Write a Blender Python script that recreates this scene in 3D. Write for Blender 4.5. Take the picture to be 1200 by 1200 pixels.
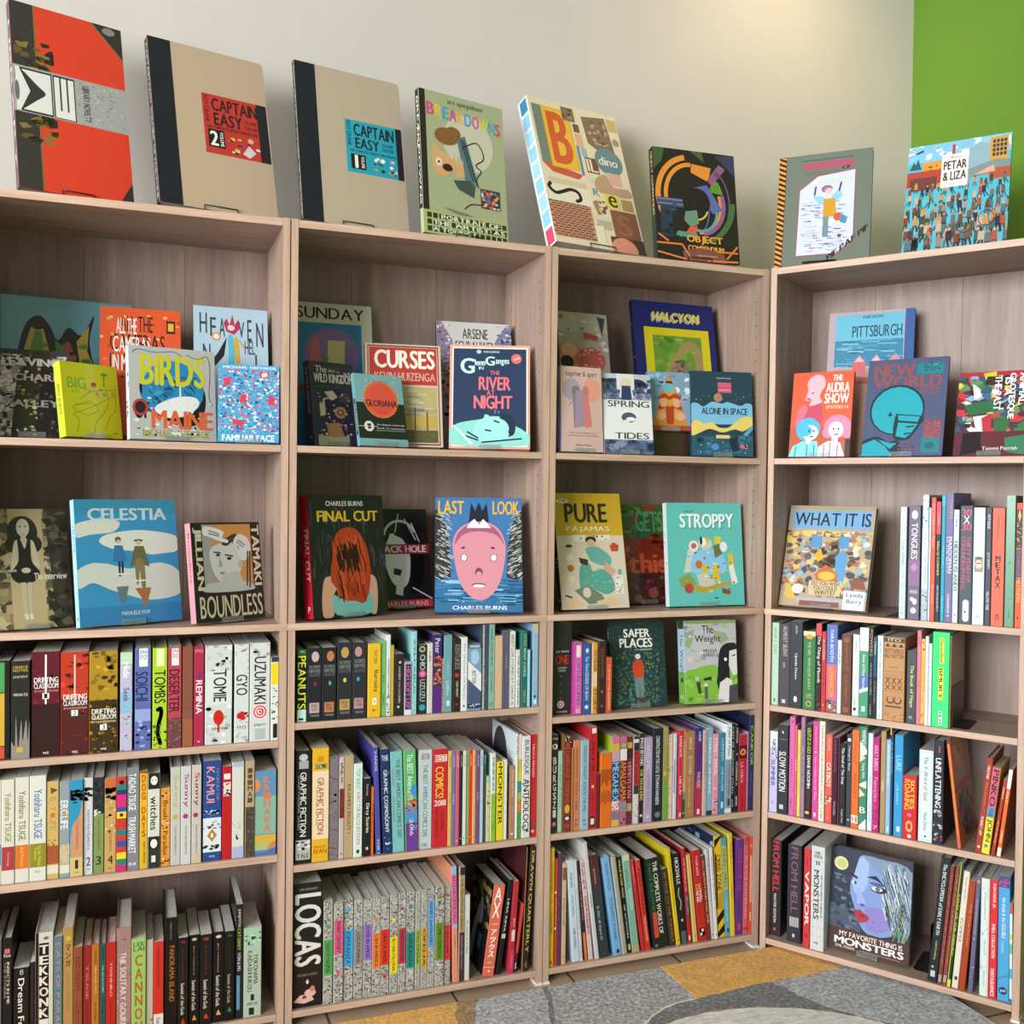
import bpy, math, random
from mathutils import Vector, Matrix
scene = bpy.context.scene
for o in list(bpy.data.objects): bpy.data.objects.remove(o, do_unlink=True)
COL = scene.collection
R = math.radians

# ------------------------------------------------------------------ camera, light, exposure
cam_data = bpy.data.cameras.new('camera'); cam = bpy.data.objects.new('camera', cam_data); COL.objects.link(cam)
cam.matrix_world = Matrix.Translation((-0.3216, -2.2824, 1.2243)) @ Matrix([[0.936121, -0.005322, -0.351638], [-0.351443, 0.022419, -0.935941], [0.012864, 0.999734, 0.019117]]).to_4x4()
cam_data.sensor_width = 36; cam_data.sensor_fit = 'HORIZONTAL'; cam_data.lens = 35.1748; cam_data.clip_start = .05
scene.camera = cam
scene.view_settings.view_transform = 'Standard'
scene.view_settings.look = 'None'
scene.view_settings.gamma = 1
scene.view_settings.use_curve_mapping = False
scene.view_settings.exposure = 0.2

world = bpy.data.worlds.new('daylight'); scene.world = world
world.use_nodes = True
wb = world.node_tree.nodes['Background']
wb.inputs[0].default_value = (0.94, 0.97, 1.0, 1); wb.inputs[1].default_value = 0.44

def area(name, loc, target, sx, sy, power, color):
    l = bpy.data.lights.new(name, 'AREA'); l.shape = 'RECTANGLE'; l.size = sx; l.size_y = sy
    l.energy = power; l.color = color
    o = bpy.data.objects.new(name, l); COL.objects.link(o); o.location = loc
    o.rotation_euler = (Vector(target) - Vector(loc)).to_track_quat('-Z', 'Y').to_euler()
    return o
# shop window behind and to the left of the camera
area('window_daylight', (-4.6, -3.6, 2.1), (1.5, -0.2, 1.5), 3.4, 2.2, 185, (0.96, 0.98, 1.0)).data.spread = R(110)
# ceiling lamp washing the corner wall
def spot(name, loc, target, power, color, angle, blend=1.0, r=.08):
    l = bpy.data.lights.new(name, 'SPOT'); l.energy = power; l.color = color
    l.spot_size = R(angle); l.spot_blend = blend; l.shadow_soft_size = r
    o = bpy.data.objects.new(name, l); COL.objects.link(o); o.location = loc
    o.rotation_euler = (Vector(target) - Vector(loc)).to_track_quat('-Z', 'Y').to_euler()
spot('ceiling_downlight', (1.50, -0.10, 3.02), (1.45, 0.29, 2.4), 14, (1.0, 0.72, 0.42), 130, 1.0, .2)

# ------------------------------------------------------------------ helpers
def lin(h):
    h = h.strip()
    out = []
    for i in (0, 2, 4):
        c = int(h[i:i+2], 16) / 255
        out.append(c / 12.92 if c <= .04045 else ((c + .055) / 1.055) ** 2.4)
    return (*out, 1.0)

class MB:
    """collects polygons with a colour and a material slot, builds ONE mesh"""
    def __init__(s): s.v = []; s.f = []; s.c = []; s.m = []
    def face(s, pts, col=(1, 1, 1, 1), m=0):
        n = len(s.v); s.v += [tuple(p) for p in pts]; s.f.append(list(range(n, n + len(pts)))); s.c.append(col); s.m.append(m)
    def mesh(s, verts, faces, col=(1, 1, 1, 1), m=0):
        n = len(s.v); s.v += [tuple(p) for p in verts]
        for f in faces: s.f.append([i + n for i in f]); s.c.append(col); s.m.append(m)
    def box(s, a, b, col=(1, 1, 1, 1), m=0, front=None):
        x0, y0, z0 = a; x1, y1, z1 = b
        s.mesh([(x0,y0,z0),(x1,y0,z0),(x1,y1,z0),(x0,y1,z0),(x0,y0,z1),(x1,y0,z1),(x1,y1,z1),(x0,y1,z1)],
               [(0,3,2,1),(4,5,6,7),(0,1,5,4),(1,2,6,5),(2,3,7,6),(3,0,4,7)], col, m)
        if front is not None: s.m[-4] = front
    def prism(s, poly, z0, z1, col=(1, 1, 1, 1), m=0, swap=None):
        """poly in xy (counter-clockwise), extruded z0..z1; swap maps (x,y,z) to 3-D"""
        n = len(poly); f = swap or (lambda x, y, z: (x, y, z))
        v = [f(x, y, z0) for x, y in poly] + [f(x, y, z1) for x, y in poly]
        s.mesh(v, [tuple(reversed(range(n))), tuple(range(n, 2*n))] + [(i, (i+1) % n, n + (i+1) % n, n + i) for i in range(n)], col, m)
    def tube(s, pts, r, col=(1, 1, 1, 1), m=0, n=8):
        rings = []; P = [Vector(p) for p in pts]
        for i, p in enumerate(P):
            d = (P[min(i+1, len(P)-1)] - P[max(i-1, 0)]).normalized()
            a = d.orthogonal().normalized() if i == 0 else (rings_a - d * rings_a.dot(d)).normalized()
            rings_a = a; b = d.cross(a)
            rings.append([p + (a*math.cos(2*math.pi*k/n) + b*math.sin(2*math.pi*k/n))*r for k in range(n)])
        v = [q for ring in rings for q in ring]; f = []
        for i in range(len(P)-1):
            for k in range(n): f.append((i*n+k, i*n+(k+1) % n, (i+1)*n+(k+1) % n, (i+1)*n+k))
        f.append(tuple(reversed(range(n)))); f.append(tuple(range((len(P)-1)*n, len(P)*n)))
        s.mesh(v, f, col, m)
    def build(s, name, mats, parent=None, smooth=False):
        me = bpy.data.meshes.new(name); me.from_pydata(s.v, [], s.f)
        for m in (mats if isinstance(mats, (list, tuple)) else [mats]): me.materials.append(m)
        me.polygons.foreach_set('material_index', s.m)
        a = me.color_attributes.new('Col', 'FLOAT_COLOR', 'CORNER'); buf = []
        for f, c in zip(s.f, s.c): buf += list(c) * len(f)
        a.data.foreach_set('color', buf)
        if smooth: me.polygons.foreach_set('use_smooth', [True] * len(s.f))
        me.update()
        o = bpy.data.objects.new(name, me); COL.objects.link(o)
        if parent: o.parent = parent
        return o
def empty(name, loc=(0, 0, 0), rot=(0, 0, 0)):
    o = bpy.data.objects.new(name, None); COL.objects.link(o); o.location = loc; o.rotation_euler = rot
    o.empty_display_size = .05
    return o
def tag(o, label, cat, group=None):
    o['label'] = label; o['category'] = cat
    if group: o['group'] = group
    return o
def structure(o): o['kind'] = 'structure'; return o

# ------------------------------------------------------------------ materials (all procedural)
def mat(name):
    m = bpy.data.materials.new(name); m.use_nodes = True
    nt = m.node_tree; return m, nt, nt.nodes['Principled BSDF']
def ramp(nt, fac, stops):
    r = nt.nodes.new('ShaderNodeValToRGB'); e = r.color_ramp.elements
    e[0].position, e[0].color = stops[0][0], stops[0][1]; e[1].position, e[1].color = stops[-1][0], stops[-1][1]
    for p, c in stops[1:-1]: k = e.new(p); k.color = c
    nt.links.new(fac, r.inputs[0]); return r.outputs[0]
def noise(nt, scale, detail=4, rough=.6, vec=None, mapping=None):
    n = nt.nodes.new('ShaderNodeTexNoise'); n.inputs['Scale'].default_value = scale
    n.inputs['Detail'].default_value = detail; n.inputs['Roughness'].default_value = rough
    if vec is None:
        t = nt.nodes.new('ShaderNodeTexCoord'); vec = t.outputs['Object']
    if mapping:
        mp = nt.nodes.new('ShaderNodeMapping'); mp.inputs['Scale'].default_value = mapping
        nt.links.new(vec, mp.inputs[0]); vec = mp.outputs[0]
    nt.links.new(vec, n.inputs['Vector']); return n.outputs[0]
def mixc(nt, a, b, fac, mode='MULTIPLY'):
    x = nt.nodes.new('ShaderNodeMix'); x.data_type = 'RGBA'; x.blend_type = mode
    for sock, v in ((x.inputs[0], fac), (x.inputs[6], a), (x.inputs[7], b)):
        if hasattr(v, 'is_linked'): nt.links.new(v, sock)
        else: sock.default_value = v
    return x.outputs[2]
def bump(nt, b, h, strength, dist=.002):
    n = nt.nodes.new('ShaderNodeBump'); n.inputs['Strength'].default_value = strength; n.inputs['Distance'].default_value = dist
    nt.links.new(h, n.inputs['Height']); nt.links.new(n.outputs[0], b.inputs['Normal'])

def printed(name, rough, spec=.5, coat=0.0):
    m, nt, b = mat(name)
    a = nt.nodes.new('ShaderNodeAttribute'); a.attribute_name = 'Col'
    n = noise(nt, 160, 3)
    c = mixc(nt, a.outputs['Color'], ramp(nt, n, [(.3, (.965,.965,.965,1)), (.7, (1.02,1.02,1.02,1))]), 1.0)
    nt.links.new(c, b.inputs['Base Color']); b.inputs['Roughness'].default_value = rough
    b.inputs['Specular IOR Level'].default_value = spec; b.inputs['Coat Weight'].default_value = coat
    b.inputs['Coat Roughness'].default_value = .15
    return m
M_PRINT = printed('printed_cover', .45, .25)
M_GLOSS = printed('laminated_cover', .3, .35, .15)
M_PLAIN = printed('plain_colour', .5)

def paper():
    m, nt, b = mat('page_edges')
    n = noise(nt, 30, 2, .5, None, (30, 1, 1)); n2 = noise(nt, 3, 2)
    c = mixc(nt, ramp(nt, n, [(.3, (.50,.49,.46,1)), (.7, (.78,.77,.74,1))]), ramp(nt, n2, [(.3, (.86,.83,.78,1)), (.7, (1,1,1,1))]), 1.0)
    nt.links.new(c, b.inputs['Base Color']); b.inputs['Roughness'].default_value = .8
    return m
M_PAPER = paper()

def wood(name, axis, tint=(1, 1, 1, 1)):
    m, nt, b = mat(name)
    sc = {'x': (1.6, 26, 26), 'z': (26, 26, 1.6)}[axis]
    n1 = noise(nt, 1.0, 5, .65, None, sc); n2 = noise(nt, 3.2, 6, .7, None, sc)
    n3 = noise(nt, .45, 3, .5, None, sc)
    c = ramp(nt, n1, [(.25, (.315,.225,.172,1)), (.5, (.415,.303,.240,1)), (.78, (.520,.400,.330,1))])
    c = mixc(nt, c, ramp(nt, n2, [(.3, (.78,.75,.72,1)), (.65, (1.07,1.07,1.07,1))]), .9)
    c = mixc(nt, c, ramp(nt, n3, [(.3, (.86,.86,.88,1)), (.7, (1.08,1.06,1.05,1))]), 1.0)
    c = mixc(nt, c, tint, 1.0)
    nt.links.new(c, b.inputs['Base Color']); b.inputs['Roughness'].default_value = .48
    bump(nt, b, n2, .12, .001)
    return m
M_WX = wood('wood_grain_along', 'x'); M_WZ = wood('wood_grain_upright', 'z')
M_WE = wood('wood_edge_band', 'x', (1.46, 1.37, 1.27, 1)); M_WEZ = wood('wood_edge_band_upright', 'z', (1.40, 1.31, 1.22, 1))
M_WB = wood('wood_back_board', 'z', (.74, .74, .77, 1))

def plaster(name, c0, c1):
    m, nt, b = mat(name)
    n = noise(nt, 2.0, 4); n2 = noise(nt, 120, 3)
    nt.links.new(ramp(nt, n, [(.3, c0), (.7, c1)]), b.inputs['Base Color']); b.inputs['Roughness'].default_value = .75
    bump(nt, b, n2, .08, .001); return m
M_CREAM = plaster('cream_wall_paint', (.53,.495,.45,1), (.57,.53,.485,1))
M_GREEN = plaster('green_wall_paint', (.115,.25,.016,1), (.128,.27,.02,1))
M_CEIL = plaster('ceiling_paint', (.8,.8,.78,1), (.84,.84,.82,1))

def tiles():
    m, nt, b = mat('floor_tiles')
    t = nt.nodes.new('ShaderNodeTexCoord'); mp = nt.nodes.new('ShaderNodeMapping')
    mp.inputs['Location'].default_value = TILE_OFF; mp.inputs['Rotation'].default_value = (0, 0, TILE_ROT)
    nt.links.new(t.outputs['Object'], mp.inputs[0])
    k = nt.nodes.new('ShaderNodeTexBrick'); k.offset = 0; k.inputs['Scale'].default_value = 1
    k.inputs['Brick Width'].default_value = TILE_W; k.inputs['Row Height'].default_value = TILE_W
    k.inputs['Mortar Size'].default_value = .0035; k.inputs['Mortar Smooth'].default_value = .1
    k.inputs['Color1'].default_value = (.48,.34,.235,1); k.inputs['Color2'].default_value = (.52,.375,.265,1); k.inputs['Mortar'].default_value = (.11,.085,.07,1)
    nt.links.new(mp.outputs[0], k.inputs['Vector'])
    n = noise(nt, 14, 5); c = mixc(nt, k.outputs['Color'], ramp(nt, n, [(.3, (.88,.87,.86,1)), (.7, (1.05,1.05,1.05,1))]), 1.0)
    nt.links.new(c, b.inputs['Base Color']); b.inputs['Roughness'].default_value = .4
    return m
TILE_W = .3065; TILE_OFF = (-.101, .49, 0); TILE_ROT = 0
M_TILE = tiles()

def pile(name, dark, mid, light, scale=95, striped=False):
    m, nt, b = mat(name)
    n = noise(nt, scale, 3, .75); n2 = noise(nt, scale * .22, 3, .6)
    if striped: n = noise(nt, scale * .5, 4, .8, None, (.25, 2.2, 1))
    c = ramp(nt, n, [(.34, dark), (.5, mid), (.66, light)])
    c = mixc(nt, c, ramp(nt, n2, [(.3, (.8,.8,.8,1)), (.7, (1.12,1.12,1.12,1))]), 1.0)
    nt.links.new(c, b.inputs['Base Color']); b.inputs['Roughness'].default_value = .95
    b.inputs['Sheen Weight'].default_value = .3
    bump(nt, b, n, .55, .006); return m
M_RUG = [pile('rug_pile_grey', (.12,.12,.13,1), (.31,.305,.32,1), (.62,.61,.63,1)),
         pile('rug_pile_yellow', (.58,.25,.008,1), (.74,.35,.014,1), (.90,.50,.045,1)),
         pile('rug_pile_charcoal', (.035,.035,.04,1), (.10,.098,.105,1), (.30,.29,.30,1)),
         pile('rug_pile_pale', (.48,.46,.44,1), (.74,.72,.69,1), (.88,.86,.83,1), 200, True),
         pile('rug_pile_ochre_brown', (.12,.05,.01,1), (.30,.15,.02,1), (.46,.27,.06,1)),
         pile('rug_pile_light_grey', (.16,.165,.18,1), (.36,.365,.40,1), (.62,.63,.67,1))]

def acrylic():
    m, nt, b = mat('clear_acrylic')
    n = noise(nt, 40, 2)
    nt.links.new(ramp(nt, n, [(.3, (.9,.94,.98,1)), (.7, (.96,.98,1,1))]), b.inputs['Base Color'])
    b.inputs['Transmission Weight'].default_value = .92; b.inputs['Roughness'].default_value = .08; b.inputs['IOR'].default_value = 1.45
    return m
M_ACRYL = acrylic()
def painted(name, c, rough=.45, metal=0):
    m, nt, b = mat(name); n = noise(nt, 60, 3)
    c2 = tuple(min(1, x * 1.15) for x in c[:3]) + (1,)
    nt.links.new(ramp(nt, n, [(.35, c), (.65, c2)]), b.inputs['Base Color'])
    b.inputs['Roughness'].default_value = rough; b.inputs['Metallic'].default_value = metal; return m
M_BLACK = painted('black_metal', (.012,.011,.011,1), .4)
M_WIRE = painted('dark_wire', (.02,.012,.01,1), .35)
M_FELT = painted('white_glide', (.75,.74,.72,1), .7)
M_HOLE = painted('drilled_hole', (.05,.035,.028,1), .8)
M_BOX = painted('dark_box_card', (.055,.028,.018,1), .3)
M_RIBBON = painted('yellow_ribbon', (.70,.45,.03,1), .6)

# ------------------------------------------------------------------ lettering and printed shapes
GL = {}
def glyph(ch, bold):
    key = (ch, bold)
    if key not in GL:
        cu = bpy.data.curves.new('lettering', 'FONT'); cu.body = ch; cu.resolution_u = 3
        ob = bpy.data.objects.new('lettering', cu)
        me = bpy.data.meshes.new_from_object(ob)
        v = [(p.co.x, p.co.y) for p in me.vertices]; f = [tuple(p.vertices) for p in me.polygons]
        bpy.data.objects.remove(ob); bpy.data.curves.remove(cu); bpy.data.meshes.remove(me)
        if v:
            x0 = min(p[0] for p in v); x1 = max(p[0] for p in v)
            v = [(p[0] - x0, p[1]) for p in v]; w = x1 - x0
        else: w = .28
        GL[key] = (v, f, w)
    return GL[key]
def text_copies(s, bold):
    V = []; F = []; x = 0
    for ch in s:
        v, f, w = glyph(ch, bold); n = len(V)
        V += [(px + x, py) for px, py in v]; F += [tuple(i + n for i in q) for q in f]
        x += w + (.09 if v else 0)
    if not V: return []
    shifts = ((-.036, .012), (0, -.012), (.036, .012)) if bold else ((-.014, 0), (.014, 0))   # heavier strokes: overprinted
    m = shifts[-1][0]; e = .012 if bold else 0
    xs = [p[0] for p in V]; ys = [p[1] for p in V]
    x0, x1, y0, y1 = min(xs) - m, max(xs) + m, min(ys) - e, max(ys) + e
    return [([((a + dx - x0) / (x1 - x0 or 1), (b_ + dy - y0) / (y1 - y0 or 1)) for a, b_ in V], F) for dx, dy in shifts]

def smooth(P, closed=False, n=4):
    out = []; m = len(P)
    for i in range(m if closed else m - 1):
        g = (lambda j: P[j % m]) if closed else (lambda j: P[min(max(j, 0), m - 1)])
        a, b, c, d = g(i-1), g(i), g(i+1), g(i+2)
        for k in range(n):
            t = k / n
            out.append(tuple(.5*(2*b[z] + (c[z]-a[z])*t + (2*a[z]-5*b[z]+4*c[z]-d[z])*t*t + (3*b[z]-a[z]-3*c[z]+d[z])*t**3) for z in (0, 1)))
    return out if closed else out + [P[-1]]

class Print:
    """prints a cover design on a rectangle W x H: u to the right, v downwards, both 0..1"""
    def __init__(s, mb, O, ux, uz, nrm, W, H, seed=1):
        s.mb = mb; s.O = Vector(O); s.ux = Vector(ux); s.uz = Vector(uz); s.n = Vector(nrm); s.W = W; s.H = H
        s.layer = 1; s.rnd = random.Random(seed)
    def P(s, u, v): return s.O + s.ux * (u * s.W) + s.uz * ((1 - v) * s.H) + s.n * (s.layer * .000012)
    def poly(s, uv, col):
        a = 0
        for i in range(len(uv)):
            x0, y0 = uv[i]; x1, y1 = uv[(i+1) % len(uv)]; a += x0 * y1 - x1 * y0
        if a > 0: uv = uv[::-1]
        s.mb.face([s.P(min(1, max(0, u)), min(1, max(0, v))) for u, v in uv], col)
    def up(s): s.layer += 1
    def ell(s, u, v, ru, rv, col, n=20):
        k = s.W / s.H; s.poly([(u + ru * math.cos(2*math.pi*i/n), v + rv * k * math.sin(2*math.pi*i/n)) for i in range(n)], col)
    def line(s, pts, w, col):
        k = s.W / s.H
        for (u0, v0), (u1, v1) in zip(pts, pts[1:]):
            dx, dy = (u1 - u0), (v1 - v0) / k; L = math.hypot(dx, dy) or 1
            nx, ny = -dy / L * w / 2, dx / L * w / 2 * k
            s.poly([(u0 + nx, v0 + ny), (u1 + nx, v1 + ny), (u1 - nx, v1 - ny), (u0 - nx, v0 - ny)], col)
            if len(pts) > 3: s.ell(u1, v1, w / 2, w / 2, col, 8)
    def scatter(s, n, v0, v1, size, cols, u0=0, u1=1):
        k = s.W / s.H; r = s.rnd
        for i in range(n):
            if i % 25 == 0: s.up()
            u = r.uniform(u0, u1); v = r.uniform(v0, v1); m = r.randint(4, 7); a0 = r.random() * 6.3; st = r.uniform(.35, 1)
            pts = []
            for j in range(m):
                a = a0 + j * 6.283 / m; q = size * r.uniform(.3, .65)
                pts.append((min(u1, max(u0, u + q * math.cos(a))), min(v1, max(v0, v + q * st * k * math.sin(a)))))
            s.poly_raw(pts, r.choice(cols))
    def poly_raw(s, pts, col):
        s.mb.face([s.P(*p) for p in reversed(pts)], col)
    def text(s, t, box, col, rot=False, bold=False, diag=None):
        u0, v0, u1, v1 = box
        for V, F in text_copies(t, bold):
            if diag: M = [(u0 + (u1 - u0) * x + y * diag * (v1 - v0) * .5, v0 + (v1 - v0) * x - y * diag) for x, y in V]
            elif rot: M = [(u0 + (u1 - u0) * y, v0 + (v1 - v0) * x) for x, y in V]
            else: M = [(u0 + (u1 - u0) * x, v1 - (v1 - v0) * y) for x, y in V]
            pts = [s.P(*p) for p in M]
            p_, q_, r_ = (pts[i] for i in F[0][:3])
            if (q_ - p_).cross(r_ - p_).dot(s.n) < 0: F = [tuple(reversed(f)) for f in F]
            s.mb.mesh(pts, F, col); s.layer += .5
    def run(s, ops):
        if not ops: return
        for op in ops.split('|'):
            a = op.split(','); k = a[0]; s.up()
            g = lambda i, d=None: float(a[i]) if len(a) > i and a[i] != '' else d
            if k == 'b':
                u0, u1 = g(4, 0), g(5, 1); s.poly([(u0, g(1)), (u1, g(1)), (u1, g(2)), (u0, g(2))], lin(a[3]))
            elif k in 'hH': s.text(a[1], (g(5, .1), g(2), g(6, .9), g(3)), lin(a[4]), bold=k == 'H')
            elif k in 'tT':
                u, su = g(5, .5), g(6, .5); s.text(a[1], (u + su/2, g(2), u - su/2, g(3)) if False else (u - su/2, g(2), u + su/2, g(3)), lin(a[4]), rot=True, bold=k == 'T')
            elif k == 'v':
                n = len(a[1]); u0, u1 = g(5, .22), g(6, .78); st = (g(3) - g(2)) / n
                for i, ch in enumerate(a[1]): s.text(ch, (u0, g(2) + i*st + st*.08, u1, g(2) + (i+1)*st - st*.08), lin(a[4]), bold=True)
            elif k == 'e': s.ell(g(3, .5), g(1), g(4, .2), g(5, .2), lin(a[2]))
            elif k in 'pq':
                q = [float(x) for x in a[2:]]; q = list(zip(q[::2], q[1::2]))
                s.poly(smooth(q, True) if k == 'p' and len(q) >= 6 else q, lin(a[1]))
            elif k == 'st':                                        # hatching strokes: st,n,u0,v0,u1,v1,du,dv,colours
                u0, v0, u1, v1, du, dv = (float(x) for x in a[2:8]); r = s.rnd; cs = [lin(x) for x in a[8].split(';')]; w = float(a[9]) if len(a) > 9 else .008
                for j in range(int(a[1])):
                    if j % 12 == 0: s.up()
                    x, y = r.uniform(u0, u1), r.uniform(v0, v1); m = r.uniform(.5, 1.3)
                    s.line([(x, y), (x + du*m*.5 + r.uniform(-.01, .01), y + dv*m*.5), (x + du*m, y + dv*m)], w * r.uniform(.6, 1.5), r.choice(cs))
            elif k == 'l': s.poly([(.47, g(1)), (.53, g(1)), (.53, g(2)), (.47, g(2))], lin(a[3]))
            elif k == 'l2': s.line([(g(2), g(3)), (g(4), g(5))], .02 if s.W > .06 else .08, lin(a[1]))
            elif k == 'c':
                q = [float(x) for x in a[2:]]; w = .18 if s.W < .06 else .012
                if len(q) % 2: w = q.pop()
                s.line(smooth(list(zip(q[::2], q[1::2]))), w, lin(a[1]))
            elif k == 'arc':
                u, v, ru, rv, a0, a1 = (float(x) for x in a[2:8]); kk = s.W / s.H; w = max(.008, ru * .14) if a1 - a0 < 350 else .007
                n = 24; o = []; i_ = []
                for j in range(n + 1):
                    t = R(a0 + (a1 - a0) * j / n)
                    o.append((u + ru * math.cos(t), v - rv * kk * math.sin(t))); i_.append((u + (ru - w) * math.cos(t), v - (rv - w) * kk * math.sin(t)))
                for j in range(n): s.poly([o[j], o[j+1], i_[j+1], i_[j]], lin(a[1]))
            elif k == 's': s.scatter(int(a[1]), g(2), g(3), g(4), [lin(c) for c in a[5].split(';')], g(6, 0), g(7, 1))
            elif k == 's0':
                nx, ny = int(a[2]), int(a[3]); u0, v0, u1, v1 = (float(x) for x in a[4:8])
                for i in range(nx):
                    for j in range(ny):
                        x0 = u0 + (u1-u0)*(i+.12)/nx; x1 = u0 + (u1-u0)*(i+.88)/nx; y0 = v0 + (v1-v0)*(j+.12)/ny; y1 = v0 + (v1-v0)*(j+.88)/ny
                        s.poly([(x0, y0), (x1, y0), (x1, y1), (x0, y1)], lin(a[1]))
            elif k == 'brick':
                u0, v0, u1, v1 = (float(x) for x in a[2:6])
                for j in range(14):
                    for i in range(7):
                        x0 = u0 + (u1-u0) * (i + (j % 2)*.5) / 7.5; x1 = x0 + (u1-u0) / 7.5 * .8
                        y0 = v0 + (v1-v0) * j / 14; s.poly([(x0, y0), (x1, y0), (x1, y0 + (v1-v0)/14*.5), (x0, y0 + (v1-v0)/14*.5)], lin(a[1]))
            elif k == 'haz':
                u0, u1 = g(3), g(4); s.poly([(u0, 0), (u1, 0), (u1, 1), (u0, 1)], lin(a[2])); s.up()
                for j in range(-1, 22):
                    y = j / 22; s.poly([(u0, y), (u1, y + .03), (u1, y + .052), (u0, y + .022)], lin(a[1]))
            elif k == 'diag': s.text(a[2], (g(3), g(4), g(5), g(6)), lin(a[1]), diag=g(7), bold=True)
            elif k == 'crowd':
                r = s.rnd; coats = ['7a4030','4a5a64','3a4048','8a8070','5a6a70','a85038','6a5a48','c08a4c','3c4a3c','9a9088','b8a890','2c3038']
                rows = 6
                for j in range(rows):
                    v = g(2) + (g(3) - g(2)) * (j + 1) / rows; sc = .5 + .5 * j / rows
                    for i in range(int(a[1]) // rows):
                        s.up() if i % 6 == 0 else None
                        u = (i + r.uniform(.1, .9)) / (int(a[1]) // rows); h = .17 * sc; w = .042 * sc; v2 = v + r.uniform(-.03, .03); d = r.uniform(-.03, .03)
                        lc = lin(r.choice(['2c3038','3a3c40','4a4038','5a6470'])); cc = lin(r.choice(coats))
                        s.poly([(u - w*.6, v2 - h*.5), (u, v2 - h*.5), (u - w*.5 + d, v2), (u - w + d, v2)], lc); s.poly([(u, v2 - h*.5), (u + w*.6, v2 - h*.5), (u + w + d, v2), (u + w*.5 + d, v2)], lc)
                        s.poly([(u - w*.7, v2 - h), (u + w*.7, v2 - h), (u + w*.8, v2 - h*.42), (u - w*.8, v2 - h*.42)], cc)
                        s.ell(u, v2 - h*1.08, w*.45, w*.55, lin(r.choice(['c89878','b07858','4a3428','8a6a50'])), 8)

# ------------------------------------------------------------------ room
CW, PT, CD, ST = 0.632, 0.0164, 0.2852, 0.0153
TOP = 1.8319
ORIGIN = {1: (-0.6339, 0.0, 0.0), 2: (0.0, 0.0, 0.0), 3: (0.6332, 0.0, 0.0), 4: (1.2595, -0.0153, -0.97)}
SHELF_Z = {1: {'first': 1.3248, 'second': 0.9232, 'third': 0.659, 'fourth': 0.4, 'bottom': 0.0365}, 2: {'first': 1.3248, 'second': 0.9232, 'third': 0.6958, 'fourth': 0.3707, 'bottom': 0.0365}, 3: {'first': 1.3248, 'second': 0.9232, 'third': 0.6662, 'fourth': 0.3732, 'bottom': 0.0365}, 4: {'first': 1.3248, 'second': 0.9232, 'third': 0.6652, 'fourth': 0.3776, 'bottom': 0.0365}}
WALL_Y = CD + .022; CORNER_X = 2.008; CEIL_Z = 3.12
b = MB(); b.box((-6.5, -6, -.05), (CORNER_X + .1, WALL_Y + .1, 0)); structure(b.build('floor', M_TILE))
b = MB(); b.box((-6.5, WALL_Y, 0), (CORNER_X, WALL_Y + .1, CEIL_Z)); structure(b.build('wall_back', M_CREAM))
b = MB(); b.box((CORNER_X, -6, 0), (CORNER_X + .1, WALL_Y + .1, CEIL_Z)); structure(b.build('wall_right', M_GREEN))
b = MB(); b.box((-6.5, -6, CEIL_Z), (CORNER_X + .1, WALL_Y + .1, CEIL_Z + .1)); structure(b.build('ceiling', M_CEIL))


# ------------------------------------------------------------------ bookcases
CASE_LABEL = {1: 'leftmost tall light wood bookcase, partly cut by the photo edge', 2: 'second light wood bookcase from left, with the wide white-lettered spine at bottom left',
              3: 'third light wood bookcase from left, beside the corner', 4: 'light wood bookcase set at an angle across the corner, on the right'}
CASE_NAME = {1: 'leftmost', 2: 'second', 3: 'third', 4: 'corner'}
for c in (1, 2, 3, 4):
    ox, oy, th = ORIGIN[c]; Z = SHELF_Z[c]
    root = tag(empty('bookcase', (ox, oy, 0), (0, 0, th)), CASE_LABEL[c], 'bookcase', 'light wood bookcases'); 
    yb = CD + .005; zm = Z['second']
    for x0 in (0, CW - PT):
        for z0, z1, nm in ((.005, zm - ST, 'side_panel'), (zm, TOP, 'side_panel')):
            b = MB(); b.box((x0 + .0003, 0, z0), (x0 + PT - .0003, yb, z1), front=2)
            inner = x0 + PT - .0003 if x0 == 0 else x0 + .0003; sg = 1 if x0 == 0 else -1
            z = z0 + .09
            while z < z1 - .06:                                   # drilled rows for the shelf pins
                for y in (.034, CD - .05):
                    pts = [(inner + sg*.0002, y + .0024*math.cos(k*math.pi/4), z + .0024*math.sin(k*math.pi/4)) for k in range(8)]
                    b.face(pts if sg > 0 else pts[::-1], m=1)
                z += .032
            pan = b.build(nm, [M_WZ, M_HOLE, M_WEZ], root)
            if z0 < .1: low = pan
        b = MB(); b.box((x0 - .0015, -.004, 0), (x0 + PT + .0015, .035, .0048)); b.build('glide', M_FELT, low)
        b = MB(); b.box((x0, CD - .04, 0), (x0 + PT, CD, .0048)); b.build('glide', M_FELT, low)
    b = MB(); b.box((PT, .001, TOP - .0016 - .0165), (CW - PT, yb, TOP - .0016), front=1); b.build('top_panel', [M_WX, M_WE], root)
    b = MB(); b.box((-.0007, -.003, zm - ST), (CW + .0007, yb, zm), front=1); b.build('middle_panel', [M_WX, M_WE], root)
    for k in ('first', 'third', 'fourth', 'bottom'):
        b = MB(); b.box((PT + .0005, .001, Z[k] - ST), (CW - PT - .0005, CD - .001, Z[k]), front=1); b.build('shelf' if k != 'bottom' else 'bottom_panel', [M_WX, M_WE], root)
    xs = [PT, .194, .42, CW - PT]
    for z0, z1 in ((Z['bottom'], zm - ST), (zm, TOP - .0018 - .0165)):
        for k in range(3):
            b = MB(); b.box((xs[k] + .0004, CD, z0), (xs[k+1] - .0004, yb, z1)); b.build('back_board', M_WB, root)


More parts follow.
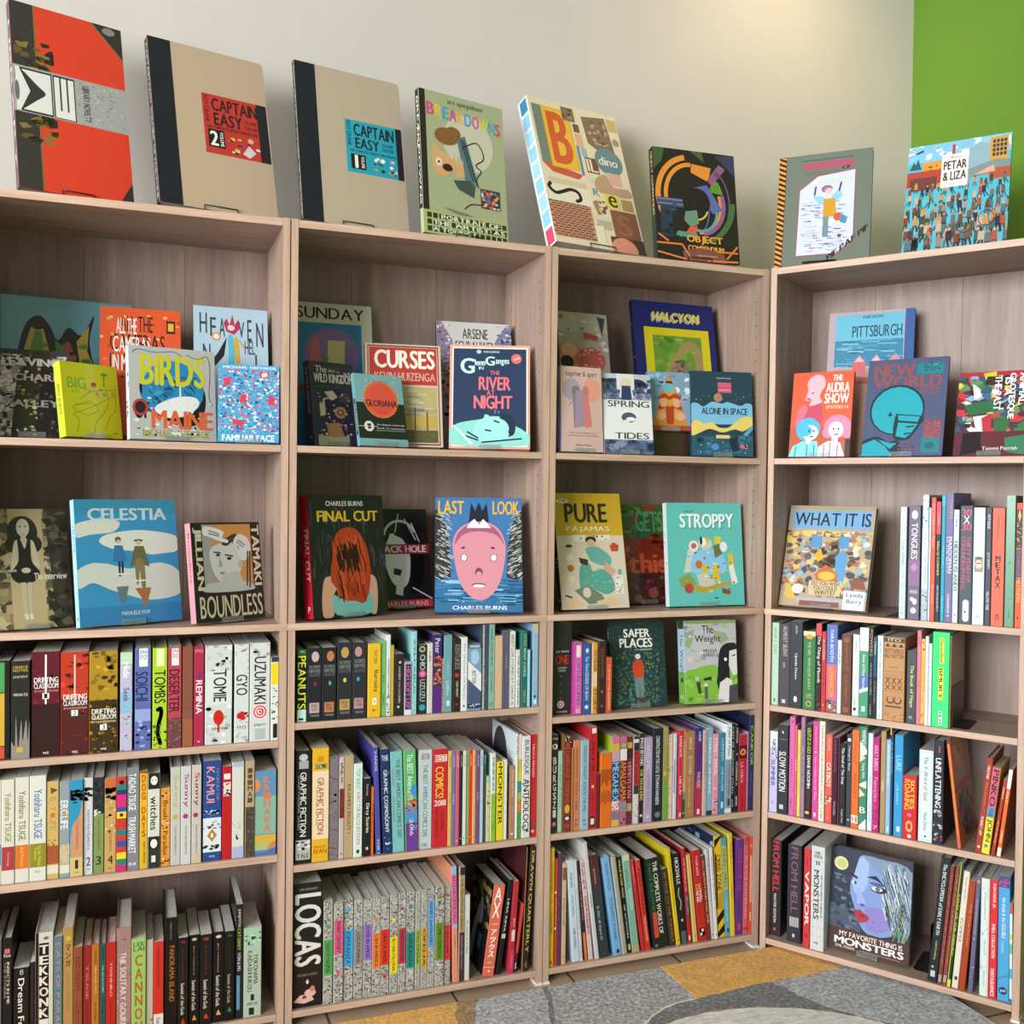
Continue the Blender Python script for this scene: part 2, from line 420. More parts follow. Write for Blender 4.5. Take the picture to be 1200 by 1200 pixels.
# ------------------------------------------------------------------ spine-out books
BOOKS = [
(1, 'third', 0.0428, 0.6594, 0.0276, 0.2054, 0.0087, 0.1469, 0.0, '1c1a17', 'black framed green and ochre spine, fifteenth from right on third shelf of leftmost bookcase', 'b,.02,.32,4a9a55,.05,.62|b,.33,.86,c9a53c,.05,.62|b,.87,.99,c2513c,.05,.62', ''),
(1, 'third', 0.0722, 0.6594, 0.0354, 0.2039, 0.0087, 0.143, 0.0, '23261f', 'black spine with grey splash, fourteenth from right on third shelf of leftmost bookcase', 'h,LITERARY OF,.05,.08,c8a83a|h,NOTES,.085,.11,c8a83a|h,JUNJI NIGHT,.15,.18,b9b9ae|h,WHATS,.33,.36,d0cfc4|p,8c857a,.0,1,.0,.82,.2,.86,.25,.56,.38,.9,.55,.6,.62,.82,.82,.6,.9,.82,1,.62,1,1|b,.88,.93,c0a336,.3,.65', ''),
(1, 'third', 0.11, 0.6594, 0.0544, 0.2207, 0.0087, 0.1553, 0.0, '5e1723', 'maroon spine with white number one, thirteenth from right on third shelf of leftmost bookcase', 's,14,0,.5,.2,7d1f2c;4a1019|b,.5,1,301416|l,.03,.5,ffffff|h,DRIFTING,.245,.295,eeeeee,.08,.95|h,CLASSROOM,.3,.35,eeeeee,.08,.95|h,BY KAZUO EDITION,.365,.385,dd8888,.1,.95|b,.395,.45,f2f2f2,.38,.62|h,1,.4,.445,222222,.44,.56|h,VIZ,.955,.975,eeeeee,.4,.62', ''),
(1, 'third', 0.1661, 0.6594, 0.0538, 0.2182, 0.0087, 0.156, 0.0, 'b8371f', 'red brown spine with white number two, twelfth from right on third shelf of leftmost bookcase', 's,16,0,.4,.25,d4482a;8e2a1c;55231c|b,.45,1,4e1f1a|s,14,.45,1,.2,6d2a20;34120f|l,.03,.5,e8bba8|h,DRIFTING,.41,.465,eeeeee,.08,.95|h,CLASSROOM,.47,.52,eeeeee,.08,.95|h,BY KAZUO EDITION,.535,.555,dd9988,.1,.95|b,.565,.62,f2f2f2,.38,.62|h,2,.57,.615,222222,.44,.56|h,VIZ,.96,.98,eeeeee,.4,.62', ''),
(1, 'third', 0.2213, 0.6594, 0.0562, 0.2171, 0.0087, 0.1642, 0.0, 'a8841f', 'mustard spine with white number three, eleventh from right on third shelf of leftmost bookcase', 's,26,0,.5,.25,c99f2c;6d5418;8a6b1c;3a2c10|b,.48,1,3b2c12|s,40,.45,1,.16,a8801f;1d160a;7a5c1c|h,DRIFTING,.565,.615,f0eee0,.08,.95|h,CLASSROOM,.62,.67,f0eee0,.08,.95|h,BY KAZUO EDITION,.685,.7,e8dcb0,.1,.95|b,.72,.775,f2f2f2,.38,.62|h,3,.725,.77,222222,.44,.56|h,VIZ,.95,.97,eeeeee,.4,.62', ''),
(1, 'third', 0.2825, 0.6594, 0.0242, 0.2124, 0.0087, 0.1449, 0.0, 'b9b3cc', 'pastel pink and mint thin spine, tenth from right on third shelf of leftmost bookcase', 'b,0,.12,b5d8b4|b,.4,.62,8fb4cf|s,16,.5,1,.3,49b5b8;d89fb0;e9e4ea|t,Hide,.1,.26,f0f0f0,.5,.6|t,Seek,.36,.5,3a4a7c,.5,.5', ''),
(1, 'third', 0.3117, 0.6594, 0.0327, 0.2193, 0.0087, 0.1643, 0.0, '5a69a6', 'periwinkle blue spine with dark title, ninth from right on third shelf of leftmost bookcase', 'b,0,.18,e8ecf0,.25,.8|h,JUNJI,.02,.06,35406a,.3,.75|h,ITO,.065,.11,35406a,.32,.73|t,SOICHI,.23,.52,1c2750,.42,.8|b,.6,.72,8fa0cf|s,14,.7,.95,.3,1d2540;46548c;9fb0d8|h,VIZ,.955,.975,e8ecf0,.3,.65', ''),
(1, 'third', 0.3478, 0.6594, 0.0296, 0.2192, 0.0087, 0.1464, 0.0, 'a9c92f', 'lime green spine with octopus tentacle, eighth from right on third shelf of leftmost bookcase', 'b,.01,.18,dfe9b0,.25,.8|t,TOMBS,.22,.55,17190e,.5,.8|c,2a2f14,.3,.62,.55,.6,.6,.66,.45,.74,.35,.84,.55,.95,.3|s,18,.75,1,.25,2a2f14;5c6c20', ''),
(1, 'third', 0.3793, 0.6594, 0.0278, 0.2193, 0.0087, 0.1639, 0.0, 'b2404e', 'rose red spine with dark title, seventh from right on third shelf of leftmost bookcase', 'b,.01,.18,f0e6e4,.25,.8|h,JUNJI,.02,.06,7a2030,.3,.75|h,ITO,.065,.11,7a2030,.32,.73|t,DESERTER,.22,.65,33141c,.45,.8|b,.7,1,6b4040|s,40,.7,1,.12,a06a62;3c2020;c08a80', ''),
(1, 'third', 0.4092, 0.6594, 0.0219, 0.2196, 0.0087, 0.1451, 0.0, '85503c', 'plain reddish brown spine, sixth from right on third shelf of leftmost bookcase', 's,30,.02,.7,.1,6d3f2e;9a6248;5c3322|b,.72,1,9a5a3a', ''),
(1, 'third', 0.4332, 0.6594, 0.021, 0.2186, 0.0087, 0.1611, 0.0, 'ab2a48', 'crimson spine with white title, fifth from right on third shelf of leftmost bookcase', 'h,ITO,.03,.06,e8a0b0|t,REMINA,.34,.68,f2e4e8,.5,.65|b,.25,.33,8a2f62,.2,.8|h,V,.95,.97,eeeeee,.35,.65', ''),
(1, 'third', 0.4567, 0.6594, 0.0573, 0.2197, 0.0087, 0.1489, 0.0, 'c9cdc8', 'wide pale grey spine with red balloon, fourth from right on third shelf of leftmost bookcase', 's,30,0,.35,.2,b3b9b6;dfe2dd;989f9e|s,18,.6,1,.25,b9bfbb;a5aca9;e2e4e0|b,.26,.6,d3d7d2|t,TOMIE,.25,.57,17181a,.55,.5|e,.73,c8201c,.5,.2,.3|l2,c8201c,.5,.78,.5,.88|h,JUNJI ITO,.83,.86,2c2c2c,.25,.78', ''),
(1, 'third', 0.5194, 0.6594, 0.0313, 0.2205, 0.0087, 0.1489, 0.0, 'cfd2cd', 'pale grey spine with red splat, third from right on third shelf of leftmost bookcase', 's,16,0,.3,.25,b3b9b6;9aa09e|t,GYO,.31,.52,17181a,.5,.8|e,.73,c8201c,.5,.36,.34|s,10,.66,.8,.25,c8201c;b9bfbb|h,ITO,.83,.86,2c2c2c,.2,.8|s,8,.88,1,.3,b3b9b6', ''),
(1, 'third', 0.5527, 0.6594, 0.044, 0.2217, 0.0087, 0.1636, 0.0, 'cdd1cd', 'pale grey spine with red spiral, second from right on third shelf of leftmost bookcase', 's,10,0,.14,.25,b3b9b6;9aa09e|t,UZUMAKI,.14,.62,17181a,.5,.6|e,.7,d6575c,.5,.34,.34|e,.7,f0d8d6,.5,.26,.26|e,.7,cf3a42,.5,.2,.2|e,.7,f0d8d6,.48,.12,.12|e,.7,b01820,.5,.06,.06|h,JUNJI ITO,.82,.85,2c2c2c,.2,.8|b,.87,.98,aeb5b1,.25,.78', ''),
(1, 'third', 0.5984, 0.6594, 0.0168, 0.1885, 0.0087, 0.1341, 0.0, 'd8dad0', 'small white and yellow spine, first from right on third shelf of leftmost bookcase', 'b,0,.06,2d3a55|b,.07,.33,e8cc25|s,24,.36,.8,.4,2d3a55;8aa0b8;f0e890|b,.8,.97,1a1a1a,.3,.9', ''),
(1, 'fourth', 0.0359, 0.4004, 0.0185, 0.2167, 0.0087, 0.1614, 0.0, 'd2cfc0', 'partly cut white spine with blue band, twenty-third from right on fourth shelf of leftmost bookcase', 'b,.62,.82,3f7fc0', ''),
(1, 'fourth', 0.0553, 0.4004, 0.0243, 0.2177, 0.0087, 0.1485, 0.0, 'd0cebe', 'white spine with dark red band, twenty-second from right on fourth shelf of leftmost bookcase', 't,Yoshiharu TSUGE,.13,.6,7d7a35,.5,.5|b,.645,.87,a33a3e|t,The Swamp,.69,.83,d89a94,.5,.25', ''),
(1, 'fourth', 0.0807, 0.4004, 0.0261, 0.2199, 0.0087, 0.1516, 0.0, 'd0cebe', 'white spine with orange band, twenty-first from right on fourth shelf of leftmost bookcase', 't,Yoshiharu TSUGE,.13,.6,6a6a35,.5,.5|b,.645,.87,d3711f|t,Red Flowers,.67,.85,e8b070,.5,.25', ''),
(1, 'fourth', 0.108, 0.4004, 0.0314, 0.2211, 0.0087, 0.1603, 0.0, 'd4d4c8', 'white spine with olive band, twentieth from right on fourth shelf of leftmost bookcase', 't,Yoshiharu TSUGE,.13,.6,2f65a0,.5,.5|b,.645,.87,8a8420|t,The Man Without,.66,.86,cfc060,.6,.2|t,Talent,.68,.8,cfc060,.35,.2|h,DQ,.9,.925,777777,.3,.65', ''),
(1, 'fourth', 0.1401, 0.4004, 0.0231, 0.2058, 0.0087, 0.1379, 0.0, 'c8a862', 'tan spine with faint orange letters, nineteenth from right on fourth shelf of leftmost bookcase', 'p,6a4a2a,.3,.06,.95,.09,.35,.13|t,B  T  LIFE,.16,.5,b48c4a,.5,.5|e,.345,c86a30,.5,.22,.22|b,.66,.85,a3532e|b,.86,.95,d8cdb4|s,8,.6,.7,.2,7a5a34', ''),
(1, 'fourth', 0.1644, 0.4004, 0.0201, 0.2038, 0.0087, 0.1465, 0.0, '8d979a', 'grey spine with white outlined letters, eighteenth from right on fourth shelf of leftmost bookcase', 't,EROLIFE,.2,.5,e6e8e6,.45,.75|e,.35,cf8a4a,.45,.22,.22|b,.66,.86,c8b48c|s,18,.6,.86,.2,a08a5c;8d979a|b,.87,.96,d8cfb8', ''),
(1, 'fourth', 0.1849, 0.4004, 0.0254, 0.2056, 0.0087, 0.1367, 0.0, '2b8fb5', 'blue spine with peach figure and one, seventeenth from right on fourth shelf of leftmost bookcase', 'p,c98c68,1,.22,.8,.35,.55,.4,.15,.5,.1,.8,1,.8|b,.8,1,cdb272|s,16,.1,.24,.55,161616|t,TAIYO MATSUMOTO,.35,.72,8a5a44,.55,.18|h,1,.83,.92,2a2414,.4,.65|h,VIZ,.95,.965,333333,.3,.7', ''),
(1, 'fourth', 0.2112, 0.4004, 0.0185, 0.2074, 0.0087, 0.1412, 0.0, 'c9cacb', 'light grey spine with number two, sixteenth from right on fourth shelf of leftmost bookcase', 's,16,.1,.24,.55,161616|t,TAIYO MATSUMOTO,.33,.75,2a2a2a,.5,.25|h,2,.82,.91,222222,.3,.75|h,VIZ,.94,.955,333333,.3,.7', ''),
(1, 'fourth', 0.2307, 0.4004, 0.0205, 0.2064, 0.0087, 0.1469, 0.0, '262b2a', 'black over moss green spine with three, fifteenth from right on fourth shelf of leftmost bookcase', 'b,.38,1,7d8f53|s,12,.05,.3,.4,3c4444;141818|s,8,.28,.4,.4,d8dcd4;202424|t,TAIYO MATSUMOTO,.42,.76,4a5634,.5,.22|h,3,.82,.91,222222,.25,.75', ''),
(1, 'fourth', 0.2528, 0.4004, 0.0228, 0.2027, 0.0087, 0.1533, 0.0, 'c29a5c', 'tan spine with number four, fourteenth from right on fourth shelf of leftmost bookcase', 'b,0,.12,c4653a|s,16,.1,.24,.55,161616|s,14,.2,.6,.35,a5804c;d8b890;3c3020|t,MATSUMOTO,.55,.78,6a5030,.5,.2|h,4,.82,.91,222222,.25,.75|h,VIZ,.95,.965,333333,.3,.7', ''),
(1, 'fourth', 0.2762, 0.4004, 0.0201, 0.2042, 0.0087, 0.1525, 0.0, 'c23a2c', 'spine striped in many bright colours, thirteenth from right on fourth shelf of leftmost bookcase', 'b,.08,.14,2b7a72|b,.14,.19,2d3468|b,.19,.32,cf2d74|b,.32,.37,30509c|b,.37,.44,e4c92c|e,.405,22221c,.5,.2,.2|b,.56,.62,2b7a72|b,.68,.74,30509c|b,.8,.87,e4c92c|b,.87,.93,1f7d6a|b,.93,1,c92a6e|e,.06,111111,.5,.25,.25', ''),
(1, 'fourth', 0.2975, 0.4004, 0.0244, 0.2218, 0.0087, 0.1532, 0.0, '7d8088', 'grey spine with white lettering, twelfth from right on fourth shelf of leftmost bookcase', 't,TADAO TSUGE,.06,.42,eceef0,.42,.62|t,TRASH MARKET,.48,.84,eceef0,.42,.62|h,o-o,.93,.96,eceef0,.15,.75', ''),
(1, 'fourth', 0.3232, 0.4004, 0.0156, 0.2117, 0.0087, 0.1487, 0.0, 'd6ab2c', 'yellow and orange spine with red letters, eleventh from right on fourth shelf of leftmost bookcase', 'v,DOG,.03,.3,b03a1c|v,DAYS,.36,.68,b8421e|b,0,.02,a03018|t,ANDY GRAPHIC,.72,.95,5a4410,.6,.3', ''),
(1, 'fourth', 0.3396, 0.4004, 0.0246, 0.2071, 0.0087, 0.1518, 0.0, 'cdd0c0', 'black and white spine showing inked faces, tenth from right on fourth shelf of leftmost bookcase', 'b,0,.17,20231f|e,.08,e4e4d4,.5,.3,.42|e,.075,222222,.36,.06,.05|e,.075,222222,.64,.06,.05|t,witches,.25,.6,181a16,.5,.62|b,.67,.8,20231f|e,.745,e4e4d4,.5,.3,.42|b,.8,1,2c302c|b,.87,.94,dcdccc,.3,.65', ''),
(1, 'fourth', 0.3658, 0.4004, 0.0195, 0.1714, 0.0087, 0.1279, 0.0, 'd8923c', 'orange spine with brown cartoon heads, ninth from right on fourth shelf of leftmost bookcase', 't,Brush,.16,.4,4a2c10,.5,.5|t,Paradise,.55,.86,4a2c10,.5,.5|s,10,.03,.14,.3,7a3a1c;f0c080|s,8,.42,.52,.3,f0d8b0;3a2414|s,8,.88,.98,.3,7a3a1c;f0d8b0', ''),
(1, 'fourth', 0.3864, 0.4004, 0.0202, 0.2156, 0.0087, 0.1562, 0.0, 'bcbcb4', 'grey spine with yellow script and dot, eighth from right on fourth shelf of leftmost bookcase', 't,Sunny,.08,.42,b8ae40,.5,.6|e,.51,b9ab30,.45,.28,.28|t,TAIYO MATSUMOTO,.6,.9,50504c,.5,.2', ''),
(1, 'fourth', 0.4076, 0.4004, 0.0211, 0.2165, 0.0087, 0.1491, 0.0, 'c4c4c2', 'grey spine with pink script and dot, seventh from right on fourth shelf of leftmost bookcase', 't,Sunny,.08,.42,a33f6c,.5,.6|e,.51,b0386c,.45,.28,.28|t,TAIYO MATSUMOTO,.6,.9,50504c,.5,.2', ''),
(1, 'fourth', 0.4301, 0.4004, 0.0202, 0.2175, 0.0087, 0.1622, 0.0, 'c2bab0', 'grey spine with red script and dot, sixth from right on fourth shelf of leftmost bookcase', 't,Sunny,.08,.42,8e2e40,.5,.6|e,.51,a03440,.4,.28,.28|t,TAIYO MATSUMOTO,.6,.9,50504c,.5,.2|b,.9,1,c8b48c,.2,1', ''),
(1, 'fourth', 0.4538, 0.4004, 0.0392, 0.2233, 0.0087, 0.1529, 0.0, '2a4684', 'navy and white spine with brown diamond, fifth from right on fourth shelf of leftmost bookcase', 't,KAMUI,.06,.42,d8909c,.4,.45|t,LEGEND OF,.08,.4,6d86b8,.8,.15|s,10,.48,.56,.3,a9c2d8;3a5a94|b,.57,.91,d6dbdc|s,12,.6,.68,.2,3a3f48;8a95a0|p,a8803c,.5,.68,.78,.745,.5,.81,.22,.745|h,1,.725,.765,f2ecd8,.44,.56|s,6,.84,.89,.3,22262c|h,DQ,.945,.965,c8d4e4,.35,.65', ''),
(1, 'fourth', 0.4947, 0.4004, 0.0204, 0.2081, 0.0087, 0.1381, 0.0, 'b81c20', 'bright red spine with white panels, fourth from right on fourth shelf of leftmost bookcase', 'b,.08,.14,eee4dc,.15,.85|b,.17,.32,d8ccc4,.1,.9|s,10,.17,.32,.35,2a1a1a;b81c20', ''),
(1, 'fourth', 0.5161, 0.4004, 0.0255, 0.2153, 0.0087, 0.1519, 0.0, 'cfcfc6', 'cream spine with lavender foot, third from right on fourth shelf of leftmost bookcase', 'b,0,.05,a9b0c8|b,.88,1,a9acd0|s,8,.62,.7,.15,9a9a94|e,.78,22221e,.45,.15,.25|e,.77,cfcfc6,.55,.12,.18', ''),
(1, 'fourth', 0.5444, 0.4004, 0.0201, 0.216, 0.0087, 0.1583, 0.0, 'b09a78', 'tan over dark bark coloured spine, second from right on fourth shelf of leftmost bookcase', 'v,I.IMAI,.07,.44,5c4630|b,.48,1,4a4236|s,30,.5,.98,.3,6a5640;37342c;7d6448', ''),
(1, 'fourth', 0.5651, 0.4004, 0.0474, 0.1909, 0.0087, 0.144, 0.0, '5b8cae', 'sky blue and green landscape spine, first from right on fourth shelf of leftmost bookcase', 'b,.3,.75,84ac98|e,.17,d98450,.0,.26,.32|v,KRIHAWA,.06,.73,cc7858,.4,.75|b,.76,.85,d2a83c|b,.85,.94,a8b470|p,cc7a4c,.55,.97,.7,.88,1,.83,1,.93|p,4a6fae,0,.96,.4,.97,1,.91,1,1,0,1', ''),
(1, 'bottom', 0.04, 0.0369, 0.0161, 0.2471, 0.0087, 0.1726, 0.0, '4a4a52', 'partly cut dark grey spine, twenty-fourth from right on bottom shelf of leftmost bookcase', 'b,0,1,6a5a5c,.9,1', ''),
(1, 'bottom', 0.058, 0.0369, 0.0176, 0.2507, 0.0087, 0.1792, 0.0, '141312', 'black spine with small pink mark, twenty-third from right on bottom shelf of leftmost bookcase', 'b,.09,.13,c8606a,.2,.8|h,fox,.13,.16,d8d0c4|t,INSECTS IN ME,.2,.55,c4c0b8,.6,.3|t,THE STORIES,.2,.5,8a8680,.25,.22', ''),
(1, 'bottom', 0.0778, 0.0369, 0.03, 0.1839, 0.0087, 0.1288, 0.0, '15130f', 'black spine below tan page tops, twenty-second from right on bottom shelf of leftmost bookcase', 'h,8,.02,.08,a8a8a0,.4,.65|t,Dream Fossil,.12,.85,dcdcd2,.5,.4', ''),
(1, 'bottom', 0.1092, 0.0369, 0.0092, 0.1928, 0.0087, 0.1321, 0.0, '1a1416', 'thin black spine with red line, twenty-first from right on bottom shelf of leftmost bookcase', 'l,.05,.9,8a2c34', ''),
(1, 'bottom', 0.1193, 0.0369, 0.0346, 0.2521, 0.0087, 0.1758, 0.0, 'c9c4b4', 'black and white block lettered spine, twentieth from right on bottom shelf of leftmost bookcase', 'b,0,1,151311,0,.18|b,.09,1,151311,.2,.76|v,TEKKONKINK,.1,.99,d8d2c0,.22,.74|e,.05,6a665a,.6,.15,.1', ''),
(1, 'bottom', 0.1554, 0.0369, 0.0163, 0.2405, 0.0087, 0.1615, 0.0, '57757a', 'teal spine with pink letters, nineteenth from right on bottom shelf of leftmost bookcase', 't,CATS OF PARADISE,.05,.95,b87c88,.5,.5', ''),
(1, 'bottom', 0.1726, 0.0369, 0.0197, 0.2566, 0.0087, 0.1908, 0.0, 'a8834a', 'tan spine with katakana and yellow dot, eighteenth from right on bottom shelf of leftmost bookcase', 'e,.09,b8ac3c,.5,.3,.3|v,マンガ,.14,.33,4a3a1c|t,A NEW HISTORY,.38,.7,8a6c3c,.5,.2', ''),
(1, 'bottom', 0.1928, 0.0369, 0.0177, 0.2124, 0.0087, 0.1612, 0.0, '8a4a2a', 'rust brown spine with faded letters, seventeenth from right on bottom shelf of leftmost bookcase', 't,RED SNOW,.1,.45,5c2c18,.5,.6|t,SUSUMU KATSUMATA,.55,.98,6a3620,.5,.5', ''),
(1, 'bottom', 0.211, 0.0369, 0.0173, 0.2113, 0.0087, 0.156, 0.0, '8e2422', 'dark red spine of manga set, sixteenth from right on bottom shelf of leftmost bookcase', 't,TSUGE,.2,.55,c07868,.5,.3|t,NEJISHIKI,.6,.9,5a1414,.5,.25', ''),
(1, 'bottom', 0.2288, 0.0369, 0.0151, 0.2125, 0.0087, 0.1427, 0.0, 'ad6a22', 'amber brown spine of manga set, fifteenth from right on bottom shelf of leftmost bookcase', 't,TSUGE,.05,.2,4a2a10,.5,.35|t,OBA ELECTRO,.22,.5,d8b070,.5,.25|t,PLATING,.6,.78,4a2a10,.5,.25', ''),
(1, 'bottom', 0.2443, 0.0369, 0.0127, 0.2114, 0.0087, 0.1399, 0.0, '2c5250', 'dark teal spine of manga set, fourteenth from right on bottom shelf of leftmost bookcase', 't,ABANDON,.03,.17,0c2020,.5,.4|t,THE OLD IN UTOPIA,.22,.5,a8b8b0,.5,.3|t,OTHER STORIES,.55,.95,0f2424,.5,.3', ''),
(1, 'bottom', 0.2575, 0.0369, 0.0193, 0.2127, 0.0087, 0.1468, 0.0, 'b41f1b', 'bright red spine of manga set, thirteenth from right on bottom shelf of leftmost bookcase', 't,YOSHIHIRO,.2,.55,e0a090,.5,.25|t,GOOD BYE,.6,.85,7a1412,.5,.2', ''),
(1, 'bottom', 0.2778, 0.0369, 0.0299, 0.2399, 0.0087, 0.1702, 0.0, '9a7672', 'mauve spine with pale capital letters, twelfth from right on bottom shelf of leftmost bookcase', 's,24,.1,1,.3,a88a84;7c5c5a;b89c94|t,THE SOLITARY GOURMET,.22,.98,d8ccc4,.45,.4', ''),
(1, 'bottom', 0.3084, 0.0369, 0.029, 0.2129, 0.0087, 0.1549, 0.0, '92b862', 'light green spine with hand drawn letters, eleventh from right on bottom shelf of leftmost bookcase', 'h,LEE,.04,.08,2a4a24|h,LAI,.085,.13,2a4a24|v,CANNON,.16,.98,a8602a|s,0,0,1,.1,000000', ''),
(1, 'bottom', 0.338, 0.0369, 0.0147, 0.2053, 0.0087, 0.1524, 0.0, 'b4a898', 'narrow pale grey spine, tenth from right on bottom shelf of leftmost bookcase', 's,6,.85,1,.4,6a5a48', ''),
(1, 'bottom', 0.3532, 0.0369, 0.0208, 0.1992, 0.0087, 0.1484, 0.0, 'c02f22', 'vermilion red spine with white foot, ninth from right on bottom shelf of leftmost bookcase', 't,SAMURAI EXECUTIONER,.05,.5,6a1a14,.45,.3|b,.8,1,d8d0c8|t,Susumu K,.84,1,222222,.5,.4', ''),
(1, 'bottom', 0.3764, 0.0369, 0.0266, 0.2474, 0.0087, 0.1737, 0.0, '14110d', 'black spine with orange capital letters, eighth from right on bottom shelf of leftmost bookcase', 't,SUEHIRO MARUO,.04,.2,7a6a5c,.45,.15|t,PANORAMA ISLAND,.25,.75,a8662c,.55,.4', ''),
(1, 'bottom', 0.4035, 0.0369, 0.0214, 0.2015, 0.0087, 0.1348, 0.0, '121110', 'black spine with red triangle, seventh from right on bottom shelf of leftmost bookcase', 'e,.05,7a1c28,.5,.25,.15|t,Summit of the Gods,.5,.85,c8c8c0,.45,.35|t,JIRO TANIGUCHI,.12,.46,8a2434,.45,.12|p,b03028,.3,.95,.5,.89,.75,.95', ''),
(1, 'bottom', 0.4265, 0.0369, 0.0227, 0.2026, 0.0087, 0.1536, 0.0, '121110', 'black spine with orange triangle, sixth from right on bottom shelf of leftmost bookcase', 'e,.05,c0a088,.5,.25,.15|t,Summit of the Gods,.5,.83,c8c8c0,.45,.35|t,JIRO TANIGUCHI,.12,.44,b8836c,.45,.12|p,d0843c,.3,.94,.5,.88,.75,.94', ''),
(1, 'bottom', 0.45, 0.0369, 0.0253, 0.2019, 0.0087, 0.135, 0.0, '121110', 'black spine with scarlet triangle, fifth from right on bottom shelf of leftmost bookcase', 'e,.05,8a2838,.5,.25,.15|t,Summit of the Gods,.5,.82,c8c8c0,.45,.35|t,JIRO TANIGUCHI,.12,.44,8a2434,.45,.12|p,c0342c,.3,.93,.5,.87,.75,.93', ''),
(1, 'bottom', 0.4767, 0.0369, 0.025, 0.2021, 0.0087, 0.1407, 0.0, '121110', 'black spine with apricot triangle, fourth from right on bottom shelf of leftmost bookcase', 'e,.05,d0b8a0,.5,.25,.15|t,Summit of the Gods,.48,.82,c8c8c0,.45,.35|t,JIRO TANIGUCHI,.12,.44,c89880,.45,.12|p,d89c54,.3,.92,.5,.86,.75,.92', ''),
(1, 'bottom', 0.5022, 0.0369, 0.0216, 0.2015, 0.0087, 0.1516, 0.0, '131210', 'black spine with green triangle, third from right on bottom shelf of leftmost bookcase', 'e,.05,24542c,.5,.25,.15|t,Summit of the Gods,.48,.8,a8a090,.45,.35|t,JIRO TANIGUCHI,.12,.42,2a4c30,.45,.12|p,2f8038,.3,.9,.5,.84,.75,.9', ''),
(1, 'bottom', 0.5266, 0.0369, 0.015, 0.2587, 0.0087, 0.1785, 0.0, '15171a', 'tall thin black and blue spine, second from right on bottom shelf of leftmost bookcase', 't,JUNJI ITOS,.04,.2,c8ccc4,.45,.5|t,CAT DIARY,.21,.4,a8b848,.45,.5|t,YON & MU,.42,.58,c8ccc4,.45,.5|b,.62,.92,4f8fae,.1,.6', ''),
(1, 'bottom', 0.5438, 0.0369, 0.0388, 0.2019, 0.0087, 0.1499, 0.0, 'a9b8a8', 'pale mint spine with green portrait, first from right on bottom shelf of leftmost bookcase', 'b,.01,.21,9cc0a4,.05,.92|s,16,.03,.2,.2,2c5c44;d8dccc;3c7454|t,YOKOHAMA,.3,.64,222420,.68,.26|t,KAIDASHI KIKOU,.26,.72,222420,.34,.26|h,1,.75,.82,222420,.4,.6|h,MODERN CLASSIC,.84,.87,3c6c4c,.2,.8|b,.9,.98,22241e,.3,.6', ''),
(2, 'third', 0.0231, 0.6962, 0.0213, 0.1639, 0.0087, 0.1087, 0.0, '2c7a2e', 'green spine with tall yellow letters, first from left on third shelf of second bookcase', 'b,.06,.86,171a14|h,THE,.015,.03,d8e8a0,.3,.7|t,PEANUTS,.08,.82,d8e03a,.5,.9|b,.83,1,bfe4dc|b,.95,.98,1c2a2a,.2,.7', ''),
(2, 'third', 0.0457, 0.6962, 0.0329, 0.1679, 0.0087, 0.1201, 0.0, '232427', 'black box spine with pink oval, second from left on third shelf of second bookcase', 'e,.12,c8a8a4,.55,.27,.38|h,THE COMPLETE,.24,.28,8a8e8c|h,FUNNY PAGES,.29,.34,8a8e8c|h,COLLECTED,.35,.39,6a6e6c|e,.49,8a2a3a,.55,.11,.16|b,.75,.89,b89c9c,.15,.85|h,1950,.77,.81,4a3c3c,.3,.7|h,TO 1952,.82,.86,4a3c3c,.3,.7|h,PUBLISHED,.91,.94,8a8e8c,.2,.85', ''),
(2, 'third', 0.0796, 0.6962, 0.0327, 0.1678, 0.0087, 0.1171, 0.0, '232427', 'black box spine with orange oval, third from left on third shelf of second bookcase', 'e,.12,b87a4c,.58,.27,.38|h,THE COMPLETE,.24,.28,8a8e8c|h,FUNNY PAGES,.29,.34,8a8e8c|h,COLLECTED,.35,.39,6a6e6c|e,.49,3aa888,.55,.11,.16|b,.75,.89,b07a50,.15,.85|h,1952,.77,.81,4a3020,.3,.7|h,TO 1955,.82,.86,4a3020,.3,.7|h,PUBLISHED,.91,.94,8a8e8c,.2,.85', ''),
(2, 'third', 0.1146, 0.6962, 0.0344, 0.1778, 0.0087, 0.1213, 0.0, '2a2c30', 'black box spine with ochre oval, fourth from left on third shelf of second bookcase', 'e,.13,b89450,.5,.27,.38|h,THE COMPLETE,.24,.28,8a8e8c|h,FUNNY PAGES,.29,.34,8a8e8c|h,COLLECTED,.35,.39,6a6e6c|e,.49,c8c84a,.5,.11,.16|b,.74,.88,b4924e,.15,.85|h,1955,.76,.8,4a3c1c,.3,.7|h,TO 1957,.81,.85,4a3c1c,.3,.7|h,PUBLISHED,.9,.93,8a8e8c,.2,.85', ''),
(2, 'third', 0.1498, 0.6962, 0.0321, 0.1765, 0.0087, 0.1192, 0.0, '2a2c30', 'black box spine with rose oval, fifth from left on third shelf of second bookcase', 'e,.12,b88c8c,.4,.27,.38|h,THE COMPLETE,.22,.27,8a8e8c|h,FUNNY PAGES,.28,.33,8a8e8c|h,COLLECTED,.35,.39,6a6e6c|e,.48,2ba4bc,.4,.11,.16|b,.73,.87,b88a8c,.1,.8|h,1957,.75,.79,4a2c2c,.25,.7|h,TO 1960,.8,.84,4a2c2c,.25,.7|h,PUBLISHED,.9,.93,8a8e8c,.2,.8', ''),
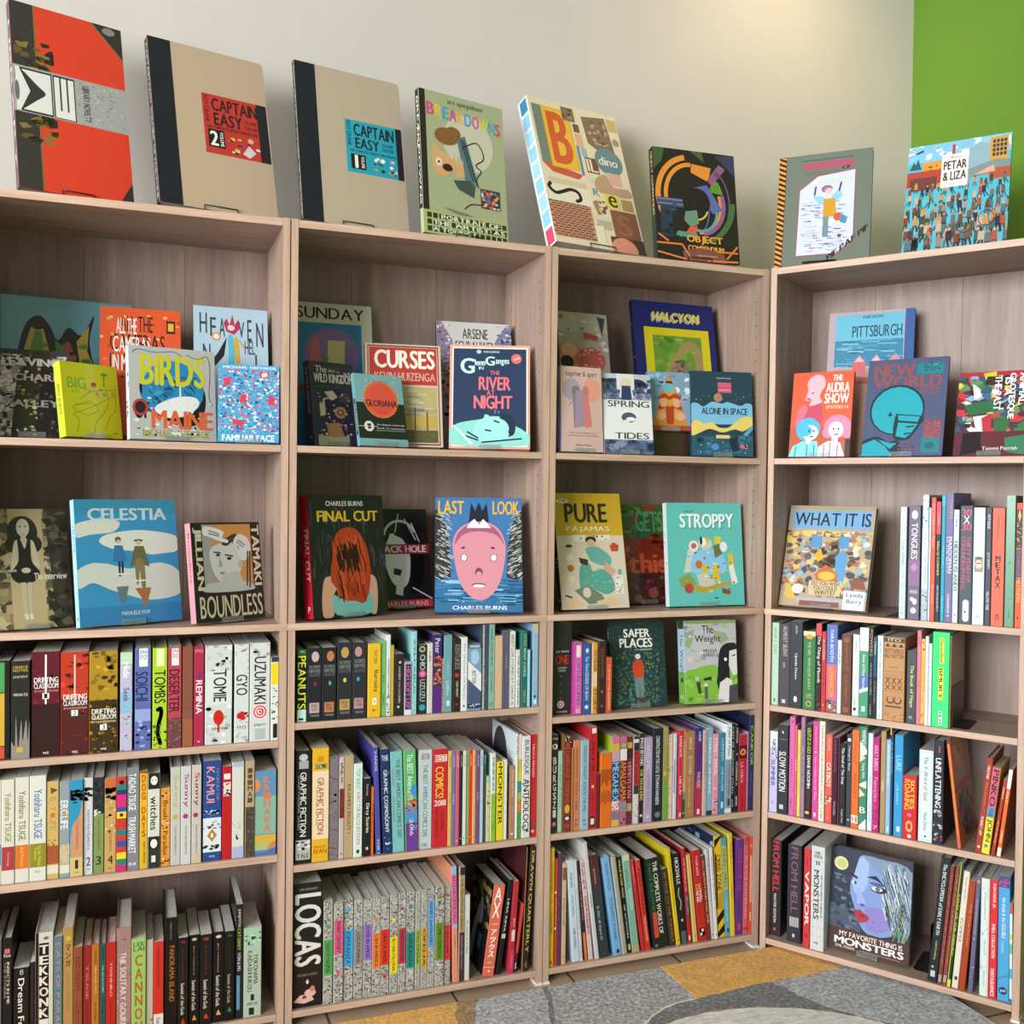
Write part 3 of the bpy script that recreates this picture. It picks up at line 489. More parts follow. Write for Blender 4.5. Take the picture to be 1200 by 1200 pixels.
(2, 'third', 0.1856, 0.6962, 0.0305, 0.1726, 0.0087, 0.1234, 0.0, 'e0b32c', 'bright yellow spine with black name, sixth from left on third shelf of second bookcase', 't,CROCKETT JOHNSON,.09,.27,5a4a14,.55,.3|t,Barnaby,.36,.66,3a2a0c,.6,.4|b,.74,.83,f4ecc8,.35,.7|h,V,.76,.81,5a4a14,.45,.6|h,F,.89,.92,5a4a14,.4,.7', ''),
(2, 'third', 0.217, 0.6962, 0.0128, 0.1768, 0.0087, 0.1213, 0.0, '74b468', 'thin light green spine, seventh from left on third shelf of second bookcase', 't,ART OF,.45,.55,2c4a28,.5,.4|t,FUNNY,.7,.85,2c4a28,.5,.4', ''),
(2, 'third', 0.2306, 0.6962, 0.0096, 0.1913, 0.0087, 0.1319, 0.0, 'd8dcda', 'narrow white spine with black lettering, eighth from left on third shelf of second bookcase', 't,GOODNIGHT STORIES FOR,.3,.75,2a2a2a,.5,.5|s,14,.75,1,.6,2a2a2a;8a8a8a', ''),
(2, 'third', 0.2407, 0.6962, 0.0079, 0.166, 0.0087, 0.125, 0.0, 'c0a830', 'narrow olive yellow spine, ninth from left on third shelf of second bookcase', '', ''),
(2, 'third', 0.2502, 0.6962, 0.022, 0.146, 0.0087, 0.0991, 0.0, '2a2524', 'short black spine with white crosses, tenth from left on third shelf of second bookcase', 'e,.14,d0ccc4,.55,.14,.14|e,.86,d0ccc4,.4,.14,.14|t,ANCIENT CATACOMBS,.2,.8,b8b0a8,.5,.25', ''),
(2, 'third', 0.2733, 0.6962, 0.0172, 0.1254, 0.0087, 0.0841, 0.0, 'b09ac0', 'short lilac spine with pink letters, eleventh from left on third shelf of second bookcase', 'b,.04,.97,2b2b54,.12,.9|t,HIGH SOFT LISP,.08,.88,cf6a84,.5,.6|b,.9,1,e0dce4', ''),
(2, 'third', 0.2916, 0.6962, 0.0117, 0.1976, 0.0087, 0.1431, 0.0, '8fc6ca', 'tall pale turquoise spine, twelfth from left on third shelf of second bookcase', 't,SYLLABUS,.1,.75,3a5c64,.5,.4|e,.95,3a5c64,.5,.12,.12', ''),
(2, 'third', 0.3069, 0.6962, 0.0221, 0.1638, 0.0087, 0.1114, 0.0, '22302c', 'dark green spine with pink circle, thirteenth from left on third shelf of second bookcase', 'e,.06,b8a878,.45,.36,.36|e,.06,3a3428,.45,.2,.2|e,.42,cf4a90,.5,.42,.42|e,.42,e07ab0,.5,.25,.25|t,UZUZU,.5,.82,b0b4b0,.5,.6|t,CHIO,.14,.36,c0c4c0,.5,.6|e,.91,2ba0a4,.5,.36,.36', ''),
(2, 'third', 0.3298, 0.6962, 0.0129, 0.1676, 0.0087, 0.1202, 0.0, 'cfcabc', 'cream spine with small script, fourteenth from left on third shelf of second bookcase', 't,Luba,.12,.26,4a4a44,.5,.5|t,and her family,.32,.8,9a968a,.5,.25', ''),
(2, 'third', 0.3433, 0.6962, 0.0215, 0.1879, 0.0087, 0.1298, 0.0, '3c2a66', 'purple spine with orange sunburst, fifteenth from left on third shelf of second bookcase', 't,Peter,.05,.24,d0d4e8,.5,.6|s,36,.27,.64,.4,d8742c;e8a03c;c03a2a|t,BAGGE,.8,.94,cf6a3c,.5,.35|b,.66,1,5a2a7a', ''),
(2, 'third', 0.3656, 0.6962, 0.0049, 0.1294, 0.0087, 0.0973, 0.0, 'c8a898', 'very thin pink spine, sixteenth from left on third shelf of second bookcase', 't,COMICS,.1,.9,8a4a44,.5,.5', ''),
(2, 'third', 0.371, 0.6962, 0.0205, 0.1849, 0.0087, 0.1229, 0.0, '6d9ea4', 'dusty teal spine with white marks, seventeenth from left on third shelf of second bookcase', 't,Hubert,.35,.55,a4c8cc,.5,.2|t,Dillies,.6,.78,b8d4d8,.5,.4|b,.85,.92,c8dcdc,.35,.75', ''),
(2, 'third', 0.3932, 0.6962, 0.0189, 0.1759, 0.0087, 0.1249, 0.0, '2c2422', 'dark brown spine with red dot, eighteenth from left on third shelf of second bookcase', 'b,0,1,4a2a28,0,.12|t,KENTUKIDS,.08,.42,8a8680,.55,.7|e,.5,b83424,.5,.3,.3|t,CHRIS WRIGHT,.58,.8,c8c4bc,.55,.3|e,.9,b83424,.5,.15,.15', ''),
(2, 'third', 0.4133, 0.6962, 0.0161, 0.1787, 0.0087, 0.1273, 0.0, 'dcdedc', 'white spine with thin title, nineteenth from left on third shelf of second bookcase', 't,The Greatest Of Marlys,.08,.84,7a7c7a,.5,.35|e,.93,2a2a2a,.5,.16,.16', ''),
(2, 'third', 0.4306, 0.6962, 0.0349, 0.1603, 0.0087, 0.1115, 0.0, '7e97b2', 'blue grey spine with white slash, twentieth from left on third shelf of second bookcase', 'b,0,.06,3a4456|b,.01,.05,a8b4c4,.1,.9|e,.2,93b4cc,.5,.38,.6|b,.32,.9,4a5674|p,dfe0e2,0,.25,1,.45,1,.72,0,.52|p,7e97b2,0,.25,1,.45,1,.3,0,.1|e,.2,a3c4da,.5,.3,.5|t,BITTER,.4,.6,4a4c50,.45,.3|b,.9,.97,2c3850|s,10,.9,.97,.2,c8d0d8', ''),
(2, 'third', 0.4672, 0.6962, 0.0152, 0.2071, 0.0087, 0.1424, 0.0, '3c4a5e', 'tall slate spine with woven pattern, twenty-first from left on third shelf of second bookcase', 'b,0,1,b8b09c,0,.3|s,60,.0,1,.25,22242c;8a8678;5a6a80|b,0,.25,3a4a60,.3,1', ''),
(2, 'third', 0.4833, 0.6962, 0.0162, 0.208, 0.0087, 0.1426, 0.0, '86b0a0', 'tall mint spine with dark title, twenty-second from left on third shelf of second bookcase', 't,WALKING DISTANCE LIBRARY,.05,.5,2c4a44,.5,.4|t,LIZZY STEWART,.56,.8,2c4a44,.5,.4|h,OO,.92,.96,2c4a44,.2,.8', ''),
(2, 'third', 0.5004, 0.6962, 0.0198, 0.1786, 0.0087, 0.1187, 0.0, 'cfae8c', 'plain peach coloured spine, twenty-third from left on third shelf of second bookcase', 'b,0,1,c4a07c,.9,1', ''),
(2, 'third', 0.5211, 0.6962, 0.0152, 0.1885, 0.0087, 0.1361, 0.0, '5c5870', 'dusky purple spine, twenty-fourth from left on third shelf of second bookcase', 'b,.0,1,4c4860,.0,.2|t,AMOR,.3,.5,8a869c,.5,.3', ''),
(2, 'third', 0.5377, 0.6962, 0.0164, 0.1879, 0.0087, 0.1278, 0.0, 'dcdad6', 'white spine with grey capital letters, twenty-fifth from left on third shelf of second bookcase', 't,ABOUT LOVE,.04,.34,4a3a3c,.55,.5|t,STORIES BY CHECK,.36,.9,5a5a5c,.55,.4|h,OO,.92,.96,4a4a4a,.3,.8', ''),
(2, 'third', 0.5557, 0.6962, 0.0099, 0.1424, 0.0087, 0.1033, 0.0, 'd0d2ca', 'short white spine with dotted title, twenty-sixth from left on third shelf of second bookcase', 't,THE ART OF LIVING,.1,.95,2c2c28,.5,.45', ''),
(2, 'third', 0.5674, 0.6962, 0.0178, 0.1882, 0.0087, 0.1364, 0.0, '256a64', 'deep teal green spine, twenty-seventh from left on third shelf of second bookcase', 'b,0,1,2f8078,0,.2|t,NODS,.04,.2,a8b44a,.6,.4|t,ABOUT A HORSE,.22,.6,b8cc9c,.6,.4|t,FREYA,.78,.94,a8a83a,.6,.35', ''),
(2, 'third', 0.5861, 0.6962, 0.0061, 0.1412, 0.0087, 0.1002, 0.0, '9cccd8', 'very thin pale cyan spine, twenty-eighth from left on third shelf of second bookcase', 'e,.5,3a5a64,.5,.2,.2', ''),
(2, 'third', 0.5997, 0.6962, 0.0137, 0.2054, 0.0087, 0.1387, 0.0, '84aac8', 'tall light blue spine with yellow top, twenty-ninth from left on third shelf of second bookcase', 'b,0,.12,c0b47c|t,DELICATES AND SHEETS,.15,.8,b8c48c,.5,.35|e,.88,22304c,.4,.25,.25|b,.92,.97,dce4e8,.2,.7', ''),
(2, 'fourth', 0.0217, 0.3711, 0.0342, 0.2592, 0.0087, 0.1763, 0.0, '1d1d1e', 'black spine with white outlined lettering, first from left on fourth shelf of second bookcase', 'e,.06,b8b8b4,.5,.3,.25|b,.09,.16,a0a09c,.2,.85|t,GRAPHIC FICTION,.19,.76,d8d8d0,.5,.42|t,CARTOONS AND,.22,.7,9a9a94,.2,.12|b,.79,.965,b0aea8|s,14,.8,.88,.25,2c2c2c;e4e4dc|h,YALE,.91,.95,222222', ''),
(2, 'fourth', 0.0596, 0.3711, 0.0378, 0.2617, 0.0087, 0.1959, 0.0, 'e0ac22', 'yellow and cream spine with red title, second from left on fourth shelf of second bookcase', 'h,AN,.07,.1,b8401c,.3,.65|h,ANTHOLOGY,.1,.12,b8401c,.3,.7|b,.14,.18,2c5a54,.15,.9|h,VOL. 2,.145,.175,e0c878|b,.2,.8,e6cfae|t,GRAPHIC FICTION,.26,.76,b02a20,.5,.4|t,CARTOONS AND TRUE,.34,.68,7a6a54,.25,.1|h,EDITED BY,.86,.88,a8501c|h,IVAN,.89,.93,b8401c', ''),
(2, 'fourth', 0.0981, 0.3711, 0.0225, 0.2376, 0.0087, 0.1713, 0.0, '7c7076', 'mauve grey cracked stone spine, third from left on fourth shelf of second bookcase', 's,26,0,1,.4,867a80;6a5e66;908488|l2,3c343c,.1,.2,.9,.22|l2,3c343c,.0,.45,.8,.42|l2,3c343c,.2,.7,1,.72|l2,3c343c,.1,.88,.9,.9', ''),
(2, 'fourth', 0.1218, 0.3711, 0.0113, 0.2368, 0.0087, 0.1733, 0.0, 'bfb4ac', 'thin grey spine with red block, fourth from left on fourth shelf of second bookcase', 'v,SPX,.05,.26,262222|b,.31,.6,7a2420|s,10,.31,.6,.5,5a1414;93342c|e,.95,5a4c48,.5,.2,.2', ''),
(2, 'fourth', 0.1337, 0.3711, 0.0219, 0.2384, 0.0087, 0.1628, 0.0, 'b49a74', 'tan spine with black capital title, fifth from left on fourth shelf of second bookcase', 't,KRAMERS ERGOT 1,.28,.76,4a3c28,.5,.35', ''),
(2, 'fourth', 0.1561, 0.3711, 0.0199, 0.219, 0.0087, 0.1492, 0.0, 'cfe0d8', 'pale mint spine with pink words, sixth from left on fourth shelf of second bookcase', 't,TOP SHELF,.05,.27,5fa49c,.5,.5|t,ASKS THE BIG QUESTIONS,.3,.87,c07878,.5,.5|e,.94,3a3a38,.5,.2,.25', ''),
(2, 'fourth', 0.1787, 0.3711, 0.0173, 0.1826, 0.0087, 0.1358, 0.0, '201d1b', 'short black spine with white lettering, seventh from left on fourth shelf of second bookcase', 't,Various,.07,.22,b8b4a8,.5,.3|t,Dirty Stories,.32,.7,e0dcd0,.5,.6|e,.9,c0bcb0,.5,.2,.25', ''),
(2, 'fourth', 0.1973, 0.3711, 0.0058, 0.1602, 0.0087, 0.1175, 0.0, 'd9692c', 'thin orange spine, eighth from left on fourth shelf of second bookcase', 't,THE BEST,.22,.75,8a3a14,.5,.5', ''),
(2, 'fourth', 0.2098, 0.3711, 0.0119, 0.2538, 0.0087, 0.1846, -0.0393, '4c4a9a', 'indigo blue spine with white letters, ninth from left on fourth shelf of second bookcase', 't,VANOS,.03,.22,c8d0f0,.45,.5|t,FOR 1,.86,.99,c8d0f0,.45,.5', ''),
(2, 'fourth', 0.2272, 0.3711, 0.0209, 0.2481, 0.0087, 0.1772, -0.044, '20345c', 'navy blue spine with white constellation letters, tenth from left on fourth shelf of second bookcase', 's,24,.02,1,.12,d0d8e8;90a0c4|h,THE,.06,.11,d8dce8|t,GRAPHIC COSMOGONY,.2,.8,d8dce8,.5,.45|e,.9,c8d0e4,.5,.3,.2|e,.89,20345c,.5,.2,.12', ''),
(2, 'fourth', 0.2496, 0.3711, 0.0289, 0.24, 0.0087, 0.1708, -0.0364, '79b8b8', 'light turquoise spine with dark title, eleventh from left on fourth shelf of second bookcase', 't,KATCHOR,.17,.34,8a6a3c,.18,.2|t,THE BEST AMERICAN COMICS 2017,.08,.86,4a5a48,.62,.36|t,KARTALOPOULOS,.45,.7,8a6a3c,.18,.2', ''),
(2, 'fourth', 0.2813, 0.3711, 0.0298, 0.2409, 0.0087, 0.1734, -0.0369, '62ac6c', 'green to purple spine with orange splash, twelfth from left on fourth shelf of second bookcase', 'b,.55,.72,4a8ec0|b,.72,1,6a3a8c|t,The BEST American,.04,.45,d8e8d8,.5,.5|t,COMICS,.38,.55,9ad8e0,.5,.5|e,.4,3a8ed0,.8,.3,.5|s,14,.42,.62,.4,d8542c;e0843c|s,6,.6,.8,.4,3a8ed0;e05a2c|t,2016,.68,.85,d8c8e0,.5,.3', ''),
(2, 'fourth', 0.3116, 0.3711, 0.0332, 0.2376, 0.0087, 0.1671, 0.0, 'bcc6c8', 'pale blue grey spine with teal lettering, thirteenth from left on fourth shelf of second bookcase', 't,KIDD,.04,.1,6a3a3c,.5,.6|t,THE BEST AMERICAN COMICS 2015,.15,.88,4a7478,.5,.36|h,MH,.94,.98,6a7478,.3,.7', ''),
(2, 'fourth', 0.3464, 0.3711, 0.0377, 0.2369, 0.0087, 0.1598, 0.0, 'c2272a', 'wide red spine with yellow word, fourteenth from left on fourth shelf of second bookcase', 'b,.06,.13,e4d4cc,.1,.95|h,BEST,.065,.125,c2272a|t,COMICS!,.18,.5,ecc23c,.45,.55|h,2018,.52,.58,f0e4dc,.1,.9|t,KARTALOPOULOS,.6,.9,6a1414,.3,.18|t,CLOONEY,.65,.85,6a1414,.65,.18', ''),
(2, 'fourth', 0.3851, 0.3711, 0.009, 0.2303, 0.0087, 0.1539, 0.0, 'd8ac5c', 'thin golden yellow spine, fifteenth from left on fourth shelf of second bookcase', 't,MOME,.05,.17,6a4a1c,.5,.35|t,FALL,.45,.56,6a4a1c,.5,.35', ''),
(2, 'fourth', 0.3948, 0.3711, 0.0084, 0.2296, 0.0087, 0.1517, 0.0, '6a7096', 'thin slate blue spine, sixteenth from left on fourth shelf of second bookcase', 't,MOME,.05,.17,c8cce0,.5,.35|t,WIN,.45,.56,c8cce0,.5,.35', ''),
(2, 'fourth', 0.4038, 0.3711, 0.0087, 0.2294, 0.0087, 0.1552, 0.0, 'c85878', 'thin rose pink spine, seventeenth from left on fourth shelf of second bookcase', 't,MOME,.05,.17,f0d0d8,.5,.35|e,.95,f0d8dc,.4,.2,.2', ''),
(2, 'fourth', 0.4132, 0.3711, 0.0071, 0.2288, 0.0087, 0.1563, 0.0, '2a2022', 'thin black spine among bright ones, eighteenth from left on fourth shelf of second bookcase', 't,MOME,.05,.17,d0b8b8,.5,.35|e,.93,d0b8b8,.4,.2,.2', ''),
(2, 'fourth', 0.421, 0.3711, 0.0088, 0.2287, 0.0087, 0.1649, 0.0, 'd4d8d0', 'thin off white spine among bright ones, nineteenth from left on fourth shelf of second bookcase', 't,MOME,.05,.17,4a5a54,.5,.35|e,.93,2a2a2a,.4,.2,.2', ''),
(2, 'fourth', 0.4304, 0.3711, 0.0074, 0.228, 0.0087, 0.1531, 0.0, '94ba70', 'thin pale green spine, twentieth from left on fourth shelf of second bookcase', 't,MOME,.05,.17,3a5a2c,.5,.35|e,.93,2a3a1c,.4,.2,.2', ''),
(2, 'fourth', 0.4382, 0.3711, 0.0078, 0.228, 0.0087, 0.1644, 0.0, 'c83c28', 'thin red orange spine, twenty-first from left on fourth shelf of second bookcase', 't,MOME,.05,.17,f0c8b8,.5,.35|e,.93,f0c8b8,.4,.2,.2', ''),
(2, 'fourth', 0.4467, 0.3711, 0.0075, 0.2274, 0.0087, 0.1586, 0.0, 'dca85c', 'thin apricot spine, twenty-second from left on fourth shelf of second bookcase', 't,MOME,.05,.17,7a4a14,.5,.35|e,.93,7a4a14,.4,.2,.2', ''),
(2, 'fourth', 0.4549, 0.3711, 0.0092, 0.2273, 0.0087, 0.1694, 0.0, '6c4c7c', 'thin plum purple spine, twenty-third from left on fourth shelf of second bookcase', 't,MOME,.05,.17,d0b8dc,.5,.35|t,FALL,.45,.55,d0b8dc,.5,.35', ''),
(2, 'fourth', 0.4651, 0.3711, 0.0082, 0.2265, 0.0087, 0.1529, 0.0, 'b4c0cc', 'thin grey blue spine, twenty-fourth from left on fourth shelf of second bookcase', 't,MOME,.05,.17,5a6a7c,.5,.35', ''),
(2, 'fourth', 0.4747, 0.3711, 0.0066, 0.2139, 0.0087, 0.1454, 0.0, '2c5a58', 'thin dark teal spine, twenty-fifth from left on fourth shelf of second bookcase', 'b,0,.1,4a8a84', ''),
(2, 'fourth', 0.4826, 0.3711, 0.0096, 0.1603, 0.0087, 0.1118, 0.0, 'd2bc88', 'short cream spine with black scrawl, twenty-sixth from left on fourth shelf of second bookcase', 'b,0,.12,8ac0ac|s,30,.2,.55,.5,22221c;e0cc9c|s,14,.6,1,.4,a88a54', ''),
(2, 'fourth', 0.4932, 0.3711, 0.0123, 0.2169, 0.0087, 0.1529, 0.0, 'cdd6d2', 'white over lime green spine, twenty-seventh from left on fourth shelf of second bookcase', 'b,.46,1,84b82e|t,MINIMUM,.05,.42,3a5a58,.5,.4|t,PEN,.8,.9,4a6a14,.5,.3', ''),
(2, 'fourth', 0.5085, 0.3711, 0.0194, 0.1943, 0.0087, 0.1465, 0.0, 'e0cc22', 'yellow spine with inked black title, twenty-eighth from left on fourth shelf of second bookcase', 't,MONSTER,.06,.8,2a2a14,.5,.6|e,.03,2a2a14,.5,.15,.15', ''),
(2, 'fourth', 0.5289, 0.3711, 0.0077, 0.1968, 0.0087, 0.1466, 0.0, 'd8dcd8', 'thin white spine, twenty-ninth from left on fourth shelf of second bookcase', '', ''),
(2, 'fourth', 0.5441, 0.3711, 0.013, 0.1802, 0.0087, 0.1311, 0.0, 'a0785c', 'brown spine with pale title, thirtieth from left on fourth shelf of second bookcase', 't,DESIGN WRITING,.05,.42,d8c4b0,.5,.35|t,HANDBOOK,.55,.75,c8ac94,.5,.2|e,.93,d8ccc0,.4,.25,.25', ''),
(2, 'fourth', 0.5575, 0.3711, 0.0051, 0.2606, 0.0087, 0.1749, 0.0, 'dcdedc', 'white spine with arch on cover, thirty-first from left on fourth shelf of second bookcase', 't,BLAB,.03,.2,3a4a5a,.5,.6', 'a'),
(2, 'fourth', 0.5633, 0.3711, 0.0107, 0.2574, 0.0087, 0.1739, 0.0, '4a9a68', 'patchwork spine with pale pink top, thirty-second from left on fourth shelf of second bookcase', 'b,0,.24,dcc8c8|b,.24,.36,c0b43c|b,.36,.45,d8c22c|b,.45,.56,3a8a84|b,.56,.63,a0b03c|b,.63,.75,d8742c|b,.75,1,3a9a44|s,18,.24,1,.4,2a7a6c;d8a82c;2c4a2c', ''),
(2, 'fourth', 0.5745, 0.3711, 0.0218, 0.253, 0.0087, 0.1846, 0.0, 'd6d2ce', 'white spine with black bubble letters, thirty-third from left on fourth shelf of second bookcase', 't,BURLESQUE,.04,.38,2a3a7c,.5,.6|t,ANTHOLOGY,.42,.95,1c1c1c,.5,.75|s,10,.42,.95,.3,1c1c1c', ''),
(2, 'fourth', 0.599, 0.3711, 0.0162, 0.2546, 0.0087, 0.1707, 0.0, 'bf2428', 'tall bright red spine, thirty-fourth from left on fourth shelf of second bookcase', 't,MECCA PRESSED,.1,.42,e8b8b0,.4,.35|b,.85,.93,8a3a34|e,.95,e0b0a8,.4,.25,.25', ''),
(2, 'bottom', 0.0197, 0.0369, 0.0656, 0.2869, 0.0087, 0.2039, 0.0, '201c1a', 'wide black spine with giant white letters, first from left on bottom shelf of second bookcase', 'h,JAIME HERNANDEZ,.04,.065,8a8680,.2,.85|T,LOCAS,.085,.67,d8d6d0,.5,.94|h,MAGGIE & HOPEY,.73,.75,8a7a74,.15,.85|e,.785,8a2c2c,.5,.05,.07|e,.8,d8d0cc,.5,.05,.07|e,.89,d8b0a8,.6,.2,.14|e,.86,c87c74,.68,.09,.11|p,d8b0a8,0,.95,.25,.9,.6,.9,.75,.95,.4,.97|e,.92,8a2c2c,.4,.08,.06', ''),
(2, 'bottom', 0.0886, 0.0369, 0.0213, 0.2391, 0.0087, 0.1603, 0.0, 'a8a6a0', 'inked comic spine with green label, second from left on bottom shelf of second bookcase', 's,280,0,1,.22,2a2a2a;c4c1ba;5c5b58;d8d4cc;8a8884;3a3a3a|b,0.38,0.72,4f9a52|t,TALES OF PALOMAR,0.400,0.700,1c1c1c,.5,.42|e,0.25,4f9a52,.5,.24,.24', ''),
(2, 'bottom', 0.1121, 0.0369, 0.0215, 0.2331, 0.0087, 0.166, 0.0, 'a8a6a0', 'inked comic spine with pink label, third from left on bottom shelf of second bookcase', 's,280,0,1,.22,2a2a2a;c4c1ba;5c5b58;d8d4cc;8a8884;3a3a3a|b,0.17,0.52,d2587e|t,PENNY CENTURY,0.190,0.500,1c1c1c,.5,.42|e,0.7,d2587e,.5,.24,.24', ''),
(2, 'bottom', 0.1351, 0.0369, 0.0231, 0.2347, 0.0087, 0.1752, 0.0, 'a8a6a0', 'inked comic spine with sky blue label, fourth from left on bottom shelf of second bookcase', 's,280,0,1,.22,2a2a2a;c4c1ba;5c5b58;d8d4cc;8a8884;3a3a3a|b,0.3,0.66,3c9fd8|t,ESPERANZA,0.320,0.640,1c1c1c,.5,.42|e,0.1,3c9fd8,.5,.24,.24', ''),
(2, 'bottom', 0.1597, 0.0369, 0.0207, 0.2334, 0.0087, 0.1674, 0.0, 'a8a6a0', 'inked comic spine with grey label, fifth from left on bottom shelf of second bookcase', 's,280,0,1,.22,2a2a2a;c4c1ba;5c5b58;d8d4cc;8a8884;3a3a3a|b,0.31,0.66,8a8684|t,LOCAS MARIA,0.330,0.640,1c1c1c,.5,.42|e,0.8,8a8684,.5,.24,.24', ''),
(2, 'bottom', 0.1818, 0.0369, 0.0207, 0.2323, 0.0087, 0.1566, 0.0, 'a8a6a0', 'inked comic spine with violet label, sixth from left on bottom shelf of second bookcase', 's,280,0,1,.22,2a2a2a;c4c1ba;5c5b58;d8d4cc;8a8884;3a3a3a|b,0.26,0.62,8f6cb8|t,RIVER IN AMOR,0.280,0.600,1c1c1c,.5,.42|e,0.82,8f6cb8,.5,.24,.24', ''),
(2, 'bottom', 0.2031, 0.0369, 0.0191, 0.2334, 0.0087, 0.1692, 0.0, 'a8a6a0', 'inked comic spine with orange label, seventh from left on bottom shelf of second bookcase', 's,280,0,1,.22,2a2a2a;c4c1ba;5c5b58;d8d4cc;8a8884;3a3a3a|b,0.36,0.72,e07a2c|t,LUBA IN AMERICA,0.380,0.700,1c1c1c,.5,.42|e,0.22,e07a2c,.5,.24,.24', ''),
(2, 'bottom', 0.2229, 0.0369, 0.0203, 0.2344, 0.0087, 0.173, 0.0, 'a8a6a0', 'inked comic spine with red label, eighth from left on bottom shelf of second bookcase', 's,280,0,1,.22,2a2a2a;c4c1ba;5c5b58;d8d4cc;8a8884;3a3a3a|b,0.34,0.7,d2321f|t,LUBA LA AMOR,0.360,0.680,1c1c1c,.5,.42|e,0.82,d2321f,.5,.24,.24', ''),
(2, 'bottom', 0.2448, 0.0369, 0.0193, 0.2354, 0.0087, 0.1652, 0.0, 'a8a6a0', 'inked comic spine with yellow label, ninth from left on bottom shelf of second bookcase', 's,280,0,1,.22,2a2a2a;c4c1ba;5c5b58;d8d4cc;8a8884;3a3a3a|b,0.43,0.8,e2cc20|t,BEYOND PALOMAR,0.450,0.780,1c1c1c,.5,.42|e,0.26,e2cc20,.5,.24,.24', ''),
(2, 'bottom', 0.2653, 0.0369, 0.0187, 0.2365, 0.0087, 0.1753, 0.0, 'a8a6a0', 'inked comic spine with crimson label, tenth from left on bottom shelf of second bookcase', 's,280,0,1,.22,2a2a2a;c4c1ba;5c5b58;d8d4cc;8a8884;3a3a3a|b,0.36,0.72,b03a4a|t,THREE DAUGHTERS,0.380,0.700,1c1c1c,.5,.42|e,0.16,b03a4a,.5,.24,.24', ''),
(2, 'bottom', 0.2851, 0.0369, 0.02, 0.2365, 0.0087, 0.1717, 0.0, 'a8a6a0', 'inked comic spine with teal label, eleventh from left on bottom shelf of second bookcase', 's,280,0,1,.22,2a2a2a;c4c1ba;5c5b58;d8d4cc;8a8884;3a3a3a|b,0.42,0.78,1f8680|t,ESPERANZA,0.440,0.760,1c1c1c,.5,.42|e,0.16,1f8680,.5,.24,.24', ''),
(2, 'bottom', 0.307, 0.0369, 0.0131, 0.2341, 0.0087, 0.1581, 0.0, 'a8a6a0', 'inked comic spine with lime label, twelfth from left on bottom shelf of second bookcase', 's,280,0,1,.22,2a2a2a;c4c1ba;5c5b58;d8d4cc;8a8884;3a3a3a|b,0.4,0.76,8aa83a|t,PALOMAR,0.420,0.740,1c1c1c,.5,.42|e,0.2,8aa83a,.5,.24,.24', ''),
(2, 'bottom', 0.3212, 0.0369, 0.015, 0.2378, 0.0087, 0.1794, 0.0, 'a8a6a0', 'inked comic spine with mustard label, thirteenth from left on bottom shelf of second bookcase', 's,280,0,1,.22,2a2a2a;c4c1ba;5c5b58;d8d4cc;8a8884;3a3a3a|b,0.38,0.8,c8962c|t,OFELIA,0.400,0.780,1c1c1c,.5,.42|e,0.15,c8962c,.5,.24,.24', ''),
(2, 'bottom', 0.3367, 0.0369, 0.0175, 0.2394, 0.0087, 0.1759, 0.0, 'a8a6a0', 'inked comic spine with denim blue label, fourteenth from left on bottom shelf of second bookcase', 's,280,0,1,.22,2a2a2a;c4c1ba;5c5b58;d8d4cc;8a8884;3a3a3a|b,0.12,0.6,6a9ed0|t,ANGELS and MAGPIES,0.140,0.580,1c1c1c,.5,.42|e,0.75,6a9ed0,.5,.24,.24', ''),
(2, 'bottom', 0.3555, 0.0369, 0.0223, 0.2386, 0.0087, 0.1692, 0.0, 'a8a6a0', 'inked comic spine with olive label, fifteenth from left on bottom shelf of second bookcase', 's,280,0,1,.22,2a2a2a;c4c1ba;5c5b58;d8d4cc;8a8884;3a3a3a|b,0.36,0.74,6a8c2c|t,COMICS DEMENTIA,0.380,0.720,1c1c1c,.5,.42|e,0.1,6a8c2c,.5,.24,.24', ''),
(2, 'bottom', 0.379, 0.0369, 0.0163, 0.2376, 0.0087, 0.1746, 0.0, 'a8a6a0', 'inked comic spine with scarlet label, sixteenth from left on bottom shelf of second bookcase', 's,280,0,1,.22,2a2a2a;c4c1ba;5c5b58;d8d4cc;8a8884;3a3a3a|b,0.4,0.76,d8383a|t,LUBA FAMILY,0.420,0.740,1c1c1c,.5,.42|e,0.1,d8383a,.5,.24,.24', ''),
(2, 'bottom', 0.4026, 0.0369, 0.0135, 0.2844, 0.0087, 0.2138, -0.0288, 'd88a6c', 'salmon spine with pink letters above, seventeenth from left on bottom shelf of second bookcase', 'b,0,.07,7ab8d0|b,.07,.5,dc6a9c|t,ANTHROPOLOGY,.08,.5,7a3a78,.5,.8|b,.5,.53,8ab8d0|t,GARY,.6,.7,8a4430,.5,.3', ''),
(2, 'bottom', 0.4166, 0.0369, 0.0136, 0.2792, 0.0087, 0.2094, 0.0, 'c8c6c0', 'dark brown spine with tan panel, eighteenth from left on bottom shelf of second bookcase', 'b,0,.07,3a2c28|b,.07,.57,a88c64|t,THE MELVINS OF GREED,.1,.55,4a3824,.5,.45|b,.57,1,4a2c2c|t,DREAM MERCHANT,.6,.9,a88484,.5,.35', ''),
(2, 'bottom', 0.4313, 0.0369, 0.0132, 0.2092, 0.0087, 0.1535, 0.0, 'd0cfcb', 'short white spine with thin title, nineteenth from left on bottom shelf of second bookcase', 't,the audacious of fishes,.3,.7,3a3a3a,.5,.35', ''),
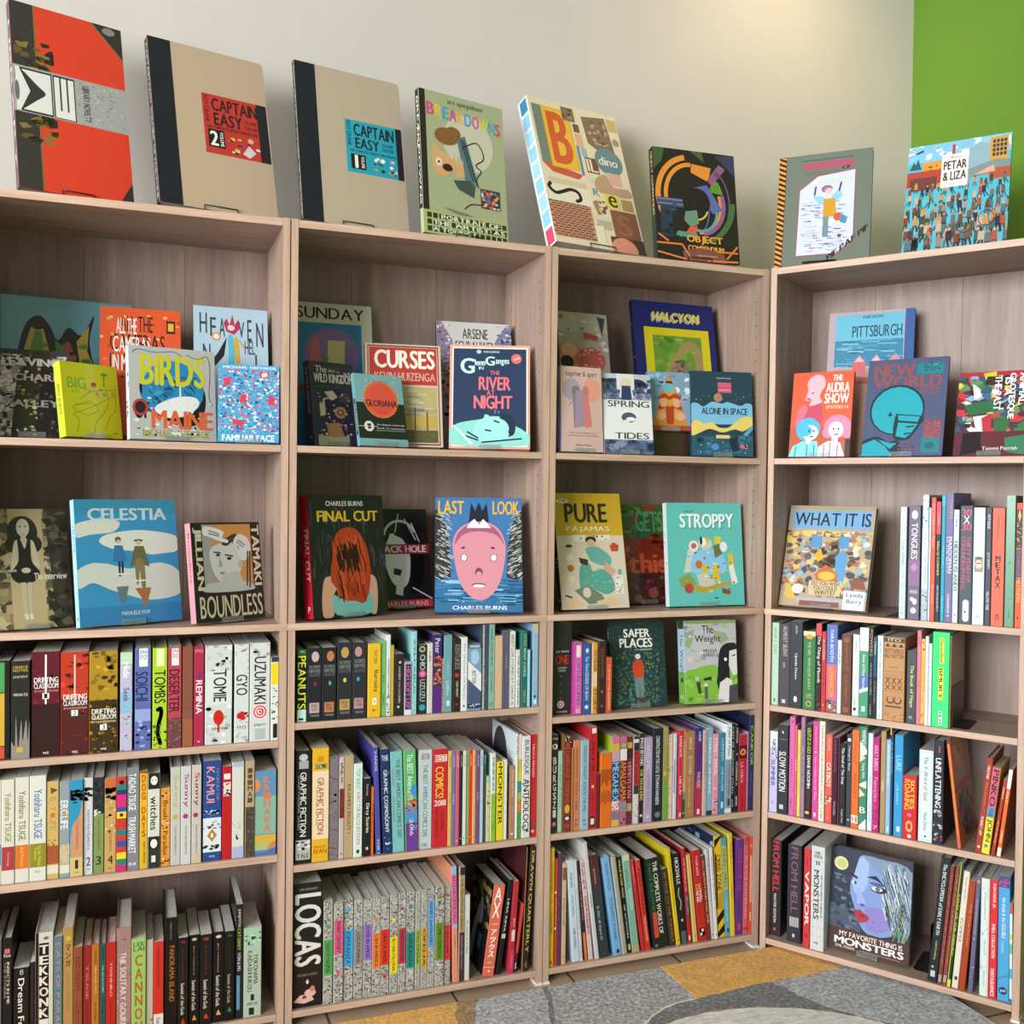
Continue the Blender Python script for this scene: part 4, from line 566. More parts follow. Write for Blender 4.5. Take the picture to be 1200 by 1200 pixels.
(2, 'bottom', 0.4774, 0.0406, 0.0291, 0.2236, 0.0087, 0.1497, 0.1289, 'd9694f', 'leaning salmon red spine with katakana, twentieth from left on bottom shelf of second bookcase', 'h,A,.03,.18,f0ebe4,.12,.82|h,X,.19,.36,f0ebe4,.12,.82|h,ALTERNATIVE,.42,.44,f0d8cc,.2,.8|v,アックス,.48,.8,f4efe8|h,VOL,.84,.86,f0d8cc,.3,.7|b,.9,.905,f0d8cc|e,.945,f0d8cc,.5,.1,.1', 'f'),
(2, 'bottom', 0.5131, 0.0385, 0.0117, 0.2334, 0.0087, 0.1607, 0.1402, '1c1a1a', 'leaning black spine with white title, twenty-first from left on bottom shelf of second bookcase', 't,LIMA RIMA,.2,.55,e0dcd4,.5,.4|h,II,.57,.62,e0dcd4', ''),
(2, 'bottom', 0.544, 0.0377, 0.0132, 0.2281, 0.0087, 0.1619, 0.0588, 'a83038', 'leaning crimson spine with magenta foot, twenty-second from left on bottom shelf of second bookcase', 'b,0,.1,b8302c|t,BEST,.4,.5,e0b0a0,.5,.4|b,.53,.65,d8c8c0,.15,.85|b,.75,1,c8305c|t,ANTHOLOGY,.8,.95,e08aa4,.5,.3', ''),
(2, 'bottom', 0.5588, 0.0377, 0.0068, 0.1676, 0.0087, 0.1168, 0.1205, 'c83c34', 'leaning red spine with white letter, twenty-third from left on bottom shelf of second bookcase', 'b,.72,1,2a2020|h,S,.86,.95,f0ece4,.2,.85', ''),
(2, 'bottom', 0.5802, 0.037, 0.0016, 0.3085, 0.0087, 0.2214, 0.036, '7a7a4c', 'leaning olive and red quarterly spine, twenty-fourth from left on bottom shelf of second bookcase', 'b,.15,.5,c03a2c|t,DRAWN & QUARTERLY,.12,.5,e0c050,.5,.6|b,.5,1,d88a3c,.3,1|t,QUARTERLY,.55,.9,8a2a1c,.5,.6', 'm'),
(2, 'bottom', 0.5823, 0.0377, 0.0131, 0.3084, 0.0087, 0.2307, 0.0591, '241e18', 'leaning black spine with gold letters, twenty-fifth from left on bottom shelf of second bookcase', 't,DRAWN QUARTERLY,.03,.85,d0b448,.5,.75|h,4,.92,.98,b05a34,.2,.8', ''),
(3, 'third', 0.0264, 0.6666, 0.0523, 0.2312, 0.0237, 0.1736, 0.0, '2b2a2a', 'wide black spine with red word, first from left on third shelf of third bookcase', 'h,JEFF SMITH,.3,.33,c8c8c4,.15,.85|h,ONE,.35,.45,c8302c,.15,.85|h,VOLUME EDITION,.48,.5,c8c8c4,.25,.75|h,FOREVER,.51,.53,c8c8c4,.3,.7|e,.58,4a6a4c,.45,.05,.05|e,.66,5a5a3c,.45,.06,.06|e,.75,5a5a3c,.45,.05,.05|e,.82,4a5a5c,.45,.05,.05|e,.89,d8c0bc,.45,.19,.19|e,.89,b06464,.45,.13,.13|e,.89,d8c0bc,.45,.07,.07|h,CARTOON BOOKS,.96,.98,c8c8c4,.2,.8', ''),
(3, 'third', 0.0792, 0.6666, 0.0229, 0.1824, 0.0087, 0.1345, 0.0, 'b83c90', 'magenta spine with blue title, second from left on third shelf of third bookcase', 'b,.02,.98,d86aa8,.12,.88|b,.04,.2,e4dce4,.25,.75|t,CAPTURE CORNER,.22,.88,3a5aa0,.55,.5|b,.92,.98,e0a0c0,.25,.75', ''),
(3, 'third', 0.1047, 0.6666, 0.0215, 0.179, 0.0087, 0.1352, 0.0, '2c5c9c', 'cobalt blue spine with white dot, third from left on third shelf of third bookcase', 'e,.1,d0dcec,.5,.2,.3|t,The Third DEGREE OF BEAN,.18,.8,c0d4ec,.5,.45|e,.9,d0dcec,.5,.25,.25', ''),
(3, 'third', 0.1294, 0.6666, 0.0158, 0.1805, 0.0087, 0.1218, 0.0, 'd89a3c', 'orange yellow spine with pale letters, fourth from left on third shelf of third bookcase', 'b,0,1,e0d8dc,.0,.15|t,THE COLOUR,.1,.4,7a4a1c,.6,.6|b,.42,.62,e0c8a0,.2,.9|t,STORY,.65,.95,6a3c14,.6,.6', ''),
(3, 'third', 0.1463, 0.6666, 0.0201, 0.1846, 0.0087, 0.1312, 0.0, '3c2822', 'dark brown spine with rust lettering, fifth from left on third shelf of third bookcase', 't,ELEANOR DAVIS,.1,.5,8a4a34,.5,.5|e,.7,a8583c,.5,.2,.2|e,.9,a8583c,.5,.15,.15', ''),
(3, 'third', 0.1685, 0.6666, 0.0165, 0.1404, 0.0087, 0.1018, 0.0, 'cf5638', 'short orange red spine, sixth from left on third shelf of third bookcase', 't,A HISTORY FOR BEGINNERS,.12,.95,e8b8a0,.5,.35', ''),
(3, 'fourth', 0.0195, 0.3736, 0.0192, 0.247, 0.0087, 0.1708, 0.0, '2b2624', 'black spine with scattered white letters, first from left on fourth shelf of third bookcase', 'h,ADACHI,.03,.05,c8c4bc|e,.12,dcd8d0,.5,.4,.4|e,.12,2b2624,.5,.14,.25|v,BURGSZI,.22,.85,d8d0c8,.25,.75|e,.91,c878a0,.45,.3,.3', ''),
(3, 'fourth', 0.0393, 0.3736, 0.0112, 0.2047, 0.0087, 0.1514, 0.0, '9cbca4', 'short mint green spine, second from left on fourth shelf of third bookcase', 't,THE AGE OF MYTHS,.15,.7,4a6a54,.5,.4', ''),
(3, 'fourth', 0.0509, 0.3736, 0.0029, 0.2472, 0.0087, 0.1655, 0.0, '8a5c34', 'very thin brown spine, third from left on fourth shelf of third bookcase', '', ''),
(3, 'fourth', 0.0544, 0.3736, 0.0199, 0.239, 0.0087, 0.1766, 0.0, '6a3020', 'dark maroon spine with red lettering, fourth from left on fourth shelf of third bookcase', 't,DIRE LANGUAGE WEEKEND,.03,.7,c84830,.5,.6|s,14,0,.08,.3,e0d0c0;2a1c18|e,.76,d8a43c,.5,.36,.6|b,.84,.88,2a1c18|e,.86,e4dcd0,.5,.3,.2|h,VW,.92,.97,c84830', ''),
(3, 'fourth', 0.0755, 0.3736, 0.0044, 0.2102, 0.0087, 0.1562, 0.0, 'a8703c', 'very thin amber spine, fifth from left on fourth shelf of third bookcase', '', ''),
(3, 'fourth', 0.0808, 0.3736, 0.0189, 0.2273, 0.0087, 0.1714, 0.0, 'c87a54', 'salmon orange spine with brown title, sixth from left on fourth shelf of third bookcase', 't,DUNGEON MONSTRES,.08,.42,6a3c28,.5,.4|t,THE EARLY YEARS,.45,.78,6a3c28,.5,.4|t,5-6,.87,.95,6a3c28,.5,.4', ''),
(3, 'fourth', 0.1003, 0.3736, 0.0226, 0.2274, 0.0087, 0.1574, 0.0, '94b2c2', 'pale blue spine with dark title, seventh from left on fourth shelf of third bookcase', 't,DUNGEON TWILIGHT,.06,.44,3a5468,.5,.4|t,ACROSS THE END,.46,.8,3a5468,.5,.4|t,8-9,.88,.95,3a5468,.5,.4', ''),
(3, 'fourth', 0.1241, 0.3736, 0.0227, 0.2588, 0.0087, 0.1886, 0.0, 'b4242c', 'tall scarlet spine with white label, eighth from left on fourth shelf of third bookcase', 'b,.01,.06,e8dcd8,.3,.85|t,SOCK & CEIL,.15,.44,2a1414,.5,.35|h,B,.57,.6,f0dcd4,.35,.65|t,SMALL PRESS,.65,.85,7a1c1c,.5,.2|b,.88,.98,2a2224,.15,.8|b,.9,.96,d8d4d0,.25,.7', ''),
(3, 'fourth', 0.1474, 0.3736, 0.0078, 0.1403, 0.0087, 0.0976, 0.0, '5c1a1c', 'short dark red strip spine, ninth from left on fourth shelf of third bookcase', '', ''),
(3, 'fourth', 0.1564, 0.3736, 0.0302, 0.1911, 0.0087, 0.1419, 0.0, 'd86a1c', 'orange spine with darker forest pattern, tenth from left on fourth shelf of third bookcase', 'b,.22,.32,a84c18|p,a84c18,0,.22,.2,.3,.5,.24,.7,.3,1,.22,1,.45,.8,.35,.6,.45,.3,.38,0,.45|b,.53,.66,b45418|p,b45418,0,.53,1,.53,1,.7,.7,.62,.4,.7,.2,.6,0,.7', ''),
(3, 'fourth', 0.1872, 0.3736, 0.0222, 0.2305, 0.0087, 0.159, 0.0, 'cc6a90', 'pink and yellow spine with blue letters, eleventh from left on fourth shelf of third bookcase', 'b,.08,.16,c8a43c|b,.16,.28,b89aa4|b,.28,.72,2a4464|t,MEGAHEX,.29,.72,8cc0e4,.5,.8|b,.72,.82,d8c8c4|s,8,.73,.82,.3,c85a5c|b,.84,.93,7a7484|b,.93,1,d8ac4c', 'l'),
(3, 'fourth', 0.2104, 0.3736, 0.0202, 0.2288, 0.0087, 0.1716, 0.0, 'a86470', 'patchwork pink spine with orange letters, twelfth from left on fourth shelf of third bookcase', 'b,0,.05,d05a84|b,.05,.14,7a7a8c|e,.1,c8a43c,.5,.3,.3|b,.14,.27,d8d4d4|b,.27,.72,6a2c28|t,AMALGAMA,.28,.72,d88a44,.5,.8|b,.74,.85,8a8484|s,14,.74,1,.4,6a7ac0;c85a8c;7a7484', ''),
(3, 'fourth', 0.2312, 0.3736, 0.016, 0.2261, 0.0087, 0.1627, 0.0, '6e2a2c', 'maroon spine with pink letters, thirteenth from left on fourth shelf of third bookcase', 'b,.06,.13,c89a3c|b,.13,.25,4a2420|t,HEMISYLVAN,.29,.7,d07a84,.5,.8|b,.76,.85,b0946c|s,10,.86,1,.4,8a2c34;3a1c20', ''),
(3, 'fourth', 0.2499, 0.3736, 0.0148, 0.2261, 0.0087, 0.1644, 0.0, 'a8a4a4', 'grey and black spine with red panel, fourteenth from left on fourth shelf of third bookcase', 'b,0,.16,2c2c30|b,.03,.07,c8d0d4|b,.16,.56,c02c3c|t,BLOOD SAUSAGE,.18,.54,2a1014,.5,.6|b,.56,.66,3a3438|b,.66,1,c8c8c8|s,14,.66,1,.3,8a8a8a;e8e8e8', ''),
(3, 'fourth', 0.2657, 0.3736, 0.0149, 0.2324, 0.0087, 0.1546, 0.0, '2a2624', 'black spine with white and yellow words, fifteenth from left on fourth shelf of third bookcase', 'b,0,1,b87868,0,.16|t,IMAGE BEYOND,.05,.36,e0dcd4,.6,.6|t,THE TEXAS KING,.4,.75,d8c450,.6,.6|e,.92,c8d0b8,.6,.25,.25', ''),
(3, 'fourth', 0.2819, 0.3736, 0.0244, 0.2206, 0.0087, 0.1601, 0.0, 'a898b0', 'lavender grey spine, sixteenth from left on fourth shelf of third bookcase', 't,ANTOMIC,.08,.4,c8bccc,.5,.5|t,A SMALL JOURNAL,.44,.85,8a6a94,.5,.35|h,X,.92,.96,e0dce4,.3,.7', ''),
(3, 'fourth', 0.3076, 0.3736, 0.0277, 0.2423, 0.0087, 0.1635, 0.0, '22252e', 'navy black spine with white title, seventeenth from left on fourth shelf of third bookcase', 't,CONSTRUCTED IN THE CASTLE,.08,.48,d0d4d8,.45,.4|t,ETHAN HANSEN,.5,.82,d0d4d8,.45,.4|e,.93,6a7078,.5,.3,.3', ''),
(3, 'fourth', 0.3366, 0.3736, 0.0146, 0.2446, 0.0087, 0.1637, 0.0, '8a8a44', 'moss green and olive spine, eighteenth from left on fourth shelf of third bookcase', 'b,0,.5,a08c64|b,.2,1,9a8a34,.5,1|b,.6,1,6a9a44|e,.5,c8b03c,.4,.3,.5', ''),
(3, 'fourth', 0.3518, 0.3736, 0.0146, 0.2239, 0.0087, 0.1581, 0.0, 'd2c0a0', 'cream spine with brown leaf pattern, nineteenth from left on fourth shelf of third bookcase', 's,40,0,1,.3,8a6a3c;e4d8bc;b09468|e,.42,5aa8a8,.3,.25,.4', ''),
(3, 'fourth', 0.3683, 0.3736, 0.0115, 0.225, 0.0087, 0.1666, 0.0, 'c8c4d4', 'narrow lavender white spine, twentieth from left on fourth shelf of third bookcase', 'b,0,1,3a344c,.75,1|b,.3,.7,8a84a8,0,.4', ''),
(3, 'fourth', 0.3811, 0.3736, 0.0128, 0.2325, 0.0087, 0.1618, 0.0, 'c4283c', 'cherry red spine with white title, twenty-first from left on fourth shelf of third bookcase', 't,RANGE GATE,.06,.3,ecdce0,.5,.5|t,LEE LAI,.52,.72,ecdce0,.5,.45|b,.93,.98,e8c8cc,.3,.7', ''),
(3, 'fourth', 0.3945, 0.3736, 0.0109, 0.2325, 0.0087, 0.1651, 0.0, 'e0b08c', 'peach and dark green spine, twenty-second from left on fourth shelf of third bookcase', 'b,0,.12,e0785c|t,SPELLBOUND,.08,.6,c87a54,.5,.4|p,8a8a88,0,.72,1,.7,1,.78,0,.8|b,.79,1,1f6a50|e,.95,d0d8c8,.5,.2,.2', ''),
(3, 'fourth', 0.4061, 0.3736, 0.0271, 0.2254, 0.0087, 0.1606, 0.0, 'a4754c', 'tan spine with pale thin lettering, twenty-third from left on fourth shelf of third bookcase', 't,SEIICHI,.06,.2,d8bc9c,.5,.3|t,32 STORIES,.28,.5,d8bc9c,.5,.35|t,THE COMPLETE MINI,.52,.88,c8a684,.4,.25|h,DQ,.93,.95,d8bc9c,.4,.6', ''),
(3, 'fourth', 0.4348, 0.3736, 0.0211, 0.2335, 0.0087, 0.1763, 0.0, '5a2a6c', 'purple spine fading into crimson, twenty-fourth from left on fourth shelf of third bookcase', 'b,0,.08,2c2c7c|b,.6,1,b02c44|t,KARASIK,.04,.15,c8d0ec,.6,.4|t,PARADISE,.5,.68,d8b0c8,.5,.5|b,.92,.98,d8d0e4,.3,.7', ''),
(3, 'fourth', 0.457, 0.3736, 0.0108, 0.228, 0.0087, 0.1633, 0.0, 'b8a8a0', 'grey pink spine with small letters, twenty-fifth from left on fourth shelf of third bookcase', 't,JESSICA CAMPBELL,.03,.55,5a3c3c,.5,.4|s,14,.5,1,.4,c89a84;8a6a64', ''),
(3, 'fourth', 0.4684, 0.3736, 0.0184, 0.234, 0.0087, 0.1667, 0.0, '86a8c0', 'light blue spine with white title, twenty-sixth from left on fourth shelf of third bookcase', 't,PASSING FOR,.12,.42,e4f0f4,.5,.4|t,THE QUIETUS,.45,.75,e4f0f4,.5,.4|b,.95,1,2c3a4c', ''),
(3, 'fourth', 0.4874, 0.3736, 0.0178, 0.2155, 0.0087, 0.1612, 0.0, 'd8909c', 'pink spine with white title, twenty-seventh from left on fourth shelf of third bookcase', 't,STREET ANGEL,.05,.52,f4e4e8,.45,.5|e,.68,e8c8d0,.4,.2,.2|s,8,.82,.95,.4,2a2a2a;e8e4e4', ''),
(3, 'fourth', 0.5072, 0.3736, 0.0172, 0.217, 0.0087, 0.1611, 0.0, '2a7a9c', 'teal blue spine with white letters, twenty-eighth from left on fourth shelf of third bookcase', 't,LAUREN KEITH,.06,.35,c0dce8,.5,.4|t,LOVER TO A HOME,.42,.72,c0dce8,.5,.4|b,.85,.93,c0dce8,.3,.7', ''),
(3, 'fourth', 0.5251, 0.3736, 0.02, 0.2397, 0.0087, 0.1599, 0.0, 'dce4e8', 'white over grey spine with tower, twenty-ninth from left on fourth shelf of third bookcase', 'b,.4,1,8494a0|t,Point of Pines,.04,.36,2c3034,.6,.4|t,Tommy and Other,.46,.8,2c3034,.6,.35|b,.84,.92,3a4046,.4,.8|b,.95,1,dcdce0', ''),
(3, 'fourth', 0.5457, 0.3736, 0.0094, 0.2375, 0.0087, 0.1599, 0.0, '24242a', 'thin black spine with white words, thirtieth from left on fourth shelf of third bookcase', 't,CAST OF ANATOMY STUDY,.03,.8,d0d0d0,.5,.55|t,VIZ,.85,.95,d0d0d0,.5,.4', ''),
(3, 'fourth', 0.5558, 0.3736, 0.0107, 0.2359, 0.0087, 0.1685, 0.0, '1f1f22', 'thin black spine with heart, thirty-first from left on fourth shelf of third bookcase', 't,MICHAEL,.04,.22,d4d0d0,.5,.45|e,.34,d0a8a8,.5,.2,.25|t,WARREN X,.42,.7,d4d0d0,.5,.5|t,GROSS,.82,.93,e4e0e0,.5,.5', ''),
(3, 'fourth', 0.5679, 0.3736, 0.0243, 0.2071, 0.0087, 0.1454, 0.0, 'b02a34', 'red spine with black band, thirty-second from left on fourth shelf of third bookcase', 'b,.14,.31,4a1c1c|e,.225,d89050,.5,.4,.4|e,.225,8a3a20,.5,.2,.2|t,LA CHICA,.36,.63,e0b0ac,.4,.35|e,.82,4a1414,.5,.1,.1|l,.84,.93,4a1414|e,.94,4a1414,.5,.1,.1', ''),
(3, 'fourth', 0.5935, 0.3736, 0.0054, 0.2132, 0.0087, 0.1516, 0.0, 'd080c0', 'very thin orchid pink spine, thirty-third from left on fourth shelf of third bookcase', '', ''),
(3, 'fourth', 0.6009, 0.3736, 0.0143, 0.2586, 0.0087, 0.1816, 0.0, '242844', 'tall navy spine with lime lettering, thirty-fourth from left on fourth shelf of third bookcase', 't,CANKOR,.11,.53,8ac83c,.5,.55|t,MATTHEW ALLISON,.59,.84,4a6ab4,.4,.3|e,.92,3c3c68,.4,.28,.35|e,.92,242844,.4,.2,.26', ''),
(3, 'bottom', 0.0189, 0.0369, 0.0129, 0.2995, 0.0087, 0.22, 0.0, 'e0b220', 'bright yellow spine at shelf end, first from left on bottom shelf of third bookcase', 't,LE RETOUR DES DIEUX,.13,.38,7a5c14,.5,.4|e,.45,a8842c,.5,.2,.2|t,LE GRAND RUNNER,.53,.72,7a5c14,.5,.4|b,.95,.98,5a4410,.3,.6', ''),
(3, 'bottom', 0.0333, 0.0369, 0.0096, 0.2683, 0.0087, 0.1916, 0.0, 'c24a22', 'vermilion spine with white ovals, second from left on bottom shelf of third bookcase', 'e,.31,e8d4c8,.3,.36,.4|t,Harley Ferla,.37,.62,e0963c,.5,.7|e,.65,e8d4c8,.3,.36,.4', ''),
(3, 'bottom', 0.0436, 0.0369, 0.0082, 0.2833, 0.0087, 0.2084, 0.0, '54345a', 'plum spine without visible title, third from left on bottom shelf of third bookcase', '', ''),
(3, 'bottom', 0.0548, 0.0369, 0.0114, 0.2577, 0.0087, 0.1805, 0.0, 'c8a884', 'beige spine with brown block, fourth from left on bottom shelf of third bookcase', 'b,.05,.17,8a5428|t,ROUND BOUND,.35,.62,6a4c34,.4,.4|e,.92,8a6a4c,.4,.15,.15', ''),
(3, 'bottom', 0.0873, 0.0369, 0.0188, 0.2629, 0.0087, 0.199, -0.0806, 'c0ccd8', 'leaning pale blue white spine, fifth from left on bottom shelf of third bookcase', 't,POP-UPS,.13,.27,2c3440,.5,.35|t,IN THE COMPANY,.35,.56,4a5460,.5,.25|t,DANIEL A. BARNARD,.67,.87,2c3440,.5,.35', ''),
(3, 'bottom', 0.1079, 0.0369, 0.0071, 0.2624, 0.0087, 0.1965, -0.0856, 'c8cac8', 'leaning thin white spine, sixth from left on bottom shelf of third bookcase', 't,FANTASTIC COMEDY,.28,.68,2c2c2c,.5,.4|t,SOURCE,.84,.96,3a3a3a,.5,.35', ''),
(3, 'bottom', 0.1196, 0.0369, 0.0085, 0.2595, 0.0087, 0.1891, -0.1012, '2c2838', 'leaning navy spine with orange foot, seventh from left on bottom shelf of third bookcase', 't,THE GHOST AND THE WORLD,.15,.6,c89a54,.5,.4|b,.72,1,d8682c|t,BALLPEN,.76,.92,e8a878,.5,.3', ''),
(3, 'bottom', 0.1316, 0.0369, 0.0119, 0.2601, 0.0087, 0.1943, -0.1128, 'cfb8b8', 'leaning blush pink spine with red letters, eighth from left on bottom shelf of third bookcase', 'v,ULTRA DEADERO,.02,.75,b0404c,.15,.85', ''),
(3, 'bottom', 0.1491, 0.0369, 0.0106, 0.3062, 0.0087, 0.2208, -0.1318, 'c4c2be', 'tall leaning off white spine, ninth from left on bottom shelf of third bookcase', 't,DESIGN,.45,.56,4a4a4a,.5,.35|e,.93,4a4a4a,.5,.12,.12', ''),
(3, 'bottom', 0.1628, 0.0369, 0.0251, 0.2696, 0.0087, 0.1956, -0.1371, '2c3438', 'leaning slate spine with brown top, tenth from left on bottom shelf of third bookcase', 'b,0,.32,4a2420|t,Joost Swarte,.13,.28,c8b0ac,.4,.25|t,Is that all there is?,.5,.83,a8b4b8,.4,.3|e,.97,8a9498,.5,.06,.06', ''),
(3, 'bottom', 0.2028, 0.0369, 0.0207, 0.2608, 0.0087, 0.1969, -0.1564, '74a8d0', 'leaning cornflower blue spine, eleventh from left on bottom shelf of third bookcase', 't,FRANK STACK,.06,.34,3c5c80,.5,.35|t,FOOLBERT FUNNIES,.42,.86,3c5c80,.5,.35|b,.94,.98,1c2c4c,.35,.75', ''),
(3, 'bottom', 0.2253, 0.0369, 0.0154, 0.2611, 0.0087, 0.1753, -0.1486, 'a09a90', 'leaning grey spine, twelfth from left on bottom shelf of third bookcase', 'b,0,1,b8b4a8,0,.3|b,0,1,5a5854,.85,1', ''),
(3, 'bottom', 0.2432, 0.0369, 0.0109, 0.2569, 0.0087, 0.1753, -0.1441, '1c1c18', 'leaning thin black spine with yellow words, thirteenth from left on bottom shelf of third bookcase', 't,WILLIE ELDER MAN,.03,.42,d8c858,.5,.5|t,OF ACTIVITIES,.5,.85,d0ccb8,.5,.4|b,.91,.97,d0b83c,.2,.8', ''),
(3, 'bottom', 0.2556, 0.0369, 0.0195, 0.2603, 0.0087, 0.1939, -0.1366, '7ca894', 'leaning sage green spine, fourteenth from left on bottom shelf of third bookcase', 'b,0,.06,c8c4b0|t,ESSAYS,.15,.35,4a7464,.3,.35|b,.34,.56,98bca8,.3,.8|b,.92,1,b89a7c', ''),
(3, 'bottom', 0.2824, 0.0369, 0.0109, 0.2437, 0.0087, 0.1835, -0.1624, 'bf2a2c', 'leaning red spine with faint title, fifteenth from left on bottom shelf of third bookcase', 't,SIMPLE IRIS,.06,.25,e08a80,.5,.3|t,STORY BALLPARK,.28,.72,8a1c20,.5,.4|e,.93,8a1c20,.5,.15,.15', ''),
(3, 'bottom', 0.2951, 0.0369, 0.0134, 0.2418, 0.0087, 0.1828, -0.1478, 'c43a30', 'leaning scarlet spine with brown capitals, sixteenth from left on bottom shelf of third bookcase', 't,MAPLE TERRACE,.1,.6,6a1c18,.5,.6|t,NOAH VAN SCIVER,.63,.9,e8c0b4,.5,.4|e,.95,5a1814,.5,.15,.15', ''),
(3, 'bottom', 0.3189, 0.0369, 0.0417, 0.241, 0.0087, 0.1693, -0.1315, '20241f', 'wide leaning black spine with green letters, seventeenth from left on bottom shelf of third bookcase', 't,FANTE BUKOWSKI,.05,.6,2c7a4c,.22,.24|t,THE COMPLETE WORKS OF,.04,.85,dcd8cc,.6,.3|b,.6,.88,c8463a,.1,.4|h,GS,.95,.98,a8a8a0,.05,.25', ''),
(3, 'bottom', 0.3657, 0.0369, 0.0175, 0.2088, 0.0087, 0.1483, -0.1515, '3c2c24', 'leaning dark brown spine with copper title, eighteenth from left on bottom shelf of third bookcase', 'b,0,1,2a4a34,0,.2|t,BE TRUE TO THE TUNNELS,.05,.95,a8643c,.6,.4', ''),
(3, 'bottom', 0.3856, 0.0369, 0.0115, 0.2629, 0.0087, 0.1765, -0.1406, 'd0b824', 'leaning mustard yellow spine, nineteenth from left on bottom shelf of third bookcase', 't,LES PETITS HOMMES,.15,.6,8a7414,.5,.35|e,.95,6a5a10,.5,.2,.2', ''),
(3, 'bottom', 0.3999, 0.0369, 0.0196, 0.246, 0.0087, 0.1831, -0.1293, '1e1e1f', 'leaning black spine with white brush title, twentieth from left on bottom shelf of third bookcase', 't,HICKSVILLE,.05,.34,e0dcd4,.5,.55|c,d0ccc4,.5,.38,.3,.46,.6,.54,.4,.62|e,.74,d0ccc4,.5,.15,.2|b,.86,1,4a5c68,.1,.9', ''),
(3, 'bottom', 0.4212, 0.0369, 0.0101, 0.2563, 0.0087, 0.1717, -0.1001, 'b0262a', 'leaning red spine with slate band, twenty-first from left on bottom shelf of third bookcase', 't,THE WORLD OF,.1,.45,e0c8c0,.4,.4|b,.48,.72,4a4450|t,SELLERS,.5,.7,a8a4ac,.5,.5|b,.92,.97,e0d0cc,.2,.7', ''),
(3, 'bottom', 0.4379, 0.0369, 0.0121, 0.2373, 0.0087, 0.1751, -0.1171, 'd8bc6c', 'leaning straw yellow spine, twenty-second from left on bottom shelf of third bookcase', 'b,0,1,8a5a2c,.45,.55|e,.93,6a4a1c,.5,.15,.2', ''),
(3, 'bottom', 0.4539, 0.0369, 0.0243, 0.247, 0.0087, 0.1688, -0.1137, 'b82a28', 'leaning wide red spine with white letters, twenty-third from left on bottom shelf of third bookcase', 't,TYLER BOSS,.06,.28,e4c8c0,.5,.25|h,DE,.37,.43,e0a860,.15,.8|h,KE,.44,.5,e4dcd8,.15,.85|h,RF,.51,.57,e4dcd8,.15,.85|b,.86,.95,1c1414,.15,.85|b,.87,.9,e4dcd8,.4,.7|b,.91,.94,e4dcd8,.2,.45', ''),
(3, 'bottom', 0.4798, 0.0369, 0.0102, 0.2311, 0.0087, 0.1576, -0.1145, '7a2c24', 'leaning maroon spine with yellow words, twenty-fourth from left on bottom shelf of third bookcase', 't,ALL NEWSTAND FOR THE,.05,.8,e0b870,.5,.45', ''),
(3, 'bottom', 0.4925, 0.0369, 0.0087, 0.2464, 0.0087, 0.1638, -0.1026, 'c8c4c8', 'leaning thin grey white spine, twenty-fifth from left on bottom shelf of third bookcase', 't,ARCHITECT,.1,.6,8a7c8c,.5,.4|e,.95,3a5a44,.5,.25,.3', ''),
(3, 'bottom', 0.5024, 0.0369, 0.0087, 0.2498, 0.0087, 0.1687, -0.0892, 'd4d2d0', 'leaning thin white spine with photograph, twenty-sixth from left on bottom shelf of third bookcase', 't,TINY,.3,.6,9a949c,.5,.4|b,.1,.3,b4b0b8,.2,.7|e,.95,3a3a3a,.5,.25,.3', ''),
(3, 'bottom', 0.5127, 0.0369, 0.0225, 0.2771, 0.0087, 0.1839, -0.0669, 'dcb424', 'leaning yellow and black hazard striped spine, twenty-seventh from left on bottom shelf of third bookcase', 'p,1e1a12,0,.04,1,-.06,1,.02,0,.12|p,1e1a12,0,.8,1,.72,1,.8,0,.88|p,1e1a12,0,.95,1,.87,1,.95,0,1.0|t,CRISIS ZONE,.19,.54,1e1a12,.5,.6|b,.56,.72,b89420,.1,.9|p,1e1a12,0,.18,.2,.16,.2,.7,0,.72', 'n'),
(3, 'bottom', 0.5366, 0.0369, 0.0156, 0.2687, 0.0087, 0.1801, -0.0704, '5aa8bc', 'leaning aqua blue spine with yellow title, twenty-eighth from left on bottom shelf of third bookcase', 'b,.0,.08,4a98b0|b,.08,.52,b8b44c|t,SHINING SPIRES,.1,.5,3a7a84,.5,.7|t,HUIZENGA,.6,.85,b8d4c8,.5,.3|b,.92,.96,1c2c34,.4,.8', ''),
(3, 'bottom', 0.5531, 0.0369, 0.012, 0.2801, 0.0087, 0.1942, -0.0545, 'd8b82c', 'tall leaning yellow spine, twenty-ninth from left on bottom shelf of third bookcase', 'b,0,1,e0ca5c,0,.25|t,LUCKY,.1,.3,8a701c,.5,.4|t,GASTON,.5,.62,8a701c,.5,.4', ''),
(3, 'bottom', 0.5655, 0.0369, 0.0227, 0.2584, 0.0087, 0.1709, 0.0, '64307e', 'purple spine with faint red letters, thirtieth from left on bottom shelf of third bookcase', 't,HAND FOR LIFE,.09,.54,a83c74,.5,.5|t,ESPINOSA,.6,.8,4a2060,.5,.3|b,.88,.95,b83c64,.3,.75', ''),
(3, 'bottom', 0.5907, 0.0369, 0.0147, 0.2637, 0.0087, 0.1836, 0.0, 'c85c64', 'rosy pink spine with pale edge, thirty-first from left on bottom shelf of third bookcase', 'b,0,.08,b04a54|t,CYCLOPEDIA,.2,.85,e0a0a0,.5,.5|b,.93,.96,a83a44', ''),
(3, 'bottom', 0.6078, 0.0369, 0.0075, 0.2652, 0.0087, 0.1895, 0.0, 'd04a2c', 'red orange spine with white pattern, thirty-second from left on bottom shelf of third bookcase', 'e,.1,e0b83c,.5,.25,.6|b,.2,.68,d8a890,.1,.9|s,40,.2,.68,.3,b83c34;e8d0c0;d0563c|b,.78,.87,e8ccc0,.3,.7', ''),
